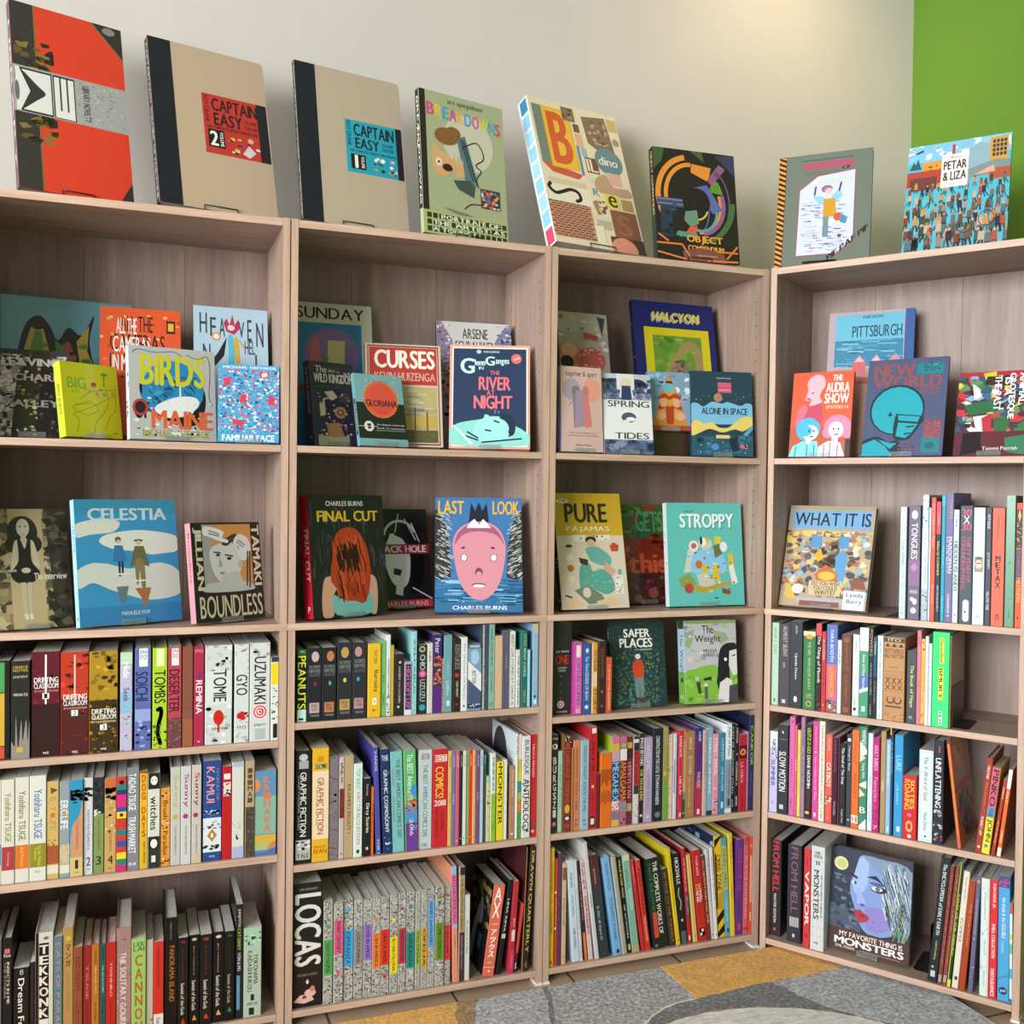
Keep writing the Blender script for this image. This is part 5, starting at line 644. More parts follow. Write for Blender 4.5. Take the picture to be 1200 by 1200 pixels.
(4, 'second', 0.3408, 0.9236, 0.0151, 0.2781, 0.0087, 0.1982, 0.0, 'c2d8d8', 'white spine with blue script title, first from left on second shelf of corner bookcase', 't,RON CAMPBELL,.03,.2,4a6a74,.5,.2|t,Low Orbit,.3,.52,2c6a94,.5,.5|t,AN ART SPIRE,.54,.74,7a9aa4,.5,.3|t,SIMON HANS,.8,.92,7a9aa4,.5,.2|e,.95,4a6a74,.5,.12,.12', ''),
(4, 'second', 0.3617, 0.9236, 0.0273, 0.282, 0.0087, 0.2091, 0.0, '6c6878', 'slate mauve spine with white shapes, second from left on second shelf of corner bookcase', 'e,.08,e0e4e4,.5,.28,.42|t,TONGUES,.15,.47,e0e0e4,.5,.55|b,.48,.7,8a6a94|p,b884b0,.15,.54,.5,.5,.85,.54,.5,.58|h,ANDERS NILSEN,.74,.77,d8d4dc,.15,.85|e,.82,e4e4e0,.35,.16,.2|e,.84,e4e4e0,.6,.2,.3|e,.92,c8c8c4,.5,.27,.3', ''),
(4, 'second', 0.3934, 0.9236, 0.0149, 0.309, 0.0087, 0.2188, 0.0, 'a8b8c4', 'tall pale grey spine with ink washes, third from left on second shelf of corner bookcase', 'b,.27,.75,c4d8e0|t,SELECTED COMICS DRAWN,.3,.7,6a8494,.6,.3|s,14,0,.26,.4,8a9cac;4a545c;c8d4dc|s,14,.76,.97,.4,4a545c;c8d4dc;8a9cac', ''),
(4, 'second', 0.4088, 0.9236, 0.0041, 0.2776, 0.0087, 0.1914, 0.0, 'c8d4d8', 'thin pale sliver spine, fourth from left on second shelf of corner bookcase', '', ''),
(4, 'second', 0.4135, 0.9236, 0.0106, 0.3026, 0.0087, 0.2268, 0.0, 'dc5c48', 'coral red thin spine, fifth from left on second shelf of corner bookcase', 't,THE SOMEBODY THING,.05,.4,f0b8ac,.5,.4|t,TED CLOSSON,.7,.86,f0b8ac,.5,.35', ''),
(4, 'second', 0.4253, 0.9236, 0.0108, 0.2928, 0.0087, 0.197, 0.0, '2c3440', 'dark spine with red upper half, sixth from left on second shelf of corner bookcase', 'b,0,.27,d84c5c|t,S.MURPHY,.1,.2,f0b8bc,.5,.35|t,Billiards CORNER,.33,.62,c8c464,.5,.5|t,DRAWN QUARTERLY,.7,.92,d0d4d8,.5,.45', ''),
(4, 'second', 0.4371, 0.9236, 0.0086, 0.3078, 0.0087, 0.2162, 0.0, '2aa4b4', 'cyan thin spine, seventh from left on second shelf of corner bookcase', 'b,0,.08,3cb8c8|t,TRAVIS,.4,.55,7cd0d8,.5,.4|t,SIMON,.8,.92,7cd0d8,.5,.35', ''),
(4, 'second', 0.4466, 0.9236, 0.0174, 0.3145, 0.0087, 0.2106, 0.0, '74709c', 'lilac spine with white block letters, eighth from left on second shelf of corner bookcase', 't,TOKEN,.04,.2,c09484,.7,.4|t,MARDOMAN,.34,.62,dcdce8,.65,.5|t,IN THE BELLY,.34,.62,b8c0d8,.25,.25|t,CONUNDRUM,.78,.93,e4e4ec,.5,.3|e,.95,d8c8c8,.5,.15,.15', ''),
(4, 'second', 0.4647, 0.9236, 0.0122, 0.2739, 0.0087, 0.198, 0.0, 'd0e0e0', 'white spine with black outlined title, ninth from left on second shelf of corner bookcase', 't,CONOR,.05,.15,3a4448,.5,.4|t,HIDDEN ISLANDS,.28,.72,2a3034,.5,.75|e,.93,22282c,.5,.15,.15', ''),
(4, 'second', 0.4793, 0.9236, 0.0283, 0.2838, 0.0087, 0.2095, 0.0, '4a525c', 'slate spine with pink numerals, tenth from left on second shelf of corner bookcase', 'h,30,.03,.09,cf5c80,.1,.9|h,X,.09,.15,e8e8e8,.25,.75|h,30,.15,.21,cf5c80,.1,.9|t,THIRTY YEARS OF,.26,.65,c45878,.68,.32|t,CONUNDRUM PRESS,.26,.71,c45878,.28,.32|b,.82,.96,e0e8e8,.3,.8|e,.82,e0e8e8,.55,.25,.25|e,.96,e0e8e8,.55,.25,.25|e,.9,22282c,.5,.07,.1', ''),
(4, 'second', 0.5099, 0.9236, 0.0249, 0.2798, 0.0087, 0.1938, 0.0, 'cfe2e6', 'white spine with small drawn face, eleventh from left on second shelf of corner bookcase', 'b,.42,.55,8a7a74,.1,.9|e,.485,dcc0ac,.5,.32,.45|e,.43,3a3430,.5,.3,.15|b,.47,.48,3a3430,.25,.75|b,.51,.515,8a4a44,.4,.6|t,VOLUME,.6,.66,a8bcc0,.5,.3|e,.93,a8c4cc,.5,.2,.2', ''),
(4, 'second', 0.5366, 0.9236, 0.0123, 0.2802, 0.0087, 0.1891, 0.0, '454b58', 'dark slate spine with three words, twelfth from left on second shelf of corner bookcase', 't,HOT HOUSE,.06,.18,d8dce0,.5,.5|t,JAY HOMEY,.38,.52,d8dce0,.5,.5|t,YELLOW TREE,.71,.87,d8dce0,.5,.5', ''),
(4, 'second', 0.5507, 0.9236, 0.0267, 0.2799, 0.0087, 0.1856, 0.0, 'e06a54', 'wide coral orange spine, thirteenth from left on second shelf of corner bookcase', 't,Antoine Cosse,.06,.26,6a2c24,.5,.2|v,METAX,.4,.68,3a1c18,.28,.72|b,.9,.95,6a2420,.38,.65|b,.91,.95,e06a54,.45,.58', ''),
(4, 'second', 0.5797, 0.9236, 0.0201, 0.3096, 0.0087, 0.2332, 0.0, '5f9476', 'tall sage green spine, fourteenth from left on second shelf of corner bookcase', 'h,A,.02,.035,1c3c2c,.4,.6|h,II,.5,.52,3c6c54,.4,.6|t,KOMIC,.87,.94,2c5c44,.5,.2', ''),
(4, 'second', 0.6015, 0.9236, 0.0131, 0.2925, 0.0087, 0.1953, 0.0, 'dc5c40', 'orange spine with yellow diamonds, fifteenth from left on second shelf of corner bookcase', 'b,.05,.36,3a4048|p,e0b448,.2,.1,.5,.05,.8,.1,.5,.15|s,20,.15,.36,.35,e0b448;d8a838;3a2c2c|b,.37,.62,4a5468|t,A GUIDEBOOK,.38,.6,c8505c,.5,.4|t,MATTHEWS,.6,.8,e0b448,.5,.7|e,.92,3a1c14,.5,.14,.25', ''),
(4, 'third', 0.0168, 0.6656, 0.0188, 0.2206, 0.0087, 0.1674, 0.0, 'b0ccb4', 'pale mint green spine, first from left on third shelf of corner bookcase', 't,WHAT I DID,.05,.38,6a8a74,.5,.4|t,jason,.45,.52,8aac94,.4,.2|b,.92,.96,4a6454,.35,.6', ''),
(4, 'third', 0.0368, 0.6656, 0.0285, 0.22, 0.0087, 0.1466, 0.0, '4a464c', 'charcoal spine with white outlined title, second from left on third shelf of corner bookcase', 't,ALMOST SILENT,.03,.4,b8b0b0,.55,.4|t,JASON,.47,.53,c8c4c4,.45,.25|b,.92,.965,c8c8c8,.3,.65', ''),
(4, 'third', 0.0666, 0.6656, 0.0336, 0.2288, 0.0087, 0.1581, 0.0, '2c343c', 'dark slate spine with white emblem, third from left on third shelf of corner bookcase', 't,JASON,.05,.14,c0c8cc,.5,.2|t,Upside Dawn,.37,.67,dce0e4,.5,.25|e,.9,e4e8e8,.5,.14,.25', ''),
(4, 'third', 0.1014, 0.6656, 0.0325, 0.2054, 0.0087, 0.1416, 0.0, '3c7848', 'leaf green spine with cream top, fourth from left on third shelf of corner bookcase', 'b,0,.06,e0d0a0|e,.07,d89a44,.5,.3,.2|t,THE GIRL WHO FLEW AWAY,.13,.75,a8c084,.5,.25|h,LEE,.8,.83,c8b45c,.3,.75|h,DEAN,.84,.86,c8b45c,.3,.75|e,.93,c8b45c,.5,.22,.26|e,.93,3c7848,.5,.15,.18', ''),
(4, 'third', 0.1352, 0.6656, 0.0149, 0.2278, 0.0087, 0.1644, 0.0, '2c2426', 'dark red-capped spine with white script, fifth from left on third shelf of corner bookcase', 'b,0,.14,d0504c|t,The Thing of Moods,.14,.68,e0dcdc,.5,.7|s,26,.68,1,.3,6a3038;3a1c24;a04a4c', ''),
(4, 'third', 0.151, 0.6656, 0.011, 0.2074, 0.0087, 0.1511, 0.0, 'c83c38', 'thin red spine with white dot, sixth from left on third shelf of corner bookcase', 't,BLACKBIRD,.1,.35,e0bcb0,.5,.4|t,SUMMERS,.4,.8,8a2424,.5,.4|e,.92,e8d8d0,.5,.15,.15', ''),
(4, 'third', 0.1625, 0.6656, 0.0282, 0.2278, 0.0087, 0.1551, 0.0, '5f74b4', 'blue and pink spine with white letters, seventh from left on third shelf of corner bookcase', 't,TARA BOOTH,.05,.42,dce0ec,.5,.3|b,.45,.86,cf6484|b,.48,.82,e0a848,.3,.7|t,PROCESSING,.49,.81,c84a2c,.5,.36|b,.88,1,9a6254|s,10,.86,.98,.3,3a2c2c;e4dcd8', ''),
(4, 'third', 0.1913, 0.6656, 0.0102, 0.1896, 0.0087, 0.1306, 0.0, 'd8e0e0', 'short white spine beside brown book, eighth from left on third shelf of corner bookcase', 't,LOUIS,.13,.33,2c3434,.5,.4|t,notes,.42,.5,a8b0b4,.4,.3', ''),
(4, 'third', 0.2026, 0.6656, 0.0251, 0.2063, 0.0087, 0.1548, 0.0, '68402f', 'chocolate brown spine with faint ornament, ninth from left on third shelf of corner bookcase', 'e,.07,8a5c44,.5,.3,.3|t,EVELYN OF,.13,.36,8a6450,.5,.3|e,.42,7a4c3a,.5,.3,.3|t,THE MOUTH,.5,.85,8a6450,.5,.3|e,.94,8a5c44,.5,.3,.3', ''),
(4, 'third', 0.23, 0.6656, 0.0166, 0.2081, 0.0087, 0.1473, 0.0, 'dce2e0', 'white spine with black blot, tenth from left on third shelf of corner bookcase', 't,PARALLEL,.08,.22,4a5454,.5,.2|t,LIVES,.5,.56,8a9494,.5,.2|t,MUNRO,.78,.88,3a4444,.4,.2|e,.92,141818,.4,.24,.3', ''),
(4, 'third', 0.2477, 0.6656, 0.0226, 0.2277, 0.0087, 0.1586, 0.0, '4a9a74', 'green spine with white and purple waves, eleventh from left on third shelf of corner bookcase', 'b,0,.26,d8e8e4|t,Lisa Carlson,.05,.24,a8c8c0,.5,.25|p,5f74b4,0,.55,1,.5,1,.68,0,.72|t,State of Dear Sterrels,.3,.7,dce8e8,.5,.3|p,dcecec,0,.7,1,.66,1,.7,0,.74|b,.88,.94,c8e4d4,.3,.7', ''),
(4, 'third', 0.2709, 0.6656, 0.0101, 0.2306, 0.0087, 0.1682, 0.0, '24282e', 'black spine with orange brush letters, twelfth from left on third shelf of corner bookcase', 't,POWERS,.03,.32,d08a4c,.5,.7|t,HOUSE ON FIRE,.4,.75,8a9094,.5,.5|t,LANDIS,.85,.97,8a9094,.5,.5', ''),
(4, 'third', 0.2821, 0.6656, 0.0084, 0.2062, 0.0087, 0.1467, 0.0, '1f5a74', 'narrow teal over black spine, thirteenth from left on third shelf of corner bookcase', 'b,.48,1,22262c|t,TIPPED,.05,.22,c0dce4,.5,.4|t,CLOUD STORY,.54,.82,a89c7c,.5,.4', ''),
(4, 'third', 0.2922, 0.6656, 0.0136, 0.2111, 0.0087, 0.1439, 0.0, 'd4e2e4', 'white spine with thin grey capitals, fourteenth from left on third shelf of corner bookcase', 't,I NEVER FOUND YOU,.05,.52,5a7484,.5,.35|t,JON MACNAIR,.55,.88,8aa4b0,.5,.3|e,.96,3a4448,.5,.1,.14', ''),
(4, 'third', 0.3069, 0.6656, 0.0514, 0.2099, 0.0087, 0.1519, 0.0, 'b98a5c', 'wide kraft brown spine with black pictograms, fifteenth from left on third shelf of corner bookcase', 'b,.01,.06,4a4240|h,ITO,.015,.05,d8c8b0,.2,.8|p,3a2c20,.06,.115,.18,.075,.3,.115|p,3a2c20,.36,.115,.5,.075,.64,.115|p,3a2c20,.7,.115,.82,.075,.94,.115|h,BOTTOMLESS,.14,.19,3a2c20,.05,.95|h,BELLY BUTTON,.2,.25,3a2c20,.05,.95|h,DASH SHAW,.35,.365,6a4c30,.3,.7|b,.41,.413,6a4c30,.05,.95|b,.45,.453,6a4c30,.05,.95|h,XXX,.48,.56,5a4028,.08,.92|h,XXX,.57,.63,5a4028,.08,.92|b,.65,.653,6a4c30,.05,.95|e,.75,6a4630,.35,.2,.2|e,.74,b98a5c,.35,.13,.16|e,.75,6a4630,.7,.2,.2|e,.74,b98a5c,.7,.13,.16|b,.82,.84,6a4630,.1,.9|s,30,.91,.97,.08,6a4630;d0aa7c', ''),
(4, 'third', 0.3632, 0.6656, 0.0225, 0.1805, 0.0087, 0.1192, 0.0, '4a4e52', 'short slate spine with yellow script, sixteenth from left on third shelf of corner bookcase', 't,The Book of Hope,.2,.78,d8d488,.5,.5|e,.92,8a9094,.45,.2,.2', ''),
(4, 'third', 0.3868, 0.6656, 0.0096, 0.2323, 0.0087, 0.1594, 0.0, 'd87c8c', 'thin pink spine with red marks, seventeenth from left on third shelf of corner bookcase', 't,ANNE,.06,.16,a83c54,.5,.35|t,TRAIN,.52,.6,a83c54,.5,.35|e,.94,a83c54,.5,.15,.15', ''),
(4, 'third', 0.3969, 0.6656, 0.009, 0.2121, 0.0087, 0.1509, 0.0, 'e0b44c', 'thin golden spine with black drawing, eighteenth from left on third shelf of corner bookcase', 'e,.04,2a2014,.5,.25,.25|e,.12,2a2014,.6,.25,.35|t,THREE LITTLE PIGS AND,.2,.75,7a5a1c,.5,.3|s,10,.85,1,.4,2a2014', ''),
(4, 'third', 0.4067, 0.6656, 0.0074, 0.22, 0.0087, 0.1554, 0.0, 'dcdcdc', 'thin glossy white spine, nineteenth from left on third shelf of corner bookcase', 't,COMICS,.1,.3,8a94a4,.5,.3', ''),
(4, 'third', 0.4146, 0.6656, 0.0071, 0.2025, 0.0087, 0.1346, 0.0, 'd4e0e8', 'thinner white spine beside bright green, twentieth from left on third shelf of corner bookcase', 's,12,.2,1,.4,8aa4b8;2c3440', ''),
(4, 'third', 0.4233, 0.6656, 0.0385, 0.2327, 0.0087, 0.1752, 0.0, '3ce07c', 'wide neon green spine with yellow titles, twenty-first from left on third shelf of corner bookcase', 'b,.06,.33,d8e044,.42,.68|t,Gasoline,.07,.32,3a3a14,.55,.18|b,.37,.71,d8e044,.36,.66|t,BMURY,.38,.7,16160e,.5,.22|b,.83,.97,e0d4dc,.4,.62|t,FILM,.84,.96,8a2c54,.5,.16', ''),
(4, 'third', 0.4628, 0.6656, 0.0041, 0.2256, 0.0087, 0.1508, 0.0, '8a6a2c', 'thin olive gold spine, twenty-second from left on third shelf of corner bookcase', 'b,0,1,4a3c20,.5,1', ''),
(4, 'fourth', 0.0168, 0.378, 0.0214, 0.2172, 0.0087, 0.1583, 0.0, 'bcb8d8', 'pale lavender spine with scribbled title, first from left on fourth shelf of corner bookcase', 'b,.0,.2,d4dce8|t,NICK,.1,.25,3a3a54,.55,.45|t,SUMMER,.35,.68,4a4070,.45,.55|s,10,.15,.4,.3,3a3a54;9c98c0|h,FG,.86,.9,5a5a7c,.3,.6', ''),
(4, 'fourth', 0.0395, 0.378, 0.0271, 0.2374, 0.0087, 0.159, 0.0, '30333a', 'charcoal spine with white scratched script, second from left on fourth shelf of corner bookcase', 'e,.08,e4e8ec,.5,.14,.14|e,.075,30333a,.58,.12,.12|b,.16,.163,a8acb0,.1,.9|t,SLOW MOTION,.3,.75,d8dce0,.45,.7|b,.9,.95,c0c4c8,.2,.6', ''),
(4, 'fourth', 0.0695, 0.378, 0.015, 0.2624, 0.0087, 0.1942, 0.0, 'c8649c', 'tall bubblegum pink spine, third from left on fourth shelf of corner bookcase', 'e,.05,3c1c2c,.5,.1,.2|t,SEE YOU NEXT,.42,.6,8a345c,.45,.3|t,HELL,.83,.95,8a345c,.4,.3', ''),
(4, 'fourth', 0.0851, 0.378, 0.0057, 0.2415, 0.0087, 0.1689, 0.0, 'd85c7c', 'thin rose red spine, fourth from left on fourth shelf of corner bookcase', 't,SAYS,.38,.5,f0d0d8,.5,.6', ''),
(4, 'fourth', 0.0913, 0.378, 0.0081, 0.2291, 0.0087, 0.1644, 0.0, 'd8d060', 'thin lemon yellow spine, fifth from left on fourth shelf of corner bookcase', 't,JANET POEMS,.15,.5,8a7c28,.5,.4|t,LOVELAND,.55,.75,8a7c28,.5,.35|e,.94,5a4c14,.5,.15,.2', ''),
(4, 'fourth', 0.1004, 0.378, 0.0106, 0.2648, 0.0087, 0.1953, 0.0, '9a7c9c', 'tall mauve spine, sixth from left on fourth shelf of corner bookcase', 't,D.A.Night,.1,.3,3c2c44,.5,.5|t,STORY,.35,.7,6a4c70,.5,.4|e,.94,b0283c,.4,.2,.2', ''),
(4, 'fourth', 0.112, 0.378, 0.0176, 0.2488, 0.0087, 0.1772, 0.0, '2a2428', 'black spine with lime green letters, seventh from left on fourth shelf of corner bookcase', 't,GLITZ-2-GO,.04,.31,b8d838,.55,.5|t,DIANE NOOMIN,.33,.68,e4e4e0,.55,.5|t,COLLECTED,.7,.9,8a3044,.55,.3|e,.94,d8b848,.4,.35,.25', ''),
(4, 'fourth', 0.1312, 0.378, 0.0162, 0.2578, 0.0087, 0.1722, 0.0, 'cf4890', 'hot pink spine with small lettering, eighth from left on fourth shelf of corner bookcase', 't,Always Never A,.05,.28,f0b8d8,.5,.3|e,.31,f4d8e4,.5,.15,.15|t,How to Make Out Of Them,.36,.8,f0b8d8,.5,.3|b,.93,.97,f0e0e8,.3,.65', ''),
(4, 'fourth', 0.1493, 0.378, 0.0151, 0.2619, 0.0087, 0.1775, 0.0, 'd8d4c4', 'ivory spine with tiny grey title, ninth from left on fourth shelf of corner bookcase', 't,TERRIBLE MEASURES AND THE,.03,.97,8a8678,.55,.3', ''),
(4, 'fourth', 0.1657, 0.378, 0.0172, 0.2297, 0.0087, 0.1551, 0.0, 'dc5c4c', 'coral spine with white word, tenth from left on fourth shelf of corner bookcase', 't,ALEX HOFF,.04,.18,f0c8bc,.5,.3|t,CATBOY,.32,.6,f4e8e4,.5,.65|s,12,.68,.83,.4,f4e8e4;3a2428|e,.95,f0c8bc,.5,.1,.1', ''),
(4, 'fourth', 0.1844, 0.378, 0.0134, 0.2244, 0.0087, 0.1539, 0.0, '3a1c2c', 'black plum spine with purple words, eleventh from left on fourth shelf of corner bookcase', 't,Everybody is Dangerous,.03,.4,8a4a7c,.5,.55|t,PHOEBE,.74,.9,b0a0ac,.5,.35', ''),
(4, 'fourth', 0.1984, 0.378, 0.0028, 0.2264, 0.0087, 0.1651, 0.0, '7a3444', 'sliver thin wine red spine, twelfth from left on fourth shelf of corner bookcase', '', ''),
(4, 'fourth', 0.2024, 0.378, 0.0154, 0.2117, 0.0087, 0.1532, 0.0, '26262a', 'short black spine with white words, thirteenth from left on fourth shelf of corner bookcase', 't,The Smell of The Soup,.05,.5,dcdce0,.5,.6|t,Virginia Paine,.8,.97,b8b8bc,.5,.4', ''),
(4, 'fourth', 0.2191, 0.378, 0.0135, 0.2375, 0.0087, 0.1626, 0.0, '3c4046', 'slate grey spine with white dot, fourteenth from left on fourth shelf of corner bookcase', 'e,.06,e8ecec,.5,.36,.36|t,Hungry Boy,.13,.4,c8ccd0,.5,.45|e,.93,c0c4c8,.5,.2,.2', ''),
(4, 'fourth', 0.2337, 0.378, 0.0182, 0.2508, 0.0087, 0.1674, 0.0, 'e06a28', 'bright orange spine with white label, fifteenth from left on fourth shelf of corner bookcase', 't,DEFIANT BLISS,.1,.35,a8481c,.5,.4|t,REALITY,.45,.7,a8481c,.5,.4|b,.87,.95,ece4dc|h,HI,.88,.94,a8481c', ''),
(4, 'fourth', 0.2531, 0.378, 0.0186, 0.263, 0.0087, 0.181, 0.0, '3c8468', 'green spine with white triangles, sixteenth from left on fourth shelf of corner bookcase', 'p,dce4d8,0,.14,1,.22,1,.26,0,.3|t,WENDY,.03,.2,d8e4dc,.55,.5|p,dccfa8,0,.26,.85,.3,0,.35|t,Young Wife,.35,.5,d8e4dc,.5,.5|p,dce4d8,0,.56,1,.52,1,.6,0,.58|p,dccfa8,0,.6,.85,.66,0,.69|h,B,.78,.84,d8e4dc|p,dce8e4,0,.97,1,.89,1,1,0,1', ''),
(4, 'fourth', 0.273, 0.378, 0.0124, 0.2485, 0.0087, 0.1749, 0.0, 'd4dce4', 'white spine with pale title, seventeenth from left on fourth shelf of corner bookcase', 't,THE SAILOR,.44,.55,6a7c94,.5,.3|t,STEVEN DANCERS,.7,.92,8a9cb0,.5,.3|b,0,1,b8c8d8,.8,1', ''),
(4, 'fourth', 0.2858, 0.378, 0.0163, 0.24, 0.0087, 0.1815, 0.0, 'b02870', 'magenta spine with pink inked title, eighteenth from left on fourth shelf of corner bookcase', 't,ADULT SUBIRDS,.08,.35,f0a8cc,.5,.6|t,Fantasies,.42,.68,e48cb8,.5,.6|s,16,.7,.95,.4,8a1c54;d04c94|h,7,.93,.97,f0a8cc', ''),
(4, 'fourth', 0.3045, 0.378, 0.0124, 0.2578, 0.0087, 0.1826, 0.0, 'a48c5c', 'khaki tan spine, nineteenth from left on fourth shelf of corner bookcase', 't,GRIEF,.48,.6,d8c89c,.5,.4|s,10,.6,.95,.3,b89c6c;7c6840', ''),
(4, 'fourth', 0.3177, 0.378, 0.0114, 0.2384, 0.0087, 0.162, 0.0, '8cb4d4', 'light sky blue spine, twentieth from left on fourth shelf of corner bookcase', 't,NICK DRNASO BEVERLY,.05,.5,dce8f0,.5,.4|b,.92,.97,dce8f0,.4,.7', ''),
(4, 'fourth', 0.3297, 0.378, 0.0052, 0.2586, 0.0087, 0.1858, 0.0, '2c4468', 'thin navy spine, twenty-first from left on fourth shelf of corner bookcase', 't,PATIENCE,.1,.4,a8b8cc,.5,.4', ''),
(4, 'fourth', 0.3385, 0.378, 0.0205, 0.254, 0.0087, 0.171, 0.0, '3494c8', 'azure blue spine with white logo, twenty-second from left on fourth shelf of corner bookcase', 't,LURE,.2,.35,8cd0ec,.5,.6|t,LANE MILBURN,.48,.68,8cd0ec,.4,.25|b,.9,.95,e0ecf4,.4,.75', ''),
(4, 'fourth', 0.3599, 0.378, 0.0331, 0.1575, 0.0087, 0.1111, 0.0, 'c8282c', 'short red spine with yellow letters, twenty-third from left on fourth shelf of corner bookcase', 't,ROARING,.06,.54,e8c83c,.32,.36|t,SIXTIES,.06,.52,e8c83c,.7,.3|e,.62,e07c80,.5,.15,.15|e,.8,e0b064,.5,.25,.45|e,.8,c8282c,.5,.15,.25|b,.93,.98,f0e8e4,.4,.65', ''),
(4, 'fourth', 0.397, 0.378, 0.0326, 0.2265, 0.0087, 0.1578, 0.0, 'cfdcd8', 'wide white spine with framed lettering, twenty-fourth from left on fourth shelf of corner bookcase', 'b,.02,.98,b0c4c0,.1,.9|b,.028,.972,d4e0dc,.13,.87|t,The X-Word of God,.07,.55,5a6c6c,.5,.3|t,Mark Doox,.68,.88,5a6c6c,.5,.25|b,.93,.95,3a4444,.45,.6', ''),
(4, 'fourth', 0.4312, 0.378, 0.0227, 0.2548, 0.0087, 0.1834, 0.0, '262a34', 'black spine with white distorted title, twenty-fifth from left on fourth shelf of corner bookcase', 'b,.05,.12,c04044,.45,.6|t,UNFLATTENING,.17,.65,e4e4e8,.45,.6|s,20,.65,.98,.4,8a909c;3a3f4c;c0c4cc|s,5,.9,.96,.3,c05a6c', ''),
(4, 'fourth', 0.4901, 0.378, 0.007, 0.2646, 0.0087, 0.197, -0.1205, 'd8763c', 'leaning orange spine with picture cover, twenty-sixth from left on fourth shelf of corner bookcase', 'b,0,.05,4a3444|b,.88,1,d0604c', 'g'),
(4, 'fourth', 0.5275, 0.3793, 0.0132, 0.2309, 0.0087, 0.1582, 0.0979, 'a03c2c', 'leaning brick red spine with white words, twenty-seventh from left on fourth shelf of corner bookcase', 't,CREATURE,.08,.22,ecd8d0,.5,.45|t,This is a lucky book,.25,.5,c88a7c,.5,.35|t,ROBERT LIPP,.62,.82,ecd8d0,.5,.45|e,.94,ecd8d0,.5,.24,.24', ''),
(4, 'fourth', 0.5414, 0.3798, 0.0175, 0.2111, 0.0087, 0.1424, 0.1025, 'dcd23c', 'leaning yellow and pink block letter spine, twenty-eighth from left on fourth shelf of corner bookcase', 'b,0,.46,cf5478|t,PINKO,.03,.45,26141c,.5,.75|b,.46,.58,5a8cb4|t,THE,.47,.57,1c3c5c,.5,.5|t,JOHN,.6,.86,22221c,.5,.75|e,.91,3a8494,.45,.24,.24', ''),
(4, 'fourth', 0.5628, 0.3789, 0.0076, 0.1862, 0.0087, 0.1256, 0.1287, 'a83828', 'leaning thin rust red spine, twenty-ninth from left on fourth shelf of corner bookcase', 't,SANTA,.1,.26,ecd8d0,.5,.45|t,PETER BOOK,.55,.85,d8b0a4,.5,.4|e,.94,4a1814,.5,.15,.2', ''),
(4, 'fourth', 0.5744, 0.3789, 0.0088, 0.2108, 0.0087, 0.1508, 0.1102, 'd86a2c', 'leaning white and orange spine, thirtieth from left on fourth shelf of corner bookcase', 'b,0,.22,e8e4e0|t,SALT,.25,.38,f0dcc8,.5,.5|t,AMBIENT,.7,.85,f0dcc8,.5,.4|b,.9,1,ecdcd8', ''),
(4, 'bottom', 0.0176, 0.0369, 0.0295, 0.2596, 0.0253, 0.1902, 0.0, '2b2829', 'thick black spine with red title, first from left on bottom shelf of corner bookcase', 't,FROM HELL,.01,.54,c8343c,.5,.62|t,MASTER EDITION,.56,.86,d8d4d4,.45,.24|e,.93,c04044,.45,.15,.15', ''),
(4, 'bottom', 0.0678, 0.0369, 0.0373, 0.2603, 0.0174, 0.1789, 0.0, '33303a', 'thick black spine with mauve title, second from left on bottom shelf of corner bookcase', 't,FROM HELL,.02,.7,7c5a66,.5,.5|h,IIIII,.74,.84,b8b8bc,.2,.85|e,.93,b8b8bc,.5,.1,.15', ''),
(4, 'bottom', 0.1142, 0.0369, 0.0177, 0.2617, 0.0095, 0.1753, 0.0, 'c4383c', 'red spine with white capital letters, third from left on bottom shelf of corner bookcase', 't,MAX,.1,.17,7a1c20,.45,.3|t,VAPOR,.23,.78,f0e8e4,.5,.62|b,.87,.9,7a1c20,.4,.65', ''),
(4, 'bottom', 0.1344, 0.0369, 0.035, 0.2737, 0.0063, 0.1875, 0.0, 'cdd0d0', 'white spine with grid and black title, fourth from left on bottom shelf of corner bookcase', 'b,.06,.062,8a9094|b,.14,.142,8a9094|b,.22,.222,8a9094|b,.3,.302,8a9094|b,.38,.382,8a9094|b,.46,.462,8a9094|b,.54,.542,8a9094|b,.62,.622,8a9094|b,.7,.702,8a9094|b,.78,.782,8a9094|b,.86,.862,8a9094|b,0,1,8a9094,.2,.21|b,0,1,8a9094,.5,.51|b,0,1,8a9094,.8,.81|h,EMIL,.05,.08,22262c,.3,.7|h,FERRIS,.085,.115,22262c,.2,.85|h,II,.14,.18,6a7074,.35,.65|t,MONSTERS,.23,.7,16181c,.4,.42|t,MY FAVORITE THING IS,.27,.68,3a3e44,.8,.14|h,FB,.92,.94,22262c,.3,.6', ''),
(4, 'bottom', 0.4258, 0.0388, 0.0216, 0.3128, 0.0087, 0.232, 0.0895, '25282c', 'leaning black spine with white hand lettering, fifth from left on bottom shelf of corner bookcase', 't,The ENCYCLOPEDIA of EARLY EARTH,.05,.62,dce0e0,.5,.4|t,Isabel Greenberg,.67,.82,c8b458,.5,.3|e,.88,c8b494,.4,.14,.14|b,.91,.96,b8c0c4,.25,.75', ''),
(4, 'bottom', 0.4496, 0.0377, 0.0093, 0.2961, 0.0087, 0.2152, 0.0837, '7c3c34', 'leaning cocoa brown thin spine, sixth from left on bottom shelf of corner bookcase', 't,ART OF JAIME FRANK,.05,.85,a86c60,.5,.4|b,.92,.98,a89490,.1,.9', ''),
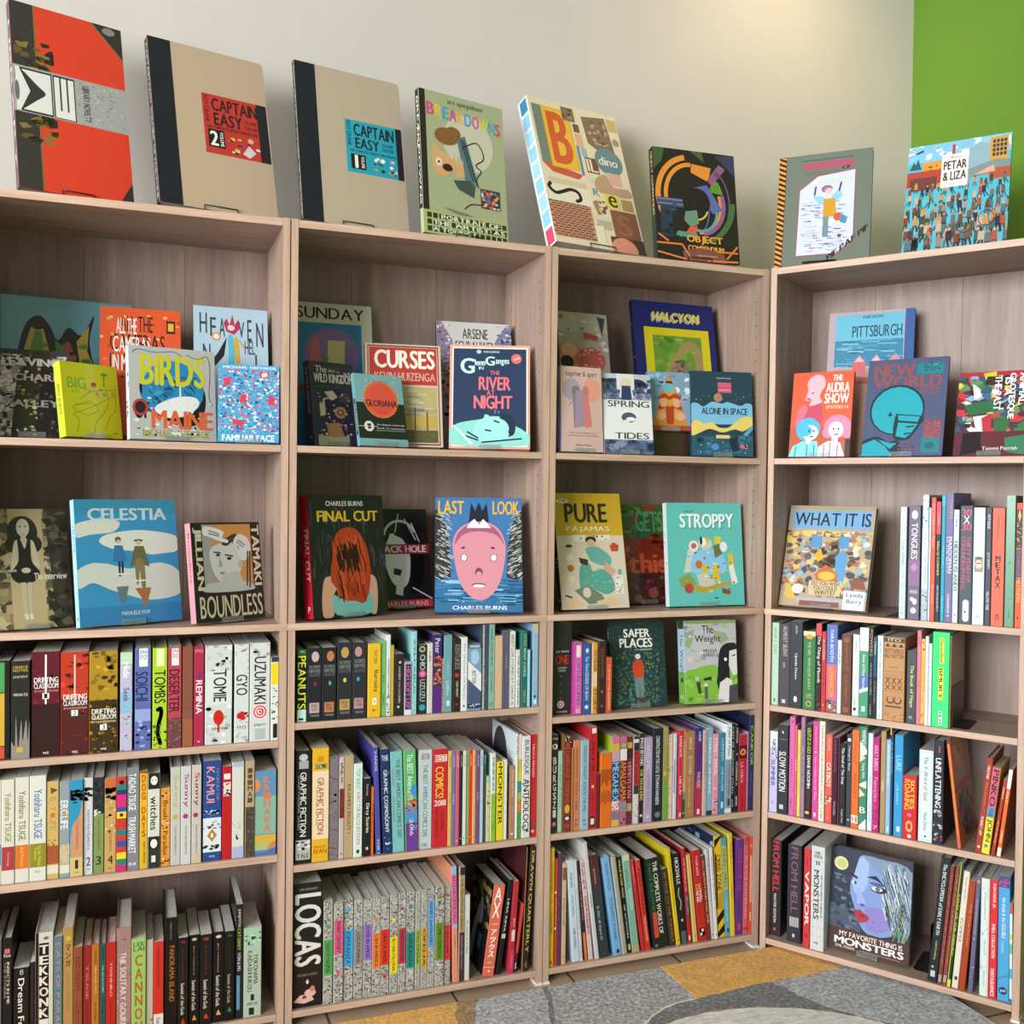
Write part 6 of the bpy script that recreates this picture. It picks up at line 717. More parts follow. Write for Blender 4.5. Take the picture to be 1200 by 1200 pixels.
(4, 'bottom', 0.4597, 0.0378, 0.0099, 0.2989, 0.0087, 0.2158, 0.0883, '84443a', 'second leaning cocoa brown thin spine, seventh from left on bottom shelf of corner bookcase', 't,ART OF JAIME FRANK,.05,.85,b0786c,.5,.4|b,.92,.98,a89490,.1,.9', ''),
(4, 'bottom', 0.4712, 0.0376, 0.008, 0.311, 0.0087, 0.2147, 0.0857, '26381c', 'leaning black and acid green spine, eighth from left on bottom shelf of corner bookcase', 'b,0,1,a8b848,.0,.3|t,TALES OF THE ABSURD,.25,.75,c8d050,.6,.4|b,.94,1,d0d03c', ''),
(4, 'bottom', 0.4819, 0.038, 0.014, 0.2906, 0.0087, 0.2194, 0.0778, 'd8d0bc', 'leaning cream spine with grey title, ninth from left on bottom shelf of corner bookcase', 't,FRANK SANTORO,.05,.25,8a8474,.55,.3|t,POMPEII,.4,.6,8a8474,.5,.5|b,.9,.93,3a3a34,.3,.8', ''),
(4, 'bottom', 0.4975, 0.038, 0.0144, 0.2706, 0.0087, 0.1972, 0.0737, 'a4401f', 'leaning burnt orange spine, tenth from left on bottom shelf of corner bookcase', 't,THE PORTRAIT,.2,.6,d08a6c,.6,.25|e,.75,c87450,.4,.1,.1', ''),
(4, 'bottom', 0.5185, 0.0374, 0.0102, 0.286, 0.0087, 0.1973, 0.0509, '64607c', 'leaning dusk purple spine, eleventh from left on bottom shelf of corner bookcase', 'e,.05,c8845c,.5,.4,.5|t,LEVIATHAN LOVE,.2,.5,b0acc4,.55,.3|e,.54,e0e0e8,.5,.14,.14|s,10,.6,.97,.3,b8b4cc;4c4864', ''),
(4, 'bottom', 0.5435, 0.0369, 0.0191, 0.2824, 0.0087, 0.1991, -0.0003, 'cfdcd6', 'white spine with faint sketches, twelfth from left on bottom shelf of corner bookcase', 'b,0,1,d8c0ac,.8,1|s,14,.05,.15,.2,8aa09c;b8c8c4|t,A Cartoon Notes of,.12,.35,6a7c7c,.5,.25|s,10,.37,.5,.2,8aa09c|t,Hillary and Me,.52,.65,6a7c7c,.5,.2|s,10,.7,.78,.2,8aa09c|t,Margaret Kim,.78,.92,6a7c7c,.5,.2', ''),
(4, 'bottom', 0.5641, 0.0369, 0.016, 0.2834, 0.0087, 0.1966, -0.0006, 'd42c34', 'red spine with white bold capitals, thirteenth from left on bottom shelf of corner bookcase', 't,RON REGE JR.,.03,.24,f0e4e0,.5,.45|t,SHELL COLLECTION,.37,.66,f0e4e0,.5,.45|t,FANTAGRAPHICS,.75,.98,f0e4e0,.45,.55', ''),
(4, 'bottom', 0.5823, 0.0369, 0.0249, 0.2958, 0.0087, 0.2141, -0.0066, '4c9ccc', 'wide azure spine with dark round logo, fourteenth from left on bottom shelf of corner bookcase', 'b,0,.09,4a4c84|s,6,.01,.08,.4,c04a7c|t,the drunk & the GULLIBLE,.17,.5,d0e4ec,.5,.35|t,TOMMY,.52,.62,a8d0e4,.4,.2|l2,2c6ca0,0,.83,.9,.79|e,.92,1f3c64,.5,.38,.38|h,goosh,.905,.935,dce8f0,.25,.75', ''),
(4, 'bottom', 0.6094, 0.0369, 0.0058, 0.2357, 0.0087, 0.1733, -0.0146, 'd4e0dc', 'thin white spine with coloured drips, fifteenth from left on bottom shelf of corner bookcase', 'b,0,.1,c84c4c|b,.3,.36,d8c83c|b,.4,.5,6cb48c|b,.65,.75,3cb4b0|b,.95,1,4c6cac', '')]
SIDE_ART = {'f': ('141416', 's,30,.05,.5,.2,2a3440;5a4a34;8a7440|p,a8acb0,.5,.3,.62,.28,.66,.5,.5,.55,.44,.75,.4,.95,.2,.95,.3,.6|e,.28,b0b4b8,.56,.06,.06|p,3a6a9a,.55,.6,.75,.62,.7,.8,.56,.78|h,ALTERNATIVE,.08,.15,b8a060,.3,.95'),
            'm': ('4a2022', 's,10,.1,.9,.3,5a2a28;3a1a1c'), 'l': ('94b82c', 'b,.5,1,a8c43c'), 'n': ('1c2a44', 's,40,.05,.6,.16,3a5a84;8aa0b8;22344c'),
            'a': ('c8d2d8', 'e,.3,3a3c40,.35,.3,.42|b,.3,.75,3a3c40,.05,.65|b,.32,.46,5a5a9a,.8,.95|b,.2,.203,6a7480,.6,.95'),
            'g': ('d8823c', 'e,.16,e8a860,.4,.2,.22|e,.16,7a3a1c,.4,.04,.03|s,12,.06,.25,.1,c05a2c;d8b080|b,.3,.42,b8c0c4,.2,.7|p,6a8a9c,.3,.52,.6,.5,.66,.7,.36,.74|s,24,.5,.8,.16,2c5a74;3a7a94;c8ccd0;8a9a4c|b,.46,.5,c04a3c|e,.85,2a4a6c,.55,.3,.16|e,.86,6a8aa8,.6,.1,.09|s,14,.8,.95,.1,b8a04c;d05a4c;8a9a4c')}
for i, (c, sh, lx, z, t, h, d, dep, al, col, label, ops, cov) in enumerate(BOOKS):
    ox, oy, th = ORIGIN[c]; cs, sn = math.cos(th), math.sin(th)
    rd = random.Random(i)
    dd = d + rd.uniform(-.002, .003)
    root = tag(empty('book', (ox + lx*cs - dd*sn, oy + lx*sn + dd*cs, z), (0, al, th)), label, 'book', 'books standing on the %s shelf of the %s bookcase' % (sh, CASE_NAME[c]))
    hard = t > .012 and rd.random() < .45
    bt = .0018 if hard else .0006
    bt = min(bt, t * .2); ch = min(.0012, t * .12); base = lin(col)
    cv = MB()
    poly = [(0, dep), (0, ch), (ch, 0), (t - ch, 0), (t, ch), (t, dep), (t - bt, dep), (t - bt, bt), (bt, bt), (bt, dep)]
    n = len(poly); v = [(x, y, 0) for x, y in poly] + [(x, y, h) for x, y in poly]
    fc = [(k, (k+1) % n, n + (k+1) % n, n + k) for k in range(n)]
    for o_ in (0, n):
        caps = [(0, 1, 8, 9), (1, 2, 8), (2, 3, 7, 8), (3, 4, 7), (4, 5, 6, 7)]
        fc += [tuple(q + o_ for q in (reversed(f) if o_ == 0 else f)) for f in caps]
    cv.mesh(v, fc, base)
    Print(cv, (ch * .5, -.00002, 0), (1, 0, 0), (0, 0, 1), (0, -1, 0), t - ch, h, i).run(ops)
    if cov:
        bc, bo = SIDE_ART[cov]
        if cov == 'g': pr = Print(cv, (t + .0001, 0.002, 0), (0, 1, 0), (0, 0, 1), (1, 0, 0), dep - .002, h, 7)
        else: pr = Print(cv, (-.0001, dep, 0), (0, -1, 0), (0, 0, 1), (-1, 0, 0), dep - .002, h, 7)
        pr.run('b,0,1,%s|%s' % (bc, bo))
    cv.build('cover', M_GLOSS if rd.random() < .35 else M_PRINT, root)
    ins = .0025 if hard else .0003
    pg = MB(); pg.box((bt + .00005, bt + .0001, ins), (t - bt - .00005, dep - (.003 if hard else .0003), h - ins)); pg.build('pages', M_PAPER, root)


# ------------------------------------------------------------------ face-out books and their stands
FACES = [
(1, 'top', 0.0851, 0.0008, 1.8303, 0.3117, 0.2443, 0.0, 0.2315, 0.4325, 0.0222, 'e0442a', 'b,0,1,3a3834,0,.2|b,0,1,8a6a3c,.2,.215|s,16,.2,.35,.12,6a5a2c;8a7438;2c2a28,.02,.36|s,14,.58,.75,.12,6a5a2c;8a7438;2c2a28,.02,.36|p,35332f,.72,0,1,0,1,.18|l2,8a6a3c,.72,0,1,.18|p,35332f,.86,1,1,.87,1,1|e,.03,8a8a84,.88,.06,.04|b,.35,.6,a9aaa8|s,60,.36,.59,.03,c0c1be;8e8f8d,.55,.99|b,.36,.595,3a3a38,.34,.53|b,.37,.59,e8e8e4,.35,.395|b,.37,.59,e8e8e4,.41,.455|b,.37,.59,e8e8e4,.47,.52|b,.55,.59,e8e8e4,.35,.52|q,3a3a38,.06,.36,.33,.36,.33,.595,.06,.595|q,e6e6e2,.075,.37,.32,.37,.32,.585,.075,.585,.2,.49|p,3a3a38,.03,.36,.2,.44,.27,.48,.2,.52,.03,.6,.1,.5,.03,.48|q,e6e6e2,.02,.36,.05,.36,.14,.48,.05,.595,.02,.595|T,LIBRARY NOVELTY,.38,.58,4a4a4a,.63,.06|e,.49,707070,.03,.02,.1', '4a5058', 't,LIBRARY,.1,.9,c8ccd0,.5,.5', 'orange hardcover with grey paper band, far left atop leftmost bookcase', 'w', 0.0015),
(1, 'top', 0.3563, 0.0016, 1.8303, 0.2378, 0.2887, 0.0, 0.2657, 0.4132, 0.0228, 'bfa78e', 'b,0,1,1c2127,0,.19|b,.28,.65,c0392f,.42,.99|b,.28,.65,26242a,.9,.99|H,CAPTAIN,.3,.38,231d1e,.5,.9|H,EASY,.39,.47,231d1e,.51,.76|t,ROY CRANE,.29,.46,231d1e,.455,.035|h,SOLDIER,.405,.425,231d1e,.78,.89|h,FORTUNE,.44,.46,231d1e,.78,.89|h,THE COMPLETE SUNDAY NEWSPAPER,.475,.495,231d1e,.44,.89|b,.5,.61,1c191a,.45,.59|H,2,.51,.6,f0ebe0,.465,.535|T,VOLUME,.51,.6,e0d8cc,.565,.03|s,14,.53,.63,.045,e0c060;f0e8e0;2c2428;8a4a8a,.62,.9|e,.53,e0b090,.82,.025,.025|p,d8c8d0,.74,.62,.8,.56,.86,.6,.8,.64', '1a1f26', 't,CAPTAIN EASY SOLDIER OF FORTUNE,.03,.97,b8bcc4,.5,.5', 'beige hardcover with red label and black cloth spine, atop leftmost bookcase', 'w', 0.01),
(2, 'top', 0.0265, 0.0043, 1.8303, 0.1811, 0.1965, 0.0, 0.2639, 0.3908, 0.0132, 'b8a692', 'b,0,1,1c2127,0,.19|b,.31,.65,2a9db4,.44,.99|b,.31,.65,26242a,.93,.99|H,CAPTAIN,.33,.41,1c2428,.52,.91|H,EASY,.42,.49,1c2428,.53,.76|t,ROY CRANE,.32,.48,1c2428,.475,.035|h,SOLDIER,.43,.45,1c2428,.79,.9|h,FORTUNE,.46,.48,1c2428,.79,.9|h,THE COMPLETE SUNDAY NEWSPAPER,.5,.515,1c2428,.47,.92|b,.53,.625,1c191a,.48,.62|H,1,.535,.62,f0ebe0,.515,.545|T,VOLUME,.54,.615,e0d8cc,.59,.03|s,18,.53,.63,.045,f0f0ec;2c2428;c8a070;4a5a6a,.65,.92', '1a1f26', 't,CAPTAIN EASY SOLDIER OF FORTUNE,.03,.97,b8bcc4,.5,.5', 'beige hardcover with turquoise label and black cloth spine, atop second bookcase', 'w', 0.01),
(2, 'top', 0.3084, 0.0028, 1.8303, 0.2275, 0.1096, 0.0, 0.2368, 0.3516, 0.0183, 'a9b08c', 'b,.0,.86,2c2622,0,.07|e,.32,ccc9b4,.56,.3,.3|h,art spiegelman,.03,.075,222222,.33,.75|H,B,.08,.17,d84a8a,.08,.17|H,R,.085,.175,d8c84a,.175,.26|H,E,.09,.18,4aa0d0,.265,.34|H,A,.095,.185,d84a8a,.345,.43|H,K,.1,.19,e0b84a,.435,.52|H,D,.105,.195,5aa0d0,.525,.61|H,O,.11,.2,d85a9a,.615,.7|H,W,.115,.205,d8d84a,.705,.81|H,N,.12,.21,4aa8c8,.815,.89|H,S,.125,.215,d04a6a,.895,.96|p,5f7684,.42,.3,.52,.27,.66,.6,.58,.64,.5,.58|l2,38484f,.47,.3,.6,.58|l2,38484f,.5,.3,.63,.58|e,.3,8a5e34,.3,.14,.09|e,.27,8a5e34,.38,.09,.07|e,.42,d8a878,.17,.05,.08|e,.5,d8a878,.24,.12,.13|e,.49,ecd8c0,.2,.035,.045|e,.49,20201c,.2,.012,.015|e,.52,3a2020,.3,.06,.04|q,d8a878,.34,.5,.38,.42,.4,.5,.43,.42,.45,.5,.48,.43,.5,.56,.42,.58|p,46544c,.36,.6,.56,.58,.62,.62,.6,.7,.42,.66|c,22221e,.48,.36,.66,.3,.74,.4,.64,.46,.7,.5,.64,.56,.66,.62,.012|b,.62,.76,4a3a4a,.68,.92|s,60,.63,.755,.05,d84a6a;4a8ad0;e0c04a;3a3a4a;e08a4a;e8e0d8,.69,.91|c,22221e,.48,.79,.56,.75,.68,.74,.012|p,7c7f68,.2,.8,.5,.82,.78,.88,.5,.86|b,.84,1,b0b678|s0,2c3a30,14,3,.03,.85,.99,.99|h,PORTRAIT OF,.86,.89,e8ecd8,.2,.9|h,THE ARTIST AS,.905,.935,e8ecd8,.1,.96|h,A YOUNG ?,.95,.98,e8ecd8,.1,.6', '2a2426', 's,16,.18,.42,.6,d84a8a;4aa0d0;d8c84a|t,BREAKDOWNS,.05,.8,e0e0d8,.5,.5|b,.83,1,a8b890', 'sage green comic hardcover with multicoloured title, atop second bookcase', 'w', 0.0015),
(3, 'top', 0.0124, 0.0027, 1.8303, 0.2035, 0.3487, 0.0, 0.2868, 0.4319, 0.0436, 'e3d2b8', 'p,6d7f76,.03,.05,.13,.05,.13,.5,.03,.46|p,c8503c,.03,.46,.13,.46,.46,.5,.4,.54,.12,.52|b,.05,.48,e0ab2a,.13,.44|b,.06,.47,e8b830,.15,.42|H,B,.08,.45,d2541f,.17,.4|b,.02,.12,7a6654,.36,.5|s,8,.02,.12,.05,9a8468;5a4838,.36,.5|b,.13,.19,5c4a3c,.46,.53|b,.2,.3,d8a890,.46,.54|p,7a6250,.58,.06,.86,.03,.9,.28,.72,.3,.6,.25|s,26,.07,.25,.05,a89880;5a4838;c0b094,.62,.86|b,.03,.12,c8a870,.88,.99|e,.2,d8cdb0,.94,.055,.055|e,.2,9a8a70,.94,.04,.04|b,.29,.5,4a88a4,.45,.48|b,.3,.36,8ab0c0,.5,.56|b,.36,.47,6a3c28,.52,.66|h,IL,.37,.46,e4d8c0,.53,.65|e,.36,5c8090,.8,.16,.15|h,dino,.33,.39,e8e4d8,.68,.9|b,.48,.54,d0d0c0,.5,.56|p,b8967c,.58,.52,.72,.46,.78,.54,.96,.54,.96,.6,.62,.6|p,d8a8a0,.74,.44,.9,.44,.9,.53,.76,.53|b,.56,.64,cfc0a4,.05,.46|b,.6,.72,e4dcc8,.02,.5|c,3a352a,.07,.6,.04,.63,.1,.665,.18,.65,.27,.625,.35,.635,.37,.68,.32,.7,.035|h,R,.58,.63,4a88a4,.53,.6|b,.6,.7,dcc850,.66,.82|h,e,.61,.69,2c2620,.69,.79|b,.62,.7,b09060,.84,.97|p,a07860,.5,.68,.55,.66,.58,.76,.54,.78|s,10,.66,.76,.05,d8a080;e0c050;5a6a70;8a4a3a,.55,.66|b,.71,.9,8a5a42,.68,.98|h,S,.74,.88,9a6a50,.74,.9|b,.72,.96,c28a72,.0,.46|brick,6a3a32,.0,.72,.46,.96|e,.8,d8d0bc,.58,.09,.06|b,.8,.86,b8b09a,.5,.66|e,.86,8a9088,.5,.05,.04|b,.84,1,e4dcc8,.46,.56|b,.9,1,4a4036,.62,1|e,.98,d89078,.76,.15,.12', 'd3dde0', 'b,.01,.1,2f7ea0,.12,.9|b,.12,.21,8ac4e0,.12,.9|b,.23,.32,9accE4,.12,.9|b,.34,.43,8ac4e0,.12,.9|b,.45,.54,9acce4,.12,.9|b,.56,.65,8ac4e0,.12,.9|b,.67,.76,9acce4,.12,.9|b,.78,.87,8ac4e0,.12,.9|b,.89,.99,cf4a68,.12,.9', 'large tilted cream game-box-like set with big letter B, atop third bookcase', 'w', 0.0015),
(3, 'top', 0.302, 0.0162, 1.8303, -0.0545, 0.1459, 0.0, 0.2394, 0.3038, 0.0239, '26231f', 'p,3c5a34,0,0,.14,0,.1,.12,0,.2|p,4a5a38,.45,0,.6,0,.62,.1|p,3c3c5a,.75,.02,1,.0,1,.2|arc,d88a34,.45,.42,.44,.48,100,215|arc,d88a34,.45,.42,.34,.39,90,200|p,d88a34,.46,.12,.7,.14,.66,.27,.45,.2|p,5f8a34,.72,.24,.86,.3,.84,.38,.66,.36|p,8a5a78,.64,.26,.8,.1,.88,.14,.7,.3|arc,6a4a6c,.5,.45,.42,.48,-20,50|arc,4a6a3c,.5,.45,.48,.5,-80,0|arc,24211e,.5,.45,.4,.46,-90,40|arc,d88a34,.52,.48,.3,.35,-90,20|arc,8a5a8a,.52,.48,.34,.37,-80,20|p,5a64a0,.46,.34,.64,.3,.82,.52,.7,.56,.52,.4|b,.45,.53,45496a,.02,.42|b,.46,.47,7a8098,.02,.42|b,.5,.51,7a8098,.02,.42|arc,4a5a94,.52,.52,.14,.28,-180,60|e,.47,24211e,.5,.17,.17|arc,d8b04c,.5,.5,.15,.17,-150,-20|arc,5a9a94,.54,.54,.22,.25,-110,0|p,6a8a74,.36,.56,.5,.54,.52,.66,.42,.7,.34,.64|p,d8543c,.4,.7,.5,.68,.48,.75,.36,.75|p,5a8a74,.26,.74,.5,.75,.46,.79,.22,.79|b,.52,.8,2c3a4c,.06,.2|s,10,.5,.8,.08,1f2a34;3c4a5c;2a2a26,.06,.3|H,OBJECT,.77,.85,dc9a3c,.36,.8|H,COMPENDIUM,.86,.91,dc9a3c,.37,.81|q,7a4a44,.3,.92,.5,.88,.8,.9,.84,1,.32,1|l2,d8763c,.02,.78,.14,.84|l2,d8763c,.0,.86,.3,.86|l2,d8763c,.3,.86,.4,.98|l2,d8763c,.98,.84,.84,.96|l2,d8763c,.98,.9,.72,.9|l2,d8763c,.0,.94,.34,.99|l2,d8763c,.98,.98,.6,.99|h,KILIAN ENG,.94,.955,d8a894,.48,.72', '2a4638', 'b,0,.5,1c1a18|t,OBJECT COMPENDIUM,.03,.6,dcb880,.5,.6', 'black art book with orange arcs, atop third bookcase', 'w', 0.0015),
(4, 'top', -0.0, 0.0198, 1.8303, 0.1886, 0.2079, 0.0, 0.2407, 0.3187, 0.0182, '6a7469', 'haz,1e1a16,d8923c,0,.075|b,0,1,2c302a,.075,.08|b,.055,.06,2c302a,.26,.8|b,.08,.14,a8506a,.26,.8|H,CF,.135,.165,1c1c1a,.68,.77|b,.17,.172,2c302a,.28,.66|b,.19,.192,2c302a,.28,.82|q,a0506a,.23,.32,.42,.2,.83,.17,.83,.81,.66,.92,.22,.92|q,c8d0e0,.24,.325,.43,.21,.82,.18,.82,.8,.65,.91,.23,.91|st,130,.26,.42,.7,.88,.07,.004,8a6aa0;a8b0c8;6a4a84;9a8ab0;5a5a84,.006|p,c8ccc4,.42,.25,.8,.24,.78,.28,.4,.29|e,.33,8a6aa0,.53,.06,.045|p,8ac0d8,.38,.38,.5,.4,.52,.48,.44,.46|p,8ac0d8,.58,.4,.66,.34,.7,.4,.6,.48|l2,4a4a6a,.4,.38,.41,.3|l2,4a4a6a,.66,.36,.68,.28|e,.35,dcb8a8,.55,.04,.035|p,c8922c,.5,.42,.62,.42,.64,.58,.5,.58|b,.6,.66,dce4e8,.44,.74|p,6a8a94,.5,.58,.56,.58,.56,.76,.5,.76|e,.59,c85a3c,.66,.05,.05|p,4a8ab0,.68,.56,.76,.6,.74,.66,.68,.64|e,.72,c0c4cc,.36,.05,.05|e,.76,c0c4cc,.68,.05,.05|e,.76,4a5060,.68,.02,.02|diag,22241f,PIF PAF PIF,.56,.98,.98,.72,.05|b,.965,.985,1c1a18,.3,.66', '6a7469', '', 'grey green softcover with diagonal hazard strip, left atop corner bookcase', 'w', 0.0015),
(4, 'top', 0.3161, 0.0615, 1.8303, 0.0507, 0.2699, 0.0, 0.2405, 0.3075, 0.0122, '4fb0c4', 'b,0,.16,7ab8d8|s,30,0,.14,.09,e4ecf0;c8dce8;8ac0dc|p,2f5a54,.02,.22,.06,.14,.1,.22|p,2f5a54,.06,.22,.1,.12,.14,.22|b,.16,.27,d09238,.15,.5|s,12,.18,.26,.03,8a5a20,.17,.48|b,.03,.22,b0442c,.435,.465|b,.08,.3,8aa8b4,.6,.82|p,8aa8b4,.6,.1,.7,.04,.82,.08,.82,.2,.6,.2|b,.02,.28,c8963c,.8,.97|s0,3a4248,4,4,.82,.04,.96,.2|b,.24,.38,a8443a,0,.36|b,.3,.42,6a3c34,.03,.3|p,7a8a8c,.6,.28,.86,.22,1,.24,1,.34,.62,.36|b,.3,.4,a8553c,.8,1|p,d8a08c,.66,.34,.84,.27,.86,.33|crowd,96,.36,1.0|b,.12,.42,eae4dc,.34,.6|H,PETAR,.18,.26,22201e,.36,.585|H,& LIZA,.28,.36,22201e,.36,.585|h,MIROSLAV,.14,.16,5a5450,.42,.53|h,Graphic Novel,.385,.4,8a5450,.42,.54|l2,22303a,.08,.07,.15,.05|arc,2a2c30,.6,.78,.075,.09,0,360|arc,2a2c30,.8,.74,.075,.09,0,360', '3f8a34', '', 'blue softcover with crowded street scene, right atop corner bookcase', 'w', 0.0015),
(1, 'first', 0.0336, 0.1639, 1.3248, 0.1298, 0.1849, 0.0, 0.2771, 0.3314, 0.015, '6ca6b4', 'p,16181a,.12,.4,.18,.2,.28,.13,.36,.2,.42,.3,.5,.2,.6,.25,.7,.1,.66,.3,.72,.5,.85,.4,.8,.6,.6,.7,.3,.75,.1,.6|p,c0a43c,.16,.4,.22,.22,.3,.18,.36,.4,.28,.6|p,5a8a34,.2,.42,.25,.24,.3,.24,.32,.5,.22,.6|e,.2,16181a,.27,.05,.04|p,b04a3c,.44,.34,.5,.3,.56,.42,.48,.52|p,5a8a34,.4,.3,.46,.34,.5,.56,.4,.56|p,c0a43c,.56,.3,.66,.18,.64,.36,.7,.5,.6,.56|s,14,.3,.7,.08,16181a;5a8a34;c0a43c,.2,.7|h,oiiioo,.33,.36,1c2a30,.74,.92|b,.44,.442,4a8494,.6,1', '4a8494', '', 'wide pale teal album with spotted animal, behind leftmost upper display books', 'a', 0.0015),
(1, 'first', 0.0355, 0.0783, 1.3248, 0.0766, 0.1796, 0.0, 0.1351, 0.1922, 0.0241, '8e8b88', 's,500,0,1,.09,26262a;c8c4c4;4a4848;d0cccc;3a3634|b,0,.06,3c3c40|p,30321c,.28,.3,.55,.0,.75,.0,.6,1,.2,1|s,50,.1,1,.07,a8b05c;1c1e10;6a7434;d8dca0,.28,.68|p,201e1c,.62,.2,1,.1,1,1,.56,1|s,60,.2,1,.07,3c3830;5c5648;181614,.6,1|H,LEAVING,.1,.19,d4cecc,.06,.9|H,RICHARD,.28,.36,b8a8a8,.06,.95|H,VALLEY,.58,.66,a8a4a0,.06,.9', '2c2c28', '', 'dark book covered in jumbled pale letters, left end of upper display shelf', 'a', 0.0015),
(1, 'first', 0.1745, 0.0074, 1.3248, 0.5884, 0.1708, 0.0, 0.1315, 0.1619, 0.0251, 'cfcf24', 'h,BIG,.2,.35,7ab03c,.1,.42|h,BIG KIDS,.37,.41,a8a024,.16,.3|e,.13,4a9a34,.76,.06,.025|l2,4a9a34,.76,.13,.74,.3|e,.28,c0402c,.56,.05,.04|c,5a5420,.3,.5,.5,.38,.8,.34,.94,.32,.006|c,8a3a2c,.2,.58,.5,.54,.6,.62,.4,.7,.16,.6,.5,.5,.006|c,4a4a30,.2,.94,.24,.76,.16,.7,.4,.62,.7,.5,.94,.4,.006|c,4a4a30,.5,.98,.54,.8,.7,.66,.8,.5,.76,.3,.006|c,4a4a30,.7,.9,.8,.7,.92,.6,.94,.3,.006|s,8,.3,.5,.08,8a8078;a89c88,.4,.9|e,.93,6a6420,.88,.05,.006', 'bcc43c', 't,BIG KIDS,.3,.7,6a7424,.5,.4', 'small yellow hardcover with scribbled line drawing, first shelf of leftmost bookcase', 'a', 0.0015),
(1, 'first', 0.2355, 0.1006, 1.3248, 0.0323, 0.1946, 0.0, 0.1722, 0.3092, 0.016, 'd5532a', 'h,ALL THE,.06,.18,241c18,.25,.65|h,CAMERAS,.2,.33,241c18,.12,.8|h,IN MY ROOM,.35,.48,241c18,.12,.95|h,ALL THE,.08,.2,ece4dc,.2,.45|h,CAMERAS,.22,.34,ece4dc,.16,.62|h,IN MY ROOM,.36,.48,ece4dc,.15,.7|s,36,.02,.6,.06,d8923c;e0b44c;3a2420;b83c20|b,.08,.18,3a2420,.82,.93|b,.1,.16,d8a83c,.84,.91|s,30,.5,1,.1,d8923c;3a2420;b83c20', '8a2a20', '', 'orange hardcover with overlapping black and white title, behind white square book', 'a', 0.0015),
(1, 'first', 0.2998, 0.0031, 1.3248, 0.2517, 0.1034, 0.0, 0.1862, 0.2038, 0.0255, 'b5b7b4', 'p,1c1c1e,.12,.4,.3,.28,.5,.24,.7,.26,.85,.4,.88,.6,.8,.8,.6,.85,.4,.78,.25,.72,.15,.6|e,.45,2c86b8,.5,.36,.34|e,.55,2c86b8,.35,.22,.18|s,40,.3,.6,.12,1f6a9a;3c98c8;2c86b8,.2,.78|st,30,.2,.32,.7,.6,.06,.06,1a3a5a;16283c,.008|p,e4e6e6,.28,.66,.5,.54,.74,.52,.8,.6,.66,.72,.42,.76|l2,dfe3e4,.58,.4,.58,.6|e,.37,c03444,.6,.04,.025|s,26,.55,.95,.05,e8ecec;d4d8d8,.04,.96|H,BIRDS,.08,.42,c8c430,.12,.88|H,OF,.6,.78,1c1a1c,.05,.22|e,.66,b83c3c,.12,.09,.1|e,.66,2c2020,.12,.06,.07|H,MAINE,.68,.88,d8663c,.24,.96|h,MICHAEL DEFORGE,.89,.97,a8a02c,.14,.92|c,5a5a5c,.04,.08,.1,.04,.3,.06,.5,.04,.6,.08,.008|c,5a5a5c,.66,.06,.8,.1,.9,.06,.94,.2,.92,.5,.96,.6,.008|s,16,.84,.96,.04,22221e;e8ecec,.04,.9', 'c8d4d4', 's,14,.2,.9,.6,5a6a6c;e0e8e8', 'square white hardcover with tall yellow title and blue dome, first shelf of leftmost bookcase', 'a', 0.0015),
(1, 'first', 0.4373, 0.1154, 1.3248, 0.046, 0.1921, 0.0, 0.17, 0.3298, 0.0161, 'a8c4d4', 'h,H,.05,.2,3a3c40,.08,.18|h,E,.08,.22,3a3c40,.22,.3|h,A,.08,.22,3a3c40,.34,.42|h,V,.1,.22,3a3c40,.6,.68|h,E,.08,.24,3a3c40,.72,.78|h,N,.1,.28,3a3c40,.84,.94|h,N,.28,.42,3a3c40,.12,.22|h,HEL,.24,.34,3a3c40,.68,.82|h,L,.34,.46,3a3c40,.82,.9|q,b0304c,.4,.12,.44,.08,.48,.13,.52,.05,.55,.13,.6,.08,.62,.15,.54,.2,.44,.18|e,.15,e8c8c8,.5,.05,.04|e,.22,c88a4c,.3,.06,.06|e,.22,e8dccc,.3,.04,.04|p,1e1c20,.44,.22,.4,.36,.28,.44,.2,.42,.32,.34|p,5ab0c8,.46,.22,.52,.22,.54,.4,.48,.56,.4,.56,.46,.4|p,c8a43c,.54,.22,.6,.26,.62,.42,.72,.58,.66,.58,.56,.42|p,c8a43c,.58,.22,.68,.28,.66,.3', '2c2a2c', '', 'pale blue hardcover with spread-out handwritten title, behind right display books, first shelf of leftmost bookcase', 'a', 0.0015),
(1, 'first', 0.4794, 0.0158, 1.3248, -0.0967, 0.134, 0.0, 0.1319, 0.1761, 0.0142, '4a9cc4', 'b,0,.0,1c4a6a|h,MICHAEL DEFORGE,.02,.05,e4ecf0,.08,.95|s,900,.06,.88,.055,c86a9c;5ac0c0;e4e8ec;8a5aa8;3a8ac4;d84a6a;2c4a7a;7ad0c8;4aa8d0;4a9cc4|p,c83c4c,.68,.1,.82,.07,.84,.15,.7,.17|p,e8dcd8,.71,.11,.8,.09,.81,.14,.72,.155|p,c83c4c,.1,.18,.2,.16,.2,.26,.1,.28|p,c83c4c,.36,.4,.46,.38,.46,.48,.36,.5|p,c83c4c,.84,.4,.94,.42,.92,.52,.82,.5|p,c83c4c,.24,.7,.42,.72,.4,.8,.24,.77|H,FAMILIAR FACE,.905,.985,ecf2f4,.07,.93', '3a5a74', '', 'small blue book with dense pink doodles, right end of leftmost upper shelf', 'a', 0.0015),
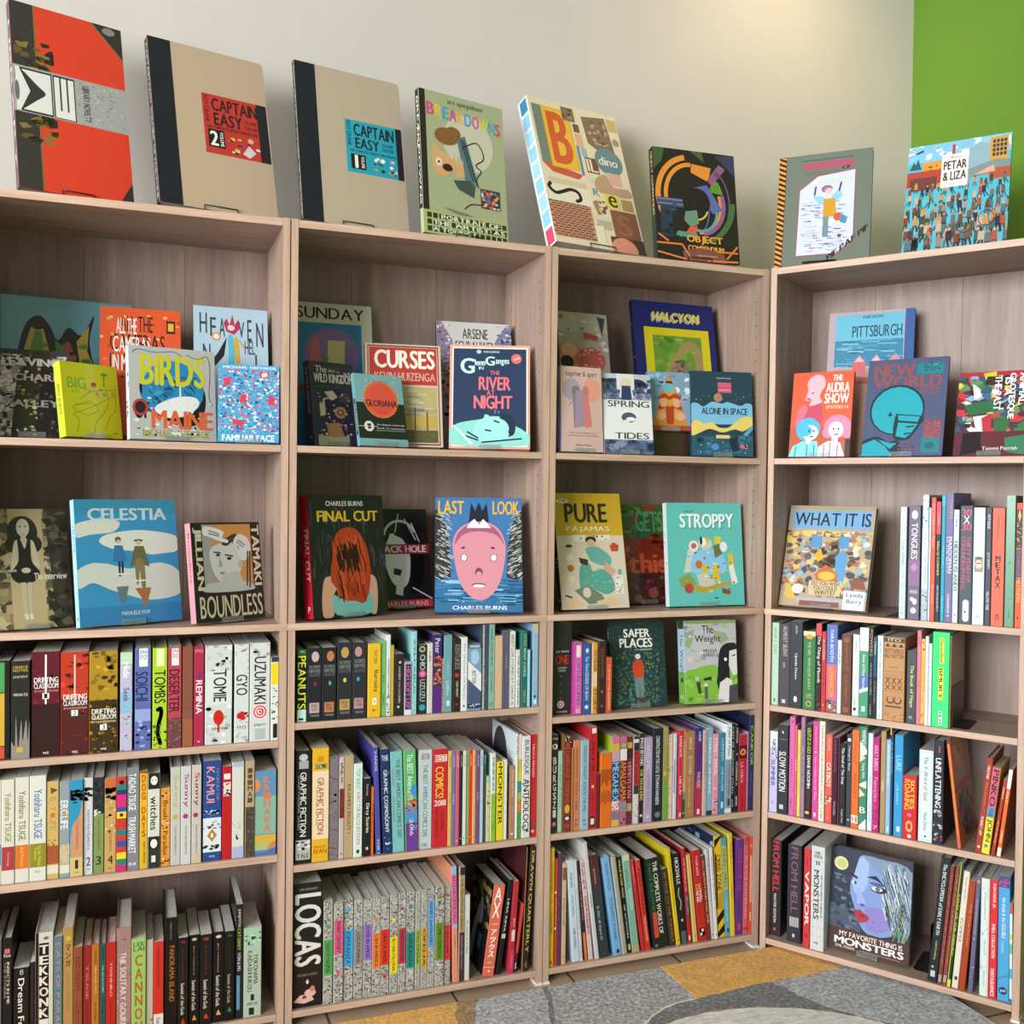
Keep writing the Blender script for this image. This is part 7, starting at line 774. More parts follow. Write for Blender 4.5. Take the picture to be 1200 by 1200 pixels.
(2, 'first', 0.045, 0.1861, 1.3248, 0.0006, 0.1899, 0.0, 0.1942, 0.3728, 0.0161, 'd6d3c2', 'h,SUNDAY,.03,.11,22221e,.02,.9|b,.14,1,3a86b4,0,.86|e,.36,8a78ac,.46,.36,.36|p,d8707c,.2,.28,.3,.22,.32,.42,.18,.44|p,d8d08c,.42,.26,.64,.26,.62,.48,.4,.46|p,6a8a5c,.32,.36,.42,.38,.4,.5,.32,.48|e,.5,c8a04c,.5,.18,.12|b,.58,.62,8a4a3c,0,.86', '8a8474', '', 'tall cream book with soft glowing bulb on blue, behind purple book', 'a', 0.0015),
(2, 'first', 0.0679, 0.0716, 1.3248, 0.3645, 0.1695, 0.0, 0.1216, 0.2031, 0.0236, '37304a', 'h,The,.05,.13,e0d8cc,.14,.4|H,WILD KINGDOM,.14,.25,e0d8cc,.1,.98|b,.05,.13,4a4048,.42,.7|s,8,.06,.12,.06,c8b8a0;a88a6c,.42,.7|h,at,.1,.15,e0d8cc,.78,.94|b,.3,.302,8a8498,.1,.7|p,d0c4ac,.3,.36,.5,.34,.6,.42,.44,.46|e,.42,4a4c58,.78,.13,.11|p,d8c8a0,.18,.5,.3,.46,.3,.64,.18,.66|e,.6,b08a5c,.64,.14,.12|e,.6,4a3c34,.64,.07,.06|e,.6,c8a06c,.64,.04,.035|s,60,.36,.9,.06,c8a878;8a6a4c;d8c8a0;5a4c5c;e0d8c8,.15,.9|p,a88454,.3,.74,.6,.72,.7,.9,.34,.92|p,a8a884,.1,.88,.5,.9,.8,.88,.8,1,.1,1', '4a4060', 't,THE WILD KINGDOM,.06,.62,c8c0d0,.5,.5|e,.9,c0a0a0,.5,.2,.2', 'purple hardcover with tan machines and animals, first shelf of second bookcase', 'a', 0.0015),
(2, 'first', 0.1623, 0.0071, 1.3248, 0.2652, 0.239, 0.0, 0.1279, 0.1756, 0.0131, '7dabae', 'b,.4,1,232628|s,20,.02,.36,.07,9cc4c4;6a9a9e,.1,.95|b,.9,1,7dabae|e,.35,d8863c,.52,.36,.36|e,.35,e0603c,.52,.34,.34|e,.35,dd5244,.52,.29,.29|H,GLORIANA,.36,.45,4a2430,.2,.86|h,A comic,.52,.54,8a2c2c,.42,.62|h,Kevin Huizenga,.09,.11,4a6468,.3,.72|e,.73,e0e0d8,.22,.1,.1|p,232628,.18,.7,.26,.69,.26,.76,.2,.77|h,An elegant and lovely,.69,.72,c8c8c0,.38,.96|h,book of mysteries,.74,.77,c8c8c0,.38,.96|b,.728,.735,c8c8c0,.0,.4|b,.78,.79,8a8a84,.35,.96', '5fa0a8', 'b,.35,.85,26282a|t,GLORIANA,.42,.8,b8c4c4,.5,.6', 'small teal and black hardcover with big orange sun, first shelf of second bookcase', 'a', 0.0015),
(2, 'first', 0.1924, 0.0836, 1.3248, -0.122, 0.2404, 0.0, 0.1867, 0.2622, 0.024, 'c2b7a4', 'b,.015,.985,8a3a30,.03,.97|b,.03,.97,c2b7a4,.045,.955|b,.035,.4,b23a30,.055,.945|H,CURSES,.06,.24,ece6d8,.12,.92|h,KEVIN HUIZENGA,.28,.36,c8a89c,.12,.92|b,.42,.96,b0a06c,.06,.94|st,60,.02,.43,.8,.7,.18,.01,b8b09c;8a8a80;c0b88c;9a9888;a8a48c,.02|b,.7,.82,b49c50,.06,.94|b,.84,.96,5a5634,.06,.94|s,14,.82,.9,.05,46522c;6a6a3c,.06,.94|l2,5a4c34,.4,.58,.4,.86|l2,5a4c34,.64,.62,.64,.86|l2,5a4c34,.8,.66,.8,.86', '3a2420', 't,CURSES,.1,.5,c8b8a8,.5,.5', 'red and cream hardcover with yellow cloudy landscape, first shelf of second bookcase', 'a', 0.0015),
(2, 'first', 0.3963, 0.1481, 1.3248, -0.0695, 0.1942, 0.0, 0.1999, 0.343, 0.016, 'cfcdc8', 'p,8a7a98,0,0,.06,0,.2,.14,.22,.22,.0,.5|s,50,.02,.5,.05,5a5478;c8b8c8;b08a94;e0d8dc,.0,.2|p,7a8298,1,0,.92,.02,.78,.14,.8,.2,1,.2|s,40,.02,.2,.05,3a4468;c8ccd8;6a7498,.8,1|h,ARSENE,.05,.13,2c2c30,.34,.68|h,SCHRAUWEN,.15,.22,2c2c30,.24,.78|b,.26,.3,a08a98,.3,.8|b,.4,1,b4b0b4|p,b83c34,.1,.5,.2,.46,.2,.56|s,30,.4,.9,.08,3a3434;b83c34;8a8484,.0,.5', '3a3a54', '', 'pale book with lace pattern corners, behind navy book, first shelf of second bookcase', 'a', 0.0015),
(2, 'first', 0.3926, 0.0636, 1.3248, -0.3114, 0.199, 0.0, 0.1988, 0.2656, 0.0223, 'dfa793', 'b,.012,.988,c87a68,.015,.985|b,.018,.982,f0dccf,.025,.975|b,.035,.965,223656,.045,.955|h,KEVIN HUIZENGA,.055,.075,c8d8d8,.42,.62|e,.065,9ad8c8,.36,.03,.025|H,G,.13,.28,bfe4dc,.13,.31|H,lenn,.14,.2,bfe4dc,.31,.44|H,G,.11,.2,bfe4dc,.44,.56|H,anges,.14,.2,bfe4dc,.57,.74|e,.13,dd6a60,.83,.065,.065|l2,f0c8b8,.8,.14,.87,.12|h,IN,.21,.24,bfe4dc,.36,.42|h,THE,.25,.29,d8707c,.5,.62|H,RIVER,.31,.44,e0707a,.36,.76|h,AT,.44,.49,e0707a,.46,.56|H,NIGHT,.49,.62,e0707a,.3,.78|p,8ad0c8,.045,.79,.3,.73,.6,.72,.955,.84,.955,.965,.045,.965|p,9adcd4,.3,.86,.33,.76,.45,.7,.6,.69,.74,.72,.78,.82,.7,.9,.5,.93,.38,.92|p,9adcd4,.42,.72,.44,.67,.49,.68,.5,.72|p,1e2c44,.62,.7,.7,.66,.78,.7,.82,.78,.8,.86,.72,.88,.74,.8,.7,.74|e,.86,9adcd4,.69,.05,.04|l2,1e2c44,.55,.73,.62,.75|l2,1e2c44,.44,.82,.52,.83|l2,1e2c44,.36,.92,.2,.88|l2,1e2c44,.36,.9,.22,.84|l2,1e2c44,.4,.94,.9,.9|p,e0e4dc,.045,.78,.06,.78,.3,.95,.26,.96|h,Z z,.63,.66,8aa4b4,.55,.62', 'c88a74', '', 'navy hardcover with pink lettering and sleeping face, first shelf of second bookcase', 'a', 0.0015),
(3, 'first', 0.0908, 0.1026, 1.3248, 0.07, 0.1811, 0.0, 0.1513, 0.3859, 0.0163, 'a9a098', 'b,0,.14,b8b4a0|s,18,0,.3,.12,c8c4b4;8a8478;d8d4cc|e,.3,c8785c,.2,.24,.22|e,.27,d8a080,.2,.16,.14|e,.34,bc5c58,.62,.3,.24|s,24,.2,.42,.06,e0a890;d88a74,.38,.9|e,.36,26221e,.14,.13,.12|e,.44,2c2826,.6,.12,.13|p,3c4a5c,.8,.02,.96,.03,.88,.16|p,b84c44,.52,.14,.8,.16,.78,.2,.5,.18|p,a8acb0,.1,.52,.3,.38,.44,.5,.5,.6,.1,.6|e,.58,c89478,.3,.18,.1|b,.62,1,201d1a|c,d8d4c8,.05,.68,.2,.72,.4,.68,.6,.76,.9,.7,.015|c,d8d4c8,.1,.8,.4,.76,.7,.82,.95,.78,.015', '8a8478', '', 'tan patterned book behind pink one, left end of third upper display shelf', 'a', 0.0015),
(3, 'first', 0.0375, 0.0068, 1.3248, 0.0779, 0.0897, 0.0, 0.1175, 0.2156, 0.0293, 'cfaea6', 'h,together & apart,.05,.13,4a3438,.12,.88|e,.27,a89aa8,.26,.22,.24|e,.27,dc9a88,.76,.22,.26|e,.28,84707c,.36,.1,.1|p,8a7a8c,.28,.32,.46,.32,.5,.7,.3,.72|p,a08aa0,.36,.28,.56,.28,.58,.7,.32,.72|p,d07a74,.52,.3,.66,.3,.74,.7,.58,.72|e,.28,b87a7c,.6,.08,.1|l2,8a7a8c,.3,.4,.18,.46|h,Memories of August heart,.77,.79,5a3c3c,.2,.85|h,between love and longing,.8,.82,5a3c3c,.14,.88|h,Andrea Valetta,.91,.93,3a2428,.32,.72', 'b4a8c8', 't,together apart,.15,.5,5a4a70,.5,.5', 'pink hardcover with lavender spine and two faint figures, first shelf of third bookcase', 'a', 0.0015),
(3, 'first', 0.1586, 0.0158, 1.3248, -0.076, 0.1573, 0.0, 0.1352, 0.2087, 0.0138, 'dcdcdc', 'b,0,.33,b8bac4|s,26,.06,.32,.2,4c5a78;5c6a88;8a94ac;3c4a68,.0,.36|s,26,.06,.32,.2,4c5a78;5c6a88;8a94ac;3c4a68,.62,1|s,20,.24,.33,.2,6a7898;a0a8bc;8a94ac|b,0,.2,d4d4d8,.3,.66|e,.1,d8d0cc,.48,.09,.09|p,d0c8a8,.4,.06,.58,.06,.62,.18,.36,.18|p,d8cfcb,.38,.16,.6,.16,.64,.3,.34,.3|p,2c3c64,.4,.15,.58,.15,.6,.33,.38,.33|h,SPRING,.34,.42,3c3c40,.1,.95|e,.55,4a5468,.52,.15,.1|e,.57,e0e4e8,.56,.1,.04|e,.6,d4d8dc,.46,.08,.03|h,TIDES,.74,.82,3c3c40,.22,.92|b,.83,1,5a6a8a|s,26,.83,1,.2,4c5a78;7a88a4;3c4a6a', 'c8c8c8', '', 'white paperback with grey seascape and spaced capitals, first shelf of third bookcase', 'a', 0.0015),
(3, 'first', 0.3273, 0.1237, 1.3248, 0.0156, 0.1902, 0.0, 0.2598, 0.4418, 0.0176, '252a66', 'b,.17,.9,d5c61f,.12,.92|b,.22,.84,6d9038,.22,.82|s,40,.23,.6,.12,5a8a34;8ab04c;4a7a2c;7aa044,.22,.8|p,a08a54,.3,.5,.6,.26,.8,.3,.8,.5,.74,.34,.6,.32,.34,.54|p,a08a54,.72,.3,.8,.3,.8,.62,.72,.6|e,.46,8a7464,.54,.13,.09|s,12,.38,.5,.06,a08a6c;6a5444,.42,.66|p,7a8cc0,.34,.56,.5,.5,.68,.5,.78,.58,.7,.7,.34,.7|s,14,.5,.68,.1,6a7cb4;94a4d0;5a6aa4,.36,.76|H,HALCYON,.075,.135,b8b8bc,.22,.8|H,HALCYON,.065,.125,e0d02c,.24,.82', '1c2046', 's,10,.1,.9,.5,c8b890;3a4a8a', 'tall navy hardcover with yellow framed garden, behind other display books, first shelf of third bookcase', 'a', 0.0015),
(3, 'first', 0.305, 0.0556, 1.3919, -0.0817, 0.1114, 0.0, 0.1231, 0.1555, 0.0126, '7c9ab4', 's,30,.0,.5,.16,5c84b0;d8e0e4;3c6ca0;94b8d0|p,c08438,.5,.06,.66,.3,.84,.75,.86,1,.14,1,.16,.75,.34,.3|p,d0943c,.5,.1,.64,.34,.8,.78,.2,.78,.36,.34|e,.18,3a2c24,.5,.08,.04|e,.27,6ab0b8,.48,.16,.1|q,a83c28,.24,.42,.38,.36,.5,.42,.62,.36,.78,.42,.76,.48,.6,.44,.5,.48,.4,.44,.26,.48|q,a83c28,.22,.6,.36,.54,.5,.6,.64,.54,.8,.6,.78,.66,.6,.62,.58,.9,.42,.9,.4,.62,.24,.66|e,.5,d8a080,.34,.08,.06|e,.5,d8a080,.66,.08,.06|e,.56,d8a080,.36,.08,.06|e,.56,d8a080,.66,.08,.06|e,.76,d8a080,.28,.12,.09|e,.76,d8a080,.74,.12,.09|b,.92,1,a8442c', '5a7a94', '', 'small blue book with orange pyramid of heads, standing on dark box', 'a', 0.0015),
(3, 'first', 0.4225, 0.0344, 1.3248, -0.1832, 0.0955, 0.0, 0.173, 0.2287, 0.0197, '26404f', 'h,Anneli Furmark,.07,.085,c8d4d8,.42,.66|b,.13,.25,cf5a78,.44,.66|b,.19,.195,26404f,.44,.66|b,.215,.22,d8d0d0,.46,.64|s,34,.24,.36,.012,c8d4d8;8aa4b0|e,.31,a8805c,.44,.07,.07|p,7ab4d4,0,.4,.1,.38,.2,.42,.34,.36,.5,.38,.6,.36,.8,.4,.9,.37,1,.4,1,.6,0,.6|H,ALONE IN SPACE,.43,.51,26384c,.17,.92|h,by Tillie Walden,.53,.54,4a7a94,.44,.66|p,dcc46c,0,.62,.1,.58,.2,.62,.34,.6,.44,.66,.6,.66,.74,.58,.86,.53,1,.54,1,.62,.84,.7,.7,.68,.5,.72,.3,.68,.1,.74,0,.76|p,5a9cb8,.84,.74,1,.62,1,.68,.9,.76|b,.76,1,2c5468|s,18,.75,.98,.14,356078;264a5c;3c7088|b,.75,.79,d8c47c,.4,.62|s,20,.8,.97,.02,d8a0a8;c8d8dc;d8c47c|e,.89,4a8ac8,.38,.06,.05|p,1e2c3c,.6,.8,.74,.76,.76,.92,.66,.96|e,.88,cf5a78,.82,.04,.035', '22364a', '', 'dark blue hardcover with pale cloud title band, right end of third upper shelf', 'a', 0.0015),
(4, 'first', 0.1043, 0.1232, 1.3248, 0.1115, 0.1891, 0.0, 0.2217, 0.4097, 0.0161, 'b8a4ac', 'b,0,1,3f5f9c,.89,1|b,.02,.38,6ab8d0,.08,.88|b,.2,.38,3c86a8,.08,.88|st,40,.08,.2,.7,.38,.18,.004,5aa4bc;2f7494;6ab4cc;8ac8d8,.014|h,FRANK SANTORO,.03,.05,1c2a3c,.4,.64|h,PITTSBURGH,.1,.18,23415c,.28,.86|b,.4,.6,b08a8c,.08,.88|p,c86a6c,.3,.42,.3,.36,.38,.3,.46,.36,.46,.44|p,d8b8bc,.32,.35,.38,.31,.44,.35|p,cf7a8c,.5,.44,.5,.36,.58,.3,.65,.36,.65,.44|p,d8b8bc,.52,.35,.58,.31,.63,.35|p,c89098,.7,.44,.7,.36,.8,.3,.88,.36,.88,.44|p,a85a54,.04,.48,.24,.44,.5,.46,.5,.52,.04,.56|b,.5,1,c8a48c,.0,.89', '3f5f9c', '', 'pale pink edged book with blue strip and row of houses, behind coral book', 'a', 0.0015),
(4, 'first', 0.0496, 0.0163, 1.3248, 0.061, 0.1843, 0.0, 0.1573, 0.2293, 0.0154, 'd5552f', 'p,eaaebc,.26,.2,.24,.13,.3,.06,.42,.03,.52,.07,.54,.16,.48,.24,.46,.3,.5,.36,.3,.4,.33,.32,.26,.34,.22,.32,.24,.28|l2,2a1c20,.24,.31,.3,.32|e,.25,2a1c20,.34,.02,.012|p,c0405c,.1,.62,.14,.5,.3,.42,.48,.38,.52,.5,.5,.62|p,cf6a84,.06,.64,.12,.44,.22,.38,.28,.44,.16,.62|b,.66,1,b8502c|H,THE,.04,.11,f2e8e0,.66,.82|H,AUDRA,.13,.25,f2e8e0,.56,.94|H,SHOW,.26,.38,f2e8e0,.54,.94|h,EPISODES 1-6,.4,.44,e8c8b0,.58,.94|e,.68,3fb0e0,.3,.2,.2|e,.72,e4f4f4,.34,.13,.13|e,.7,3fb0e0,.26,.12,.09|e,.7,22303a,.32,.015,.02|e,.7,22303a,.4,.015,.02|l2,22303a,.33,.77,.4,.76|p,7ad8e8,.0,1,.06,.88,.22,.82,.46,.82,.52,1|p,e4f4f4,.27,.79,.37,.79,.34,.86,.28,.84|e,.65,d884a8,.78,.22,.2|e,.72,d884a8,.64,.1,.1|e,.72,d884a8,.94,.08,.1|e,.69,f2e8ec,.76,.12,.14|p,f2e8ec,.7,.78,.8,.78,.8,.86,.7,.86|e,.68,3a2a30,.72,.015,.02|e,.68,3a2a30,.8,.015,.02|l2,3a2a30,.74,.75,.8,.74|p,e8e0ec,.48,1,.5,.88,.64,.82,.84,.84,.92,1|b,.8,1,231f22,.92,1|l2,8a7a9a,.58,.86,.58,1|l2,8a7a9a,.68,.84,.68,1|l2,8a7a9a,.8,.86,.8,1|l2,3a7a94,.12,.88,.1,1|l2,3a7a94,.3,.86,.3,1|l2,3a7a94,.42,.86,.42,1', 'a84428', '', 'coral hardcover with cartoon heads in pink and blue, first shelf of corner bookcase', 'a', 0.0015),
(4, 'first', 0.2358, 0.0228, 1.3248, -0.0108, 0.2531, 0.0, 0.196, 0.2584, 0.0097, '4a5374', 'H,THE,.03,.07,7a4a50,.1,.25|H,NEW,.06,.18,8c4c4c,.08,.6|b,.06,.17,1f7a84,.62,.94|s,14,.06,.17,.05,2a94a0;175f6a,.62,.94|H,WORLD,.18,.3,8c4c4c,.08,.94|h,CHRIS,.31,.335,8c4c4c,.68,.92|h,REYNOLDS,.345,.38,8c4c4c,.54,.92|e,.53,1c2c3a,.41,.345,.345|e,.535,1f9fb0,.41,.32,.32|p,1c2c3a,.42,.6,.74,.62,.7,.7,.62,.8,.56,.84,.4,.82|p,1f9fb0,.44,.66,.68,.68,.6,.78,.54,.82,.42,.8|p,1c2c3a,.4,.57,.75,.6,.72,.68,.42,.66|p,1f9fb0,.43,.585,.7,.605,.68,.66,.44,.64|l2,1c2c3a,.4,.6,.4,.82|l2,1c2c3a,.54,.71,.64,.7|l2,1c2c3a,.52,.78,.6,.77|l2,1c2c3a,.3,.58,.36,.58|l2,1c2c3a,.33,.55,.33,.6|p,1c2c3a,.0,.86,.18,.8,.34,.86,.44,.84,.5,.92,.44,1,0,1|p,1f9fb0,.01,.88,.16,.83,.3,.9,.4,1,.01,1|p,1f9fb0,.2,.83,.36,.87,.44,.87,.36,.93|b,.64,.82,8a4c58,.76,.96|s,20,.64,.82,.05,a05c64;6a4458,.76,.96|b,.82,.97,1f7a84,.74,.96|e,.9,17606a,.84,.06,.05|s,20,.88,.96,.04,8a4c58;6a4458,.46,.72', '3a4260', '', 'slate blue hardcover with big turquoise helmeted head, first shelf of corner bookcase', 'a', 0.0015),
(4, 'first', 0.4513, 0.0468, 1.3248, -0.0031, 0.3088, 0.0, 0.1612, 0.2186, 0.0094, 'a8323a', 'b,.06,1,4a3a40|s,160,.05,1,.17,c83a44;3a7a4c;d8c83c;8ab0d0;241c20;5a2c34;e0d8d4;6a8a5c;2f5a74|p,c8c030,.34,.02,.52,.0,.54,.12,.4,.14|p,3a2c28,.4,.06,.7,.06,.72,.18,.36,.16|p,e8e4e4,.2,.14,.3,.2,.34,.3,.24,.34|e,.3,3a6a84,.42,.06,.05|p,2c6a44,.1,.4,.5,.34,.6,.48,.2,.52|p,d8d4d4,.24,.54,.46,.52,.42,.72,.3,.72|p,b83440,.36,.56,.5,.5,.5,.76,.4,.76|p,3a6a3c,.54,.54,.76,.6,.7,.76,.54,.74|b,.72,1,5c2c34|q,20181c,.12,.74,.36,.72,.4,.96,.1,1|p,3a7a5c,.7,.8,1,.76,1,1,.72,.96|T,THE PAST,.05,.47,ecebe8,.56,.1|T,IS A,.08,.3,ecebe8,.7,.1|T,GROTESQUE,.03,.58,ecebe8,.75,.1|T,ANIMAL,.03,.4,ecebe8,.9,.1|h,Tommi Parrish,.9,.94,e4d8d8,.4,.88', 'a83440', '', 'colourful cut-paper style book, right end of corner upper display shelf', 'a', 0.0015),
(1, 'second', 0.0455, 0.0028, 0.9232, 0.3163, 0.282, 0.0, 0.1513, 0.2586, 0.0091, '8a7a58', 's0,a08c64,5,4,.0,.0,1,1|s,90,0,1,.2,6e6248;a8946c;4a4434;b8a884;5c523c|b,0,1,b5a27a,.22,.66|p,37322a,.7,0,1,0,1,1,.78,1|s,40,0,1,.16,4a4436;2a2722;5c5440,.68,1|e,.2,2a2422,.4,.2,.24|e,.3,2a2422,.27,.1,.12|e,.3,2a2422,.55,.1,.12|e,.16,c8bca4,.41,.085,.13|e,.15,3a302c,.375,.015,.01|e,.15,3a302c,.445,.015,.01|b,.215,.22,7a4a44,.39,.43|p,c0b49c,.38,.22,.44,.22,.45,.28,.37,.28|p,c0b49c,.28,.3,.34,.26,.48,.26,.55,.3,.6,.5,.48,.58,.5,.5,.5,.36,.33,.36,.33,.5,.36,.58,.24,.5|p,201c1c,.33,.26,.37,.26,.42,.34,.46,.26,.5,.26,.5,.44,.6,.54,.5,.62,.3,.62,.22,.54,.33,.44|e,.52,c0b49c,.42,.06,.04|p,b8ac94,.34,.62,.41,.62,.41,.9,.37,.9|p,b8ac94,.43,.62,.49,.62,.47,.9,.43,.9|p,d8d0bc,.36,.88,.41,.88,.42,.92,.38,.93|p,d8d0bc,.43,.88,.47,.88,.48,.92,.44,.93|h,The Interview,.545,.6,dcd8cc,.52,.95|h,Manuele,.5,.53,c8c4b8,.02,.3', '5c5440', '', 'brown softcover showing seated woman in black dress, second shelf of leftmost bookcase', 'a', 0.0015),
(1, 'second', 0.2037, 0.0025, 0.9232, 0.4116, 0.1527, 0.0, 0.2259, 0.273, 0.022, '3f97cc', 'b,0,.12,3d92b8|p,dce0d4,0,.2,.2,.16,.42,.18,.36,.26,.14,.28,0,.3|p,e4e6dc,.3,.28,.6,.25,.9,.28,1,.32,1,.42,.8,.46,.56,.42,.36,.4,.22,.34|p,d8dcd4,0,.56,.2,.5,.5,.56,.8,.52,1,.6,1,.78,.7,.82,.5,.78,.3,.72,.14,.66,0,.7|b,.85,1,3a86c0|p,3f97cc,0,.44,.2,.4,.36,.44,.6,.46,1,.44,1,.5,.7,.52,.4,.52,.1,.5,0,.52|H,CELESTIA,.07,.17,c8dce4,.12,.9|e,.325,6a5a4c,.4,.03,.03|e,.34,d8c0a8,.405,.02,.02|p,3a78b8,.36,.37,.44,.37,.48,.5,.34,.5|l2,2c2c3c,.4,.5,.4,.62|l2,2c2c3c,.43,.5,.43,.6|e,.335,2c2a24,.6,.045,.012|e,.35,d8b89c,.6,.025,.022|p,6e6a50,.56,.38,.65,.38,.7,.55,.58,.52,.5,.55|p,8a7c5a,.56,.5,.64,.5,.65,.7,.61,.71,.6,.58,.58,.68,.56,.68|e,.66,e4e8e4,.6,.09,.008|e,.6,e4e8e4,.42,.08,.008|p,6a7a84,.36,.7,.48,.7,.44,.82,.4,.84|p,a8704c,.54,.72,.7,.72,.66,.84,.62,.88,.6,.8|h,MANUELE FIOR,.9,.93,d4e0e4,.4,.68', 'a9d4dc', 't,CELESTIA,.2,.42,4a7a94,.5,.55|t,MANUELE FIOR,.6,.76,7aa4b8,.5,.25|b,.92,.95,4a6a7c,.35,.65', 'sky blue hardcover with clouds and two walking figures, second shelf of leftmost bookcase', 'a', 0.0015),
(1, 'second', 0.4383, 0.0031, 0.9232, 0.4497, 0.1479, 0.0, 0.1723, 0.2222, 0.0258, '26221f', 'b,.02,.7,c58a4c,.15,.86|b,.02,.7,9a9a98,.15,.3|e,.42,c8c8c6,.48,.22,.24|p,c8c8c6,.24,.3,.36,.22,.6,.22,.7,.34,.66,.5,.56,.62,.4,.62,.28,.5|p,b8b8b6,.4,.55,.64,.5,.7,.6,.8,.62,.84,.7,.16,.7,.2,.62,.4,.6|p,3c3a3c,.42,.22,.5,.16,.64,.12,.76,.22,.74,.3,.6,.2,.5,.24|p,dcdcda,.18,.04,.36,.06,.46,.1,.44,.16,.52,.18,.5,.21,.36,.18,.24,.14,.17,.12|p,d4d4d2,.62,.16,.7,.12,.82,.18,.84,.32,.74,.4,.66,.34,.68,.26,.6,.22|l2,8a8a88,.64,.2,.74,.26|l2,8a8a88,.66,.18,.77,.24|l2,8a8a88,.24,.08,.4,.12|l2,8a8a88,.24,.11,.4,.14|e,.33,2a2828,.36,.03,.018|e,.37,2a2828,.52,.035,.02|l2,3c3a3a,.3,.3,.4,.31|l2,3c3a3a,.46,.33,.58,.35|p,a0a09e,.38,.34,.42,.44,.36,.46|p,8a7a78,.36,.5,.46,.51,.4,.535|e,.43,b0b0ae,.68,.04,.05|l2,34343a,.8,.3,.76,.66|l2,34343a,.83,.3,.8,.68|T,JILLIAN,.05,.68,d0c4a8,.08,.12|T,TAMAKI,.03,.66,d0c4a8,.93,.11|h,BOUNDLESS,.74,.96,c8bca0,.06,.97', 'cf8f98', 't,Boundless,.1,.6,8a4a58,.5,.4', 'black softcover with pink spine and grey portrait photo style drawing, second shelf of leftmost bookcase', 'a', 0.0015),
(2, 'second', 0.0598, 0.0075, 0.9232, 0.4159, 0.1092, 0.0, 0.212, 0.2861, 0.0381, '1e1d1f', 'st,140,.0,.02,1,.8,.01,.08,35343e;46455a;2a2930;3c3a48,.014|h,CHARLES BURNS,.05,.09,e0dcdc,.22,.72|H,FINAL CUT,.13,.22,d8b830,.1,.92|p,d8a48c,.12,.98,.14,.72,.26,.66,.74,.66,.86,.74,.84,.98,.76,.98,.74,.78,.3,.78,.26,.98|p,7cc0bc,.3,.98,.26,.82,.4,.86,.6,.86,.74,.78,.78,.98|e,.4,b83c22,.5,.2,.18|p,b83c22,.32,.36,.68,.36,.78,.6,.74,.82,.66,.9,.56,.88,.4,.86,.3,.76,.24,.68,.28,.5|st,110,.3,.32,.68,.76,.03,.12,8a2416;d8583c;2a1210;c84a2c;4a1810;e0603c,.012|st,40,.34,.4,.6,.55,.02,.12,2a1210;3a1612,.02', 'b3162a', 't,FINAL CUT,.28,.7,e0b4bc,.6,.5|h,P,.9,.95,f0e0e4,.4,.7', 'black hardcover with red spine and long red hair seen from behind', 'a', 0.0015),
(2, 'second', 0.2377, 0.1584, 0.9232, 0.1501, 0.2244, 0.0, 0.1565, 0.2541, 0.0251, '1d1d1f', 'e,.28,101012,.5,.34,.34|p,e4e4de,.2,.44,.3,.3,.36,.25,.6,.28,.66,.44,.62,.7,.5,.8,.34,.76,.24,.62|p,101012,.4,.25,.75,.2,.9,.4,.86,.74,.64,.84,.66,.5,.56,.32|arc,d4d4cc,.5,.3,.3,.31,20,170|l2,d4d4cc,.5,.05,.42,.24|l2,d4d4cc,.72,.14,.84,.34|l2,d4d4cc,.6,.1,.78,.32|p,1c1c1e,.36,.6,.5,.62,.46,.68,.34,.66|b,.36,.46,a02a30|H,BLACK HOLE,.375,.445,e4e0dc,.05,.95|l2,d4d4cc,.66,.8,1,.92|p,e4e4de,.38,.77,.5,.8,.48,.88,.36,.86|b,.92,1,b0323a|h,CHARLES BURNS,.935,.985,e0b4b0,.08,.92', '161618', '', 'black and white portrait cover crossed by red title band, second shelf of second bookcase', 'a', 0.0015),
(2, 'second', 0.3607, 0.0601, 0.9232, -0.2674, 0.2459, 0.0, 0.2161, 0.2884, 0.0248, '3d72a8', 'p,2c2e34,0,.1,.1,.2,.16,.4,.18,.7,0,.74|p,2c2e34,1,.1,.9,.2,.84,.4,.82,.7,1,.74|st,130,0,.14,.15,.72,.05,.02,8a9088;c0c4b4;4a4e50;a8ac9c,.01|st,130,.82,.14,.97,.72,.05,-.02,8a9088;c0c4b4;4a4e50;a8ac9c,.01|b,.72,1,2f6a98|st,90,-.05,.73,.95,.94,.22,.004,6aa8c8;1e4a74;3f80ac;8ac0d8;173a5c,.012|q,1c2430,.38,.24,.41,.05,.46,.12,.5,.04,.54,.12,.59,.05,.62,.24|p,cf8a98,.2,.46,.22,.34,.3,.26,.42,.22,.6,.22,.72,.27,.79,.36,.81,.48,.76,.7,.66,.84,.52,.9,.38,.85,.27,.72|p,a05a74,.22,.42,.26,.32,.36,.25,.5,.23,.64,.25,.74,.32,.79,.42,.7,.33,.5,.3,.32,.33|q,f0e4e4,.4,.22,.45,.19,.5,.24,.55,.19,.6,.23,.64,.27,.36,.27|e,.53,eceae8,.33,.038,.045|e,.53,eceae8,.67,.038,.045|arc,3a2a34,.33,.53,.038,.044,0,360|arc,3a2a34,.67,.53,.038,.044,0,360|l2,3a2430,.3,.45,.34,.44|l2,3a2430,.64,.44,.68,.45|e,.66,7a3c54,.5,.045,.055|e,.675,cf8a98,.5,.035,.035|e,.77,5a2c3c,.5,.08,.025|e,.775,e8e0e0,.5,.07,.018|H,LAST,.03,.15,dcae3c,.03,.33|H,LOOK,.03,.15,dcae3c,.66,.97|h,CHARLES BURNS,.945,.98,e8e4e8,.2,.82', '2c5a8a', '', 'blue softcover with large pink egg-shaped face, second shelf of second bookcase', 'a', 0.0015),
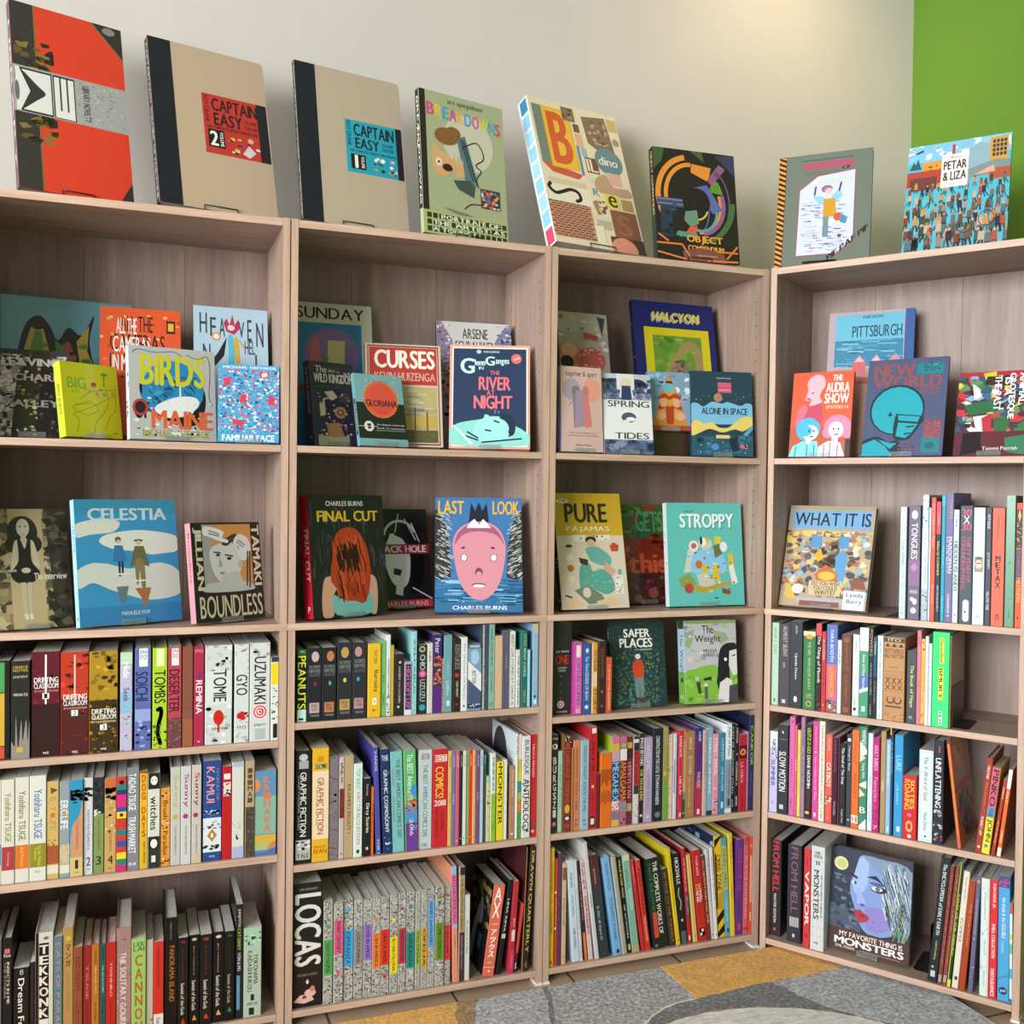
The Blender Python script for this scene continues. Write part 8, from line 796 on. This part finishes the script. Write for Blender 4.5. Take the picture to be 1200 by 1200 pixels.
(3, 'second', 0.0557, 0.0361, 0.9232, 0.0473, 0.2158, 0.0, 0.1952, 0.303, 0.0197, 'd6c6b4', 'b,0,.37,c9a32f|H,PURE,.09,.26,2c2824,.14,.78|h,PAJAMAS,.29,.345,ecdfc4,.15,.8|e,.07,efe4c0,.12,.09,.03|h,THE,.055,.08,2c2824,.06,.18|b,.365,.42,e8dcc8,.24,.43|b,.365,.42,e8dcc8,.6,.8|s,14,.37,.415,.03,5a5048,.24,.8|e,.41,2c2a2c,.5,.08,.05|e,.44,d8a890,.5,.06,.06|p,6aa89c,.42,.48,.6,.47,.78,.56,.74,.64,.5,.6,.44,.54|p,d0a08c,.7,.6,.84,.68,.78,.73,.6,.72|p,58a094,.3,.66,.38,.6,.46,.62,.5,.68,.62,.66,.76,.72,.8,.84,.66,.88,.5,.84,.3,.84|s,24,.62,.86,.03,c8a84c;8ac0b4,.34,.76|p,3a342e,.3,.56,.44,.58,.42,.63,.32,.61|e,.48,d8b098,.17,.05,.045|e,.56,e0dcd0,.17,.05,.045|e,.65,b86a3c,.17,.05,.045|e,.74,e4d8b8,.17,.05,.045|e,.46,3a2c28,.17,.05,.02|p,b8502c,.78,.46,.84,.43,.92,.46,.9,.51,.8,.51|b,.72,.88,e4e0d8,.82,.94|s,10,.73,.87,.03,4a4640,.83,.93|e,.69,6aa89c,.9,.03,.04|p,6f7c6c,.2,.84,.4,.8,.6,.88,.66,.95,.4,.96|e,.86,d4c8b4,.38,.06,.07|p,d8bc94,.04,.96,.2,.91,.36,.97,.06,1|p,d8bc94,.5,.94,.76,.9,.94,.96,.6,.99|l2,2a2622,.06,.88,.16,.9', '3c342c', 's,20,0,1,.5,c8beb0;6a6258', 'yellow and cream hardcover with figure in dotted pyjamas, second shelf of third bookcase', 'a', 0.0015),
(3, 'second', 0.276, 0.1283, 0.9232, 0.0555, 0.1804, 0.0, 0.159, 0.272, 0.0204, '4a2a1f', 'b,0,.35,3d5a2c|s,30,0,.34,.16,6a8a3c;2c6a4c;8a3a2c;3a7a3c|b,.35,.7,8a2f1c|s,26,.3,.72,.16,c0442c;6a2418;d8642c;4a2018|h,GETS,.07,.28,4a9a6c,.35,.9|h,ME,.35,.5,7a2c20,.2,.8|H,this,.5,.7,c85a3c,.15,.95|s,26,.7,1,.12,5a2a24;8a4a44;6a2c50;4a2020|e,.9,94504a,.6,.1,.09|e,.95,94504a,.3,.08,.07', '3a2a20', '', 'dark red and green book in plastic behind yellow one, second shelf of third bookcase', 'a', 0.0015),
(3, 'second', 0.372, 0.0483, 0.9232, -0.0257, 0.1089, 0.0, 0.2281, 0.2773, 0.023, '62bcb4', 'h,THE ALT,.075,.095,2a4a4c,.22,.36|H,STROPPY,.115,.255,3a8a88,.175,.9|H,STROPPY,.105,.245,e8f2f0,.165,.89|p,c8ccc4,.2,.68,.26,.46,.32,.42,.38,.48,.36,.66|p,8ac4e4,.32,.52,.42,.46,.66,.46,.74,.54,.74,.68,.32,.68|p,d8b83c,.44,.6,.52,.6,.52,.72,.44,.72|p,d8b83c,.58,.6,.66,.6,.68,.76,.58,.76|e,.4,cfc8b0,.5,.09,.07|e,.36,d0b040,.5,.06,.03|e,.38,e8ecec,.46,.05,.05|e,.37,2c3a3c,.44,.02,.05|e,.42,e0e0dc,.34,.065,.065|e,.42,c0604c,.34,.035,.035|b,.33,.4,d8c83c,.62,.71|p,6a7444,.6,.42,.68,.4,.72,.5,.62,.54|e,.43,e4e8e8,.74,.05,.06|p,d8b84c,.8,.5,.86,.48,.88,.62,.8,.64|p,e0e4e0,.8,.62,.86,.6,.92,.78,.84,.8|e,.6,c86a3c,.4,.045,.05|p,8a9a4c,.12,.74,.26,.68,.36,.78,.3,.84,.16,.82|p,c8c4b4,.36,.7,.5,.68,.62,.78,.56,.88,.4,.8|p,b89a30,.28,.8,.5,.82,.8,.76,.84,.79,.4,.88|e,.83,b0483c,.26,.06,.06|p,8a4c2c,.7,.83,.82,.86,.8,.9,.7,.88|s,24,.48,.86,.04,e4e8e4;d8b83c;3a5a5c;b0583c;8ac4e4,.2,.88|b,.92,.935,2a4a4c,.6,.64', 'd4dede', 's,4,.3,.6,.3,3a4a4c', 'turquoise hardcover with white block title and heap of objects, second shelf of third bookcase', 'a', 0.0015),
(4, 'second', 0.0194, 0.0468, 0.9232, -0.0338, 0.2851, 0.0, 0.2318, 0.2798, 0.0212, 'b3a084', 'b,0,.04,a89878|p,74a8d0,.03,.05,.96,.04,.97,.23,.05,.23|h,WHAT IT IS,.07,.2,23262c,.07,.96|b,.25,.3,d0bc6c,.2,.94|h,DRAWN FROM THE HEART,.26,.29,4a4434,.24,.9|s,320,.25,.9,.09,c8a878;6a5c50;8ab4d0;d8c06c;4a4a58;b0705c;d8d0b8;94867a|b,.3,.42,5a94c0,.3,.42|b,.3,.42,5a94c0,.62,.74|s,20,.3,.62,.12,6a5440;94846c;3a342c,.4,.64|p,5a9ccc,.6,.5,.68,.42,.74,.5,.72,.74,.62,.72|p,d8ac3c,.36,.48,.42,.42,.46,.52,.4,.56|p,c8683c,.38,.68,.5,.58,.66,.68,.62,.76,.42,.76|e,.69,d8b848,.52,.1,.05|p,8a5038,.78,.72,.94,.7,.98,.8,.82,.8|b,.74,.88,d0bc90,.33,.7|h,DO YOU WISH,.745,.785,2c2820,.36,.68|h,YOU COULD,.79,.83,2c2820,.38,.66|h,WRITE?,.835,.875,2c2820,.4,.64|p,d8b048,.05,.78,.12,.8,.2,.94,.08,.92|e,.83,d8d4cc,.2,.07,.06|b,.91,.96,a8b0b8,.2,.74|b,.94,.99,8a5044,.24,.7|b,.82,1,d8e0e8,.74,.98|h,Lynda,.84,.89,3a4a6a,.77,.96|h,Barry,.9,.95,3a4a6a,.78,.95', '8a8068', '', 'collage cover in tan with blue hand lettered title, second shelf of corner bookcase', 'a', 0.0015),
(3, 'third', 0.2018, 0.0373, 0.6662, -0.0673, 0.1717, 0.0, 0.1561, 0.2222, 0.0132, '263538', 's,260,.02,1,.055,2c4448;1f3034;3a5a5c;2f5058|s,320,.36,.97,.045,3f6a6c;4a8084;2a5a4c;6a7a3c;2f4c54,.1,.9|H,SAFER,.09,.19,e8e6e0,.26,.74|H,PLACES,.2,.31,e8e6e0,.18,.78|h,KIT ANDERSON,.325,.345,c8c8c4,.46,.76|p,64807e,.43,.64,.58,.64,.57,.9,.52,.9,.51,.74,.49,.9,.44,.9|p,c0432c,.4,.5,.46,.46,.56,.46,.6,.54,.58,.65,.42,.65|e,.415,d4d0cc,.5,.05,.045|p,5a3020,.44,.89,.5,.89,.5,.93,.44,.93|p,5a3020,.52,.89,.58,.89,.58,.93,.52,.93', '1a2426', 't,SAFER PLACES,.08,.5,d0d0c8,.5,.5', 'dark teal softcover with person in red jumper among leaves, third shelf of third bookcase', 'a', 0.0015),
(3, 'third', 0.4062, 0.0151, 0.6662, -0.0652, 0.1029, 0.0, 0.1539, 0.2189, 0.0395, 'b9b8bc', 'p,94a87c,.05,.14,.2,.1,.16,.24,.1,.34,.0,.3|p,94a87c,.55,.12,.8,.16,.86,.24,.7,.3,.6,.2|s,24,.0,.5,.14,c8c8cc;a8b494;d4d4d8;9a9aa0|b,0,.04,8aa05c|h,The,.06,.16,2c2c2e,.34,.56|h,Weight,.18,.29,2c2c2e,.2,.7|h,MELISSA,.35,.39,3c3c40,.36,.62|h,MENDES,.4,.44,3c3c40,.32,.58|p,7db440,0,.64,.2,.58,.5,.54,.7,.58,1,.6,1,1,0,1|s,30,.6,1,.14,6fa838;8cc44c;7ab044|e,.7,b8b8b0,.22,.04,.04|p,3a3c38,.2,.74,.28,.74,.3,.88,.24,.88|p,5a5c58,.36,.8,.42,.8,.42,.95,.36,.95|e,.78,d8d4cc,.39,.03,.03|p,2a2a2c,.34,.7,.5,.68,.5,.72,.36,.73|p,242327,.62,.66,.66,.4,.76,.3,.92,.28,1,.32,1,.5,.86,.56,.84,.8,.66,.86,.6,.76|p,d8d6d4,.86,.38,1,.36,1,.66,.92,.68,.84,.56|p,d8d6d4,.66,.76,.8,.7,.9,.74,.86,1,.6,1|p,4a484c,.84,.8,1,.78,1,1,.82,1|l2,3a3a3c,.9,.44,.98,.43|e,.48,e8e6e4,.78,.03,.03', '9ab8a4', 'b,0,.1,3c4a2c|b,.1,.62,a8c8d8|b,.62,1,6fae3c|t,The Weight,.16,.66,3a6a84,.5,.6|e,.72,2c4a24,.5,.2,.2|h,DQ,.9,.95,d8e4d0,.2,.7', 'light book with white lettered spine, green hills and dark curly hair', 'a', 0.0015),
(4, 'bottom', 0.1717, 0.0386, 0.0365, -0.0245, 0.1034, 0.0, 0.204, 0.26, 0.0318, '2c3444', 'b,.55,.8,4a5468,0,.4|s,60,.25,.8,.08,5a6478;3a4254;6a7488;2a3040,.0,.36|e,.15,d8d49c,.12,.09,.085|e,.15,c4c084,.13,.06,.06|p,7c98cc,.3,.2,.36,.04,.5,.05,.7,.24,.84,.4,.86,.62,.78,.74,.56,.79,.42,.74,.34,.6,.26,.44,.25,.32|p,9cb4e0,.3,.2,.36,.06,.46,.06,.46,.3,.36,.42,.28,.36|p,8a80c0,.44,.52,.72,.5,.76,.68,.6,.76,.46,.72|p,7a90a8,.4,.04,.6,.03,1,.1,1,.66,.86,.78,.92,.56,.84,.34,.62,.18|st,170,.64,.03,.92,.5,.08,.2,3a4858;c0d0d8;94a8b4;5a6c7c;2a3440;dce4e4,.008|st,60,.8,.4,.98,.8,-.03,.12,6a7a54;a8a878;3a4840;94a8b4,.008|e,.7,3c9a70,.88,.03,.03|st,50,.5,.55,.75,.7,.02,.01,9a8cc8;a890c4;7080b8,.008|p,1c2028,.44,.23,.56,.2,.68,.28,.56,.24|p,1c2028,.25,.22,.34,.25,.33,.27,.25,.25|e,.33,22242c,.6,.1,.04|e,.325,d8dce0,.58,.07,.028|e,.325,6a6a64,.59,.03,.028|e,.28,4a5a8a,.58,.09,.02|e,.31,d0d4dc,.3,.04,.024|e,.31,5a5a58,.31,.02,.022|p,9aa8d8,.34,.34,.42,.42,.46,.5,.4,.52,.34,.5|e,.51,4a5490,.41,.035,.015|p,a8344c,.32,.58,.38,.56,.42,.58,.5,.62,.46,.67,.38,.68,.33,.64|p,5a1c30,.34,.6,.42,.61,.48,.63,.4,.62|b,.78,1,4f3430|h,MY FAVORITE THING IS,.805,.855,ece4dc,.14,.92|H,MONSTERS,.865,.935,f0ece4,.08,.94|h,EMIL FERRIS,.945,.97,d8d0c8,.1,.34|b,.955,.958,c8b8ac,.4,.9', '2a2428', '', 'large face-out book with blue painted face, bottom corner shelf', 'a', 0.0015)]
def slab(b, x0, x1, y0, y1, z0, z1, col, r=0):
    if r <= 0: b.box((x0, y0, z0), (x1, y1, z1), col); return
    pts = [(x0, z0)]
    for cx, cz, a0 in ((x1 - r, z0 + r, -90), (x1 - r, z1 - r, 0)):
        pts += [(cx + r*math.cos(R(a0 + k*22.5)), cz + r*math.sin(R(a0 + k*22.5))) for k in range(5)]
    pts += [(x0, z1)]
    b.prism(pts, y0, y1, col, 0, lambda x, y, q: (x, q, y))
for i, (c, sh, lx, ly, z, yaw, be, ro, w, h, t, base, ops, sb, sops, label, stand, rad) in enumerate(FACES):
    ox, oy, th = ORIGIN[c]; cs, sn = math.cos(th), math.sin(th)
    wx, wy = ox + lx*cs - ly*sn, oy + lx*sn + ly*cs
    lift = t * math.sin(max(be, 0)) + .0022
    Mw = Matrix.Translation((wx, wy, z + lift)) @ Matrix.Rotation(th + yaw, 4, 'Z') @ Matrix.Rotation(-be, 4, 'X') @ Matrix.Rotation(-ro, 4, 'Y')
    root = tag(empty('book'), label, 'book', 'books displayed face out'); root.matrix_world = Mw
    bt = .0025 if t > .012 else .001; B = lin(base); SB = lin(sb)
    f = MB(); slab(f, 0, w, 0, bt, 0, h, B, rad)
    Print(f, (0, -.00002, 0), (1, 0, 0), (0, 0, 1), (0, -1, 0), w, h, i + 500).run(ops)
    f.build('front_cover', M_GLOSS if i % 3 and sh != 'top' else M_PRINT, root)
    s_ = MB(); s_.box((0, bt, 0), (bt, t - bt, h), SB)
    Print(s_, (-.00002, t - bt, 0), (0, -1, 0), (0, 0, 1), (-1, 0, 0), t - 2*bt, h, i + 900).run(sops)
    s_.build('spine', M_PRINT, root)
    k = MB(); slab(k, 0, w, t - bt, t, 0, h, SB, rad); k.build('back_cover', M_PRINT, root)
    p = MB(); p.box((bt + .0002, bt + .0002, .002), (w - .004, t - bt - .0002, h - .003)); p.build('pages', M_PAPER, root)
    # the stand: the book's own tilt, standing on the shelf behind it
    short = label.split(',')[0]
    ct, st_ = math.cos(be), math.sin(be)
    def T(y, q): return (y*ct + q*st_, -y*st_ + q*ct + lift)       # tilted (depth, height) -> upright frame
    sw = Matrix.Translation((wx, wy, z)) @ Matrix.Rotation(th + yaw, 4, 'Z')
    b = MB()
    top = min(.5*h, .12); yl, zl = T(-.0045, .011); tb = T(t + .0015, top)
    foot = min(tb[0] + .012, CD - ly - w*math.sin(max(yaw, 0)) - .006) if sh != 'top' else tb[0] + .02
    foot = max(foot, tb[0] - .02)
    x0 = w*.5 - .027; x1 = w*.5 + .027
    if stand == 'a':
        prof = [T(-.0042, .010), T(-.0042, -.0016), T(t + .0018, -.0016), T(t + .0018, top), (foot, .0006)]
        tk = .0013
        for (ya, za), (yb_, zb) in zip(prof, prof[1:]):
            L = math.hypot(yb_-ya, zb-za); ny, nz = -(zb-za)/L*tk, (yb_-ya)/L*tk
            poly = [(ya, za), (yb_, zb), (yb_+ny, zb+nz), (ya+ny, za+nz)]
            if (ya, za) == prof[1]: poly = [(a_, b_ - tk) for a_, b_ in poly]
            b.prism(poly, x0, x1, (1, 1, 1, 1), 0, lambda a_, b_, q: (q, a_, max(b_, .0002)))
        so = b.build('book_stand', M_ACRYL); lab = 'clear acrylic stand under the ' + short; cat = 'book stand'
    else:
        for xx in (w*.36, w*.64):
            b.tube([(xx,) + T(-.003, .009), (xx,) + T(-.003, -.0018), (xx,) + T(t + .003, -.0018), (xx,) + T(t + .003, top), (xx, foot, .0015)], .0013)
        b.tube([(w*.36,) + T(-.003, .009), (w*.64,) + T(-.003, .009)], .0013)
        b.tube([(w*.36,) + T(t + .003, top), (w*.64,) + T(t + .003, top)], .0013)
        so = b.build('book_stand', M_WIRE, smooth=True); lab = 'dark wire stand under the ' + short; cat = 'book stand'
    so.matrix_world = sw
    tag(so, ' '.join(lab.split()[:16]), cat, 'stands under the face-out books')


# ------------------------------------------------------------------ rug and small things
BE = [0.4677, 0.34, 0.4233]
def world_pt(c, lx, ly, z):
    ox, oy, th = ORIGIN[c]; return (ox + lx*math.cos(th) - ly*math.sin(th), oy + lx*math.sin(th) + ly*math.cos(th), z)
RX0, RX1, RY0, RY1, RT = -.45, 1.545, -2.5, -.036, .011  # near end extended out of view to cut light bounced off the floor
def wavy(pts, amp, seed):
    rd = random.Random(seed); out = []
    for (x0, y0), (x1, y1) in zip(pts, pts[1:] + pts[:1]):
        n = max(1, int(math.hypot(x1-x0, y1-y0) / .012)); edge = (x0 == x1 or y0 == y1)
        for k in range(n):
            q = k / n; j = 0 if edge or k == 0 else amp
            out.append((x0 + (x1-x0)*q + rd.uniform(-j, j), y0 + (y1-y0)*q + rd.uniform(-j, j)))
    return out
rug = MB()
rug.box((RX0, RY0, .0005), (RX1, RY1, RT), m=0)
CX, CY, CR = .93, -.755, .48
circ = lambda r, a0, a1, n=40: [(CX + r*math.cos(R(a0 + (a1-a0)*k/n)), CY + r*math.sin(R(a0 + (a1-a0)*k/n))) for k in range(n + 1)]
def patch(pts, m, dz, seed, amp=.0016):
    p = wavy(pts, amp, seed)
    a = sum(p[k][0]*p[(k+1) % len(p)][1] - p[(k+1) % len(p)][0]*p[k][1] for k in range(len(p)))
    rug.prism(p if a > 0 else p[::-1], RT - .004, RT + dz, m=m)
patch([(.50, -.036), (.62, -.036), (.606, -.1), (.58, -.171), (.55, -.3), (.50, -.5), (.30, -.5), (.41, -.12), (.44, -.05)], 5, .0004, 3)
patch([(RX0, -.036), (.445, -.036), (.424, -.076), (.405, -.14), (.36, -.3), (RX0, -.3)], 1, .0008, 1)
patch([(.40, -.036), (.447, -.036), (.428, -.076), (.408, -.14), (.364, -.3), (.32, -.3), (.375, -.1)], 4, .0012, 2, .004)
patch([(.618, -.036), (.63, -.036), (.616, -.1), (.59, -.171), (.56, -.3), (.552, -.3), (.58, -.171), (.606, -.1)], 2, .0010, 4)
patch([(.95, -.209), (1.125, -.196), (1.301, -.2), (1.38, -.26), (1.42, -.5), (1.30, -.9), (.6, -.9), (.55, -.6), (.68, -.36), (.807, -.25), (.856, -.224), (.897, -.213)], 2, .0006, 5)
patch([(1.17, -.197), (1.301, -.2), (1.446, -.181), (1.545, -.165), (1.545, -1.2), (1.36, -1.2), (1.35, -.6), (1.29, -.44), (1.22, -.34)], 5, .0010, 6, .005)
patch([(.946, -.036), (1.545, -.036), (1.545, -.165), (1.446, -.181), (1.301, -.198), (1.125, -.194), (.95, -.209)], 1, .0016, 7)
patch(circ(CR + .006, 0, 360), 4, .0012, 8, .002)
patch(circ(CR, 0, 360), 3, .0020, 9, .002)
patch([(.948, -.208), (.897, -.212), (.856, -.223), (.807, -.249), (.70, -.335), (.696, -.331), (.804, -.246), (.855, -.219), (.897, -.208)], 3, .0018, 10)
tag(rug.build('rug', M_RUG), 'patterned rug in grey, mustard yellow and white on the tiled floor', 'rug')

def bookend(c, x, y0, z, sgn, label, foot=.07, hgt=.13, dep=.1):
    b = MB(); b.prism([(0, 0), (foot - .008, 0), (foot, .008), (foot, dep - .008), (foot - .008, dep), (0, dep)] if sgn > 0 else [(0, 0), (0, dep), (-foot + .008, dep), (-foot, dep - .008), (-foot, .008), (-foot + .008, 0)], 0, .0012)
    b2 = MB(); b2.box((0 if sgn > 0 else -.0012, 0, .0012), (.0012 if sgn > 0 else 0, dep, hgt))
    o = tag(empty('bookend', world_pt(c, x, y0, z + .0002), (0, 0, ORIGIN[c][2])), label, 'bookend', 'black metal bookends')
    b.build('foot', M_BLACK, o); b2.build('upright', M_BLACK, o)
bookend(4, BE[0], .02, SHELF_Z[4]['third'], 1, 'black bookend standing right of the neon green spine on the corner bookcase', .037, .10, .125)
bookend(4, BE[1], .02, SHELF_Z[4]['second'], -1, 'black bookend left of the white spine with blue script on the corner bookcase', .034, .13, .18)
bookend(4, BE[2], .05, SHELF_Z[4]['bottom'], -1, 'black bookend left of leaning spines on bottom shelf of corner bookcase', .042, .12, .125)
b = MB(); b.box((0, 0, 0), (.12, .045, .066)); o = b.build('display_box', M_BOX); o.location = world_pt(3, .312, .068, SHELF_Z[3]['first'] + .0003)
tag(o, 'dark brown box under the small blue book, third bookcase first shelf', 'box')
b = MB(); b.tube([(0, 0, .0), (0, -.006, .0005), (0, -.0105, -.004), (.0003, -.0105, -.036), (-.0008, -.010, -.030)], .0016); o = b.build('ribbon', M_RIBBON); o.location = world_pt(4, .322, .0092, SHELF_Z[4]['third'] + .0018)
tag(o, 'yellow ribbon hanging over the shelf edge beneath the kraft brown spine', 'ribbon')
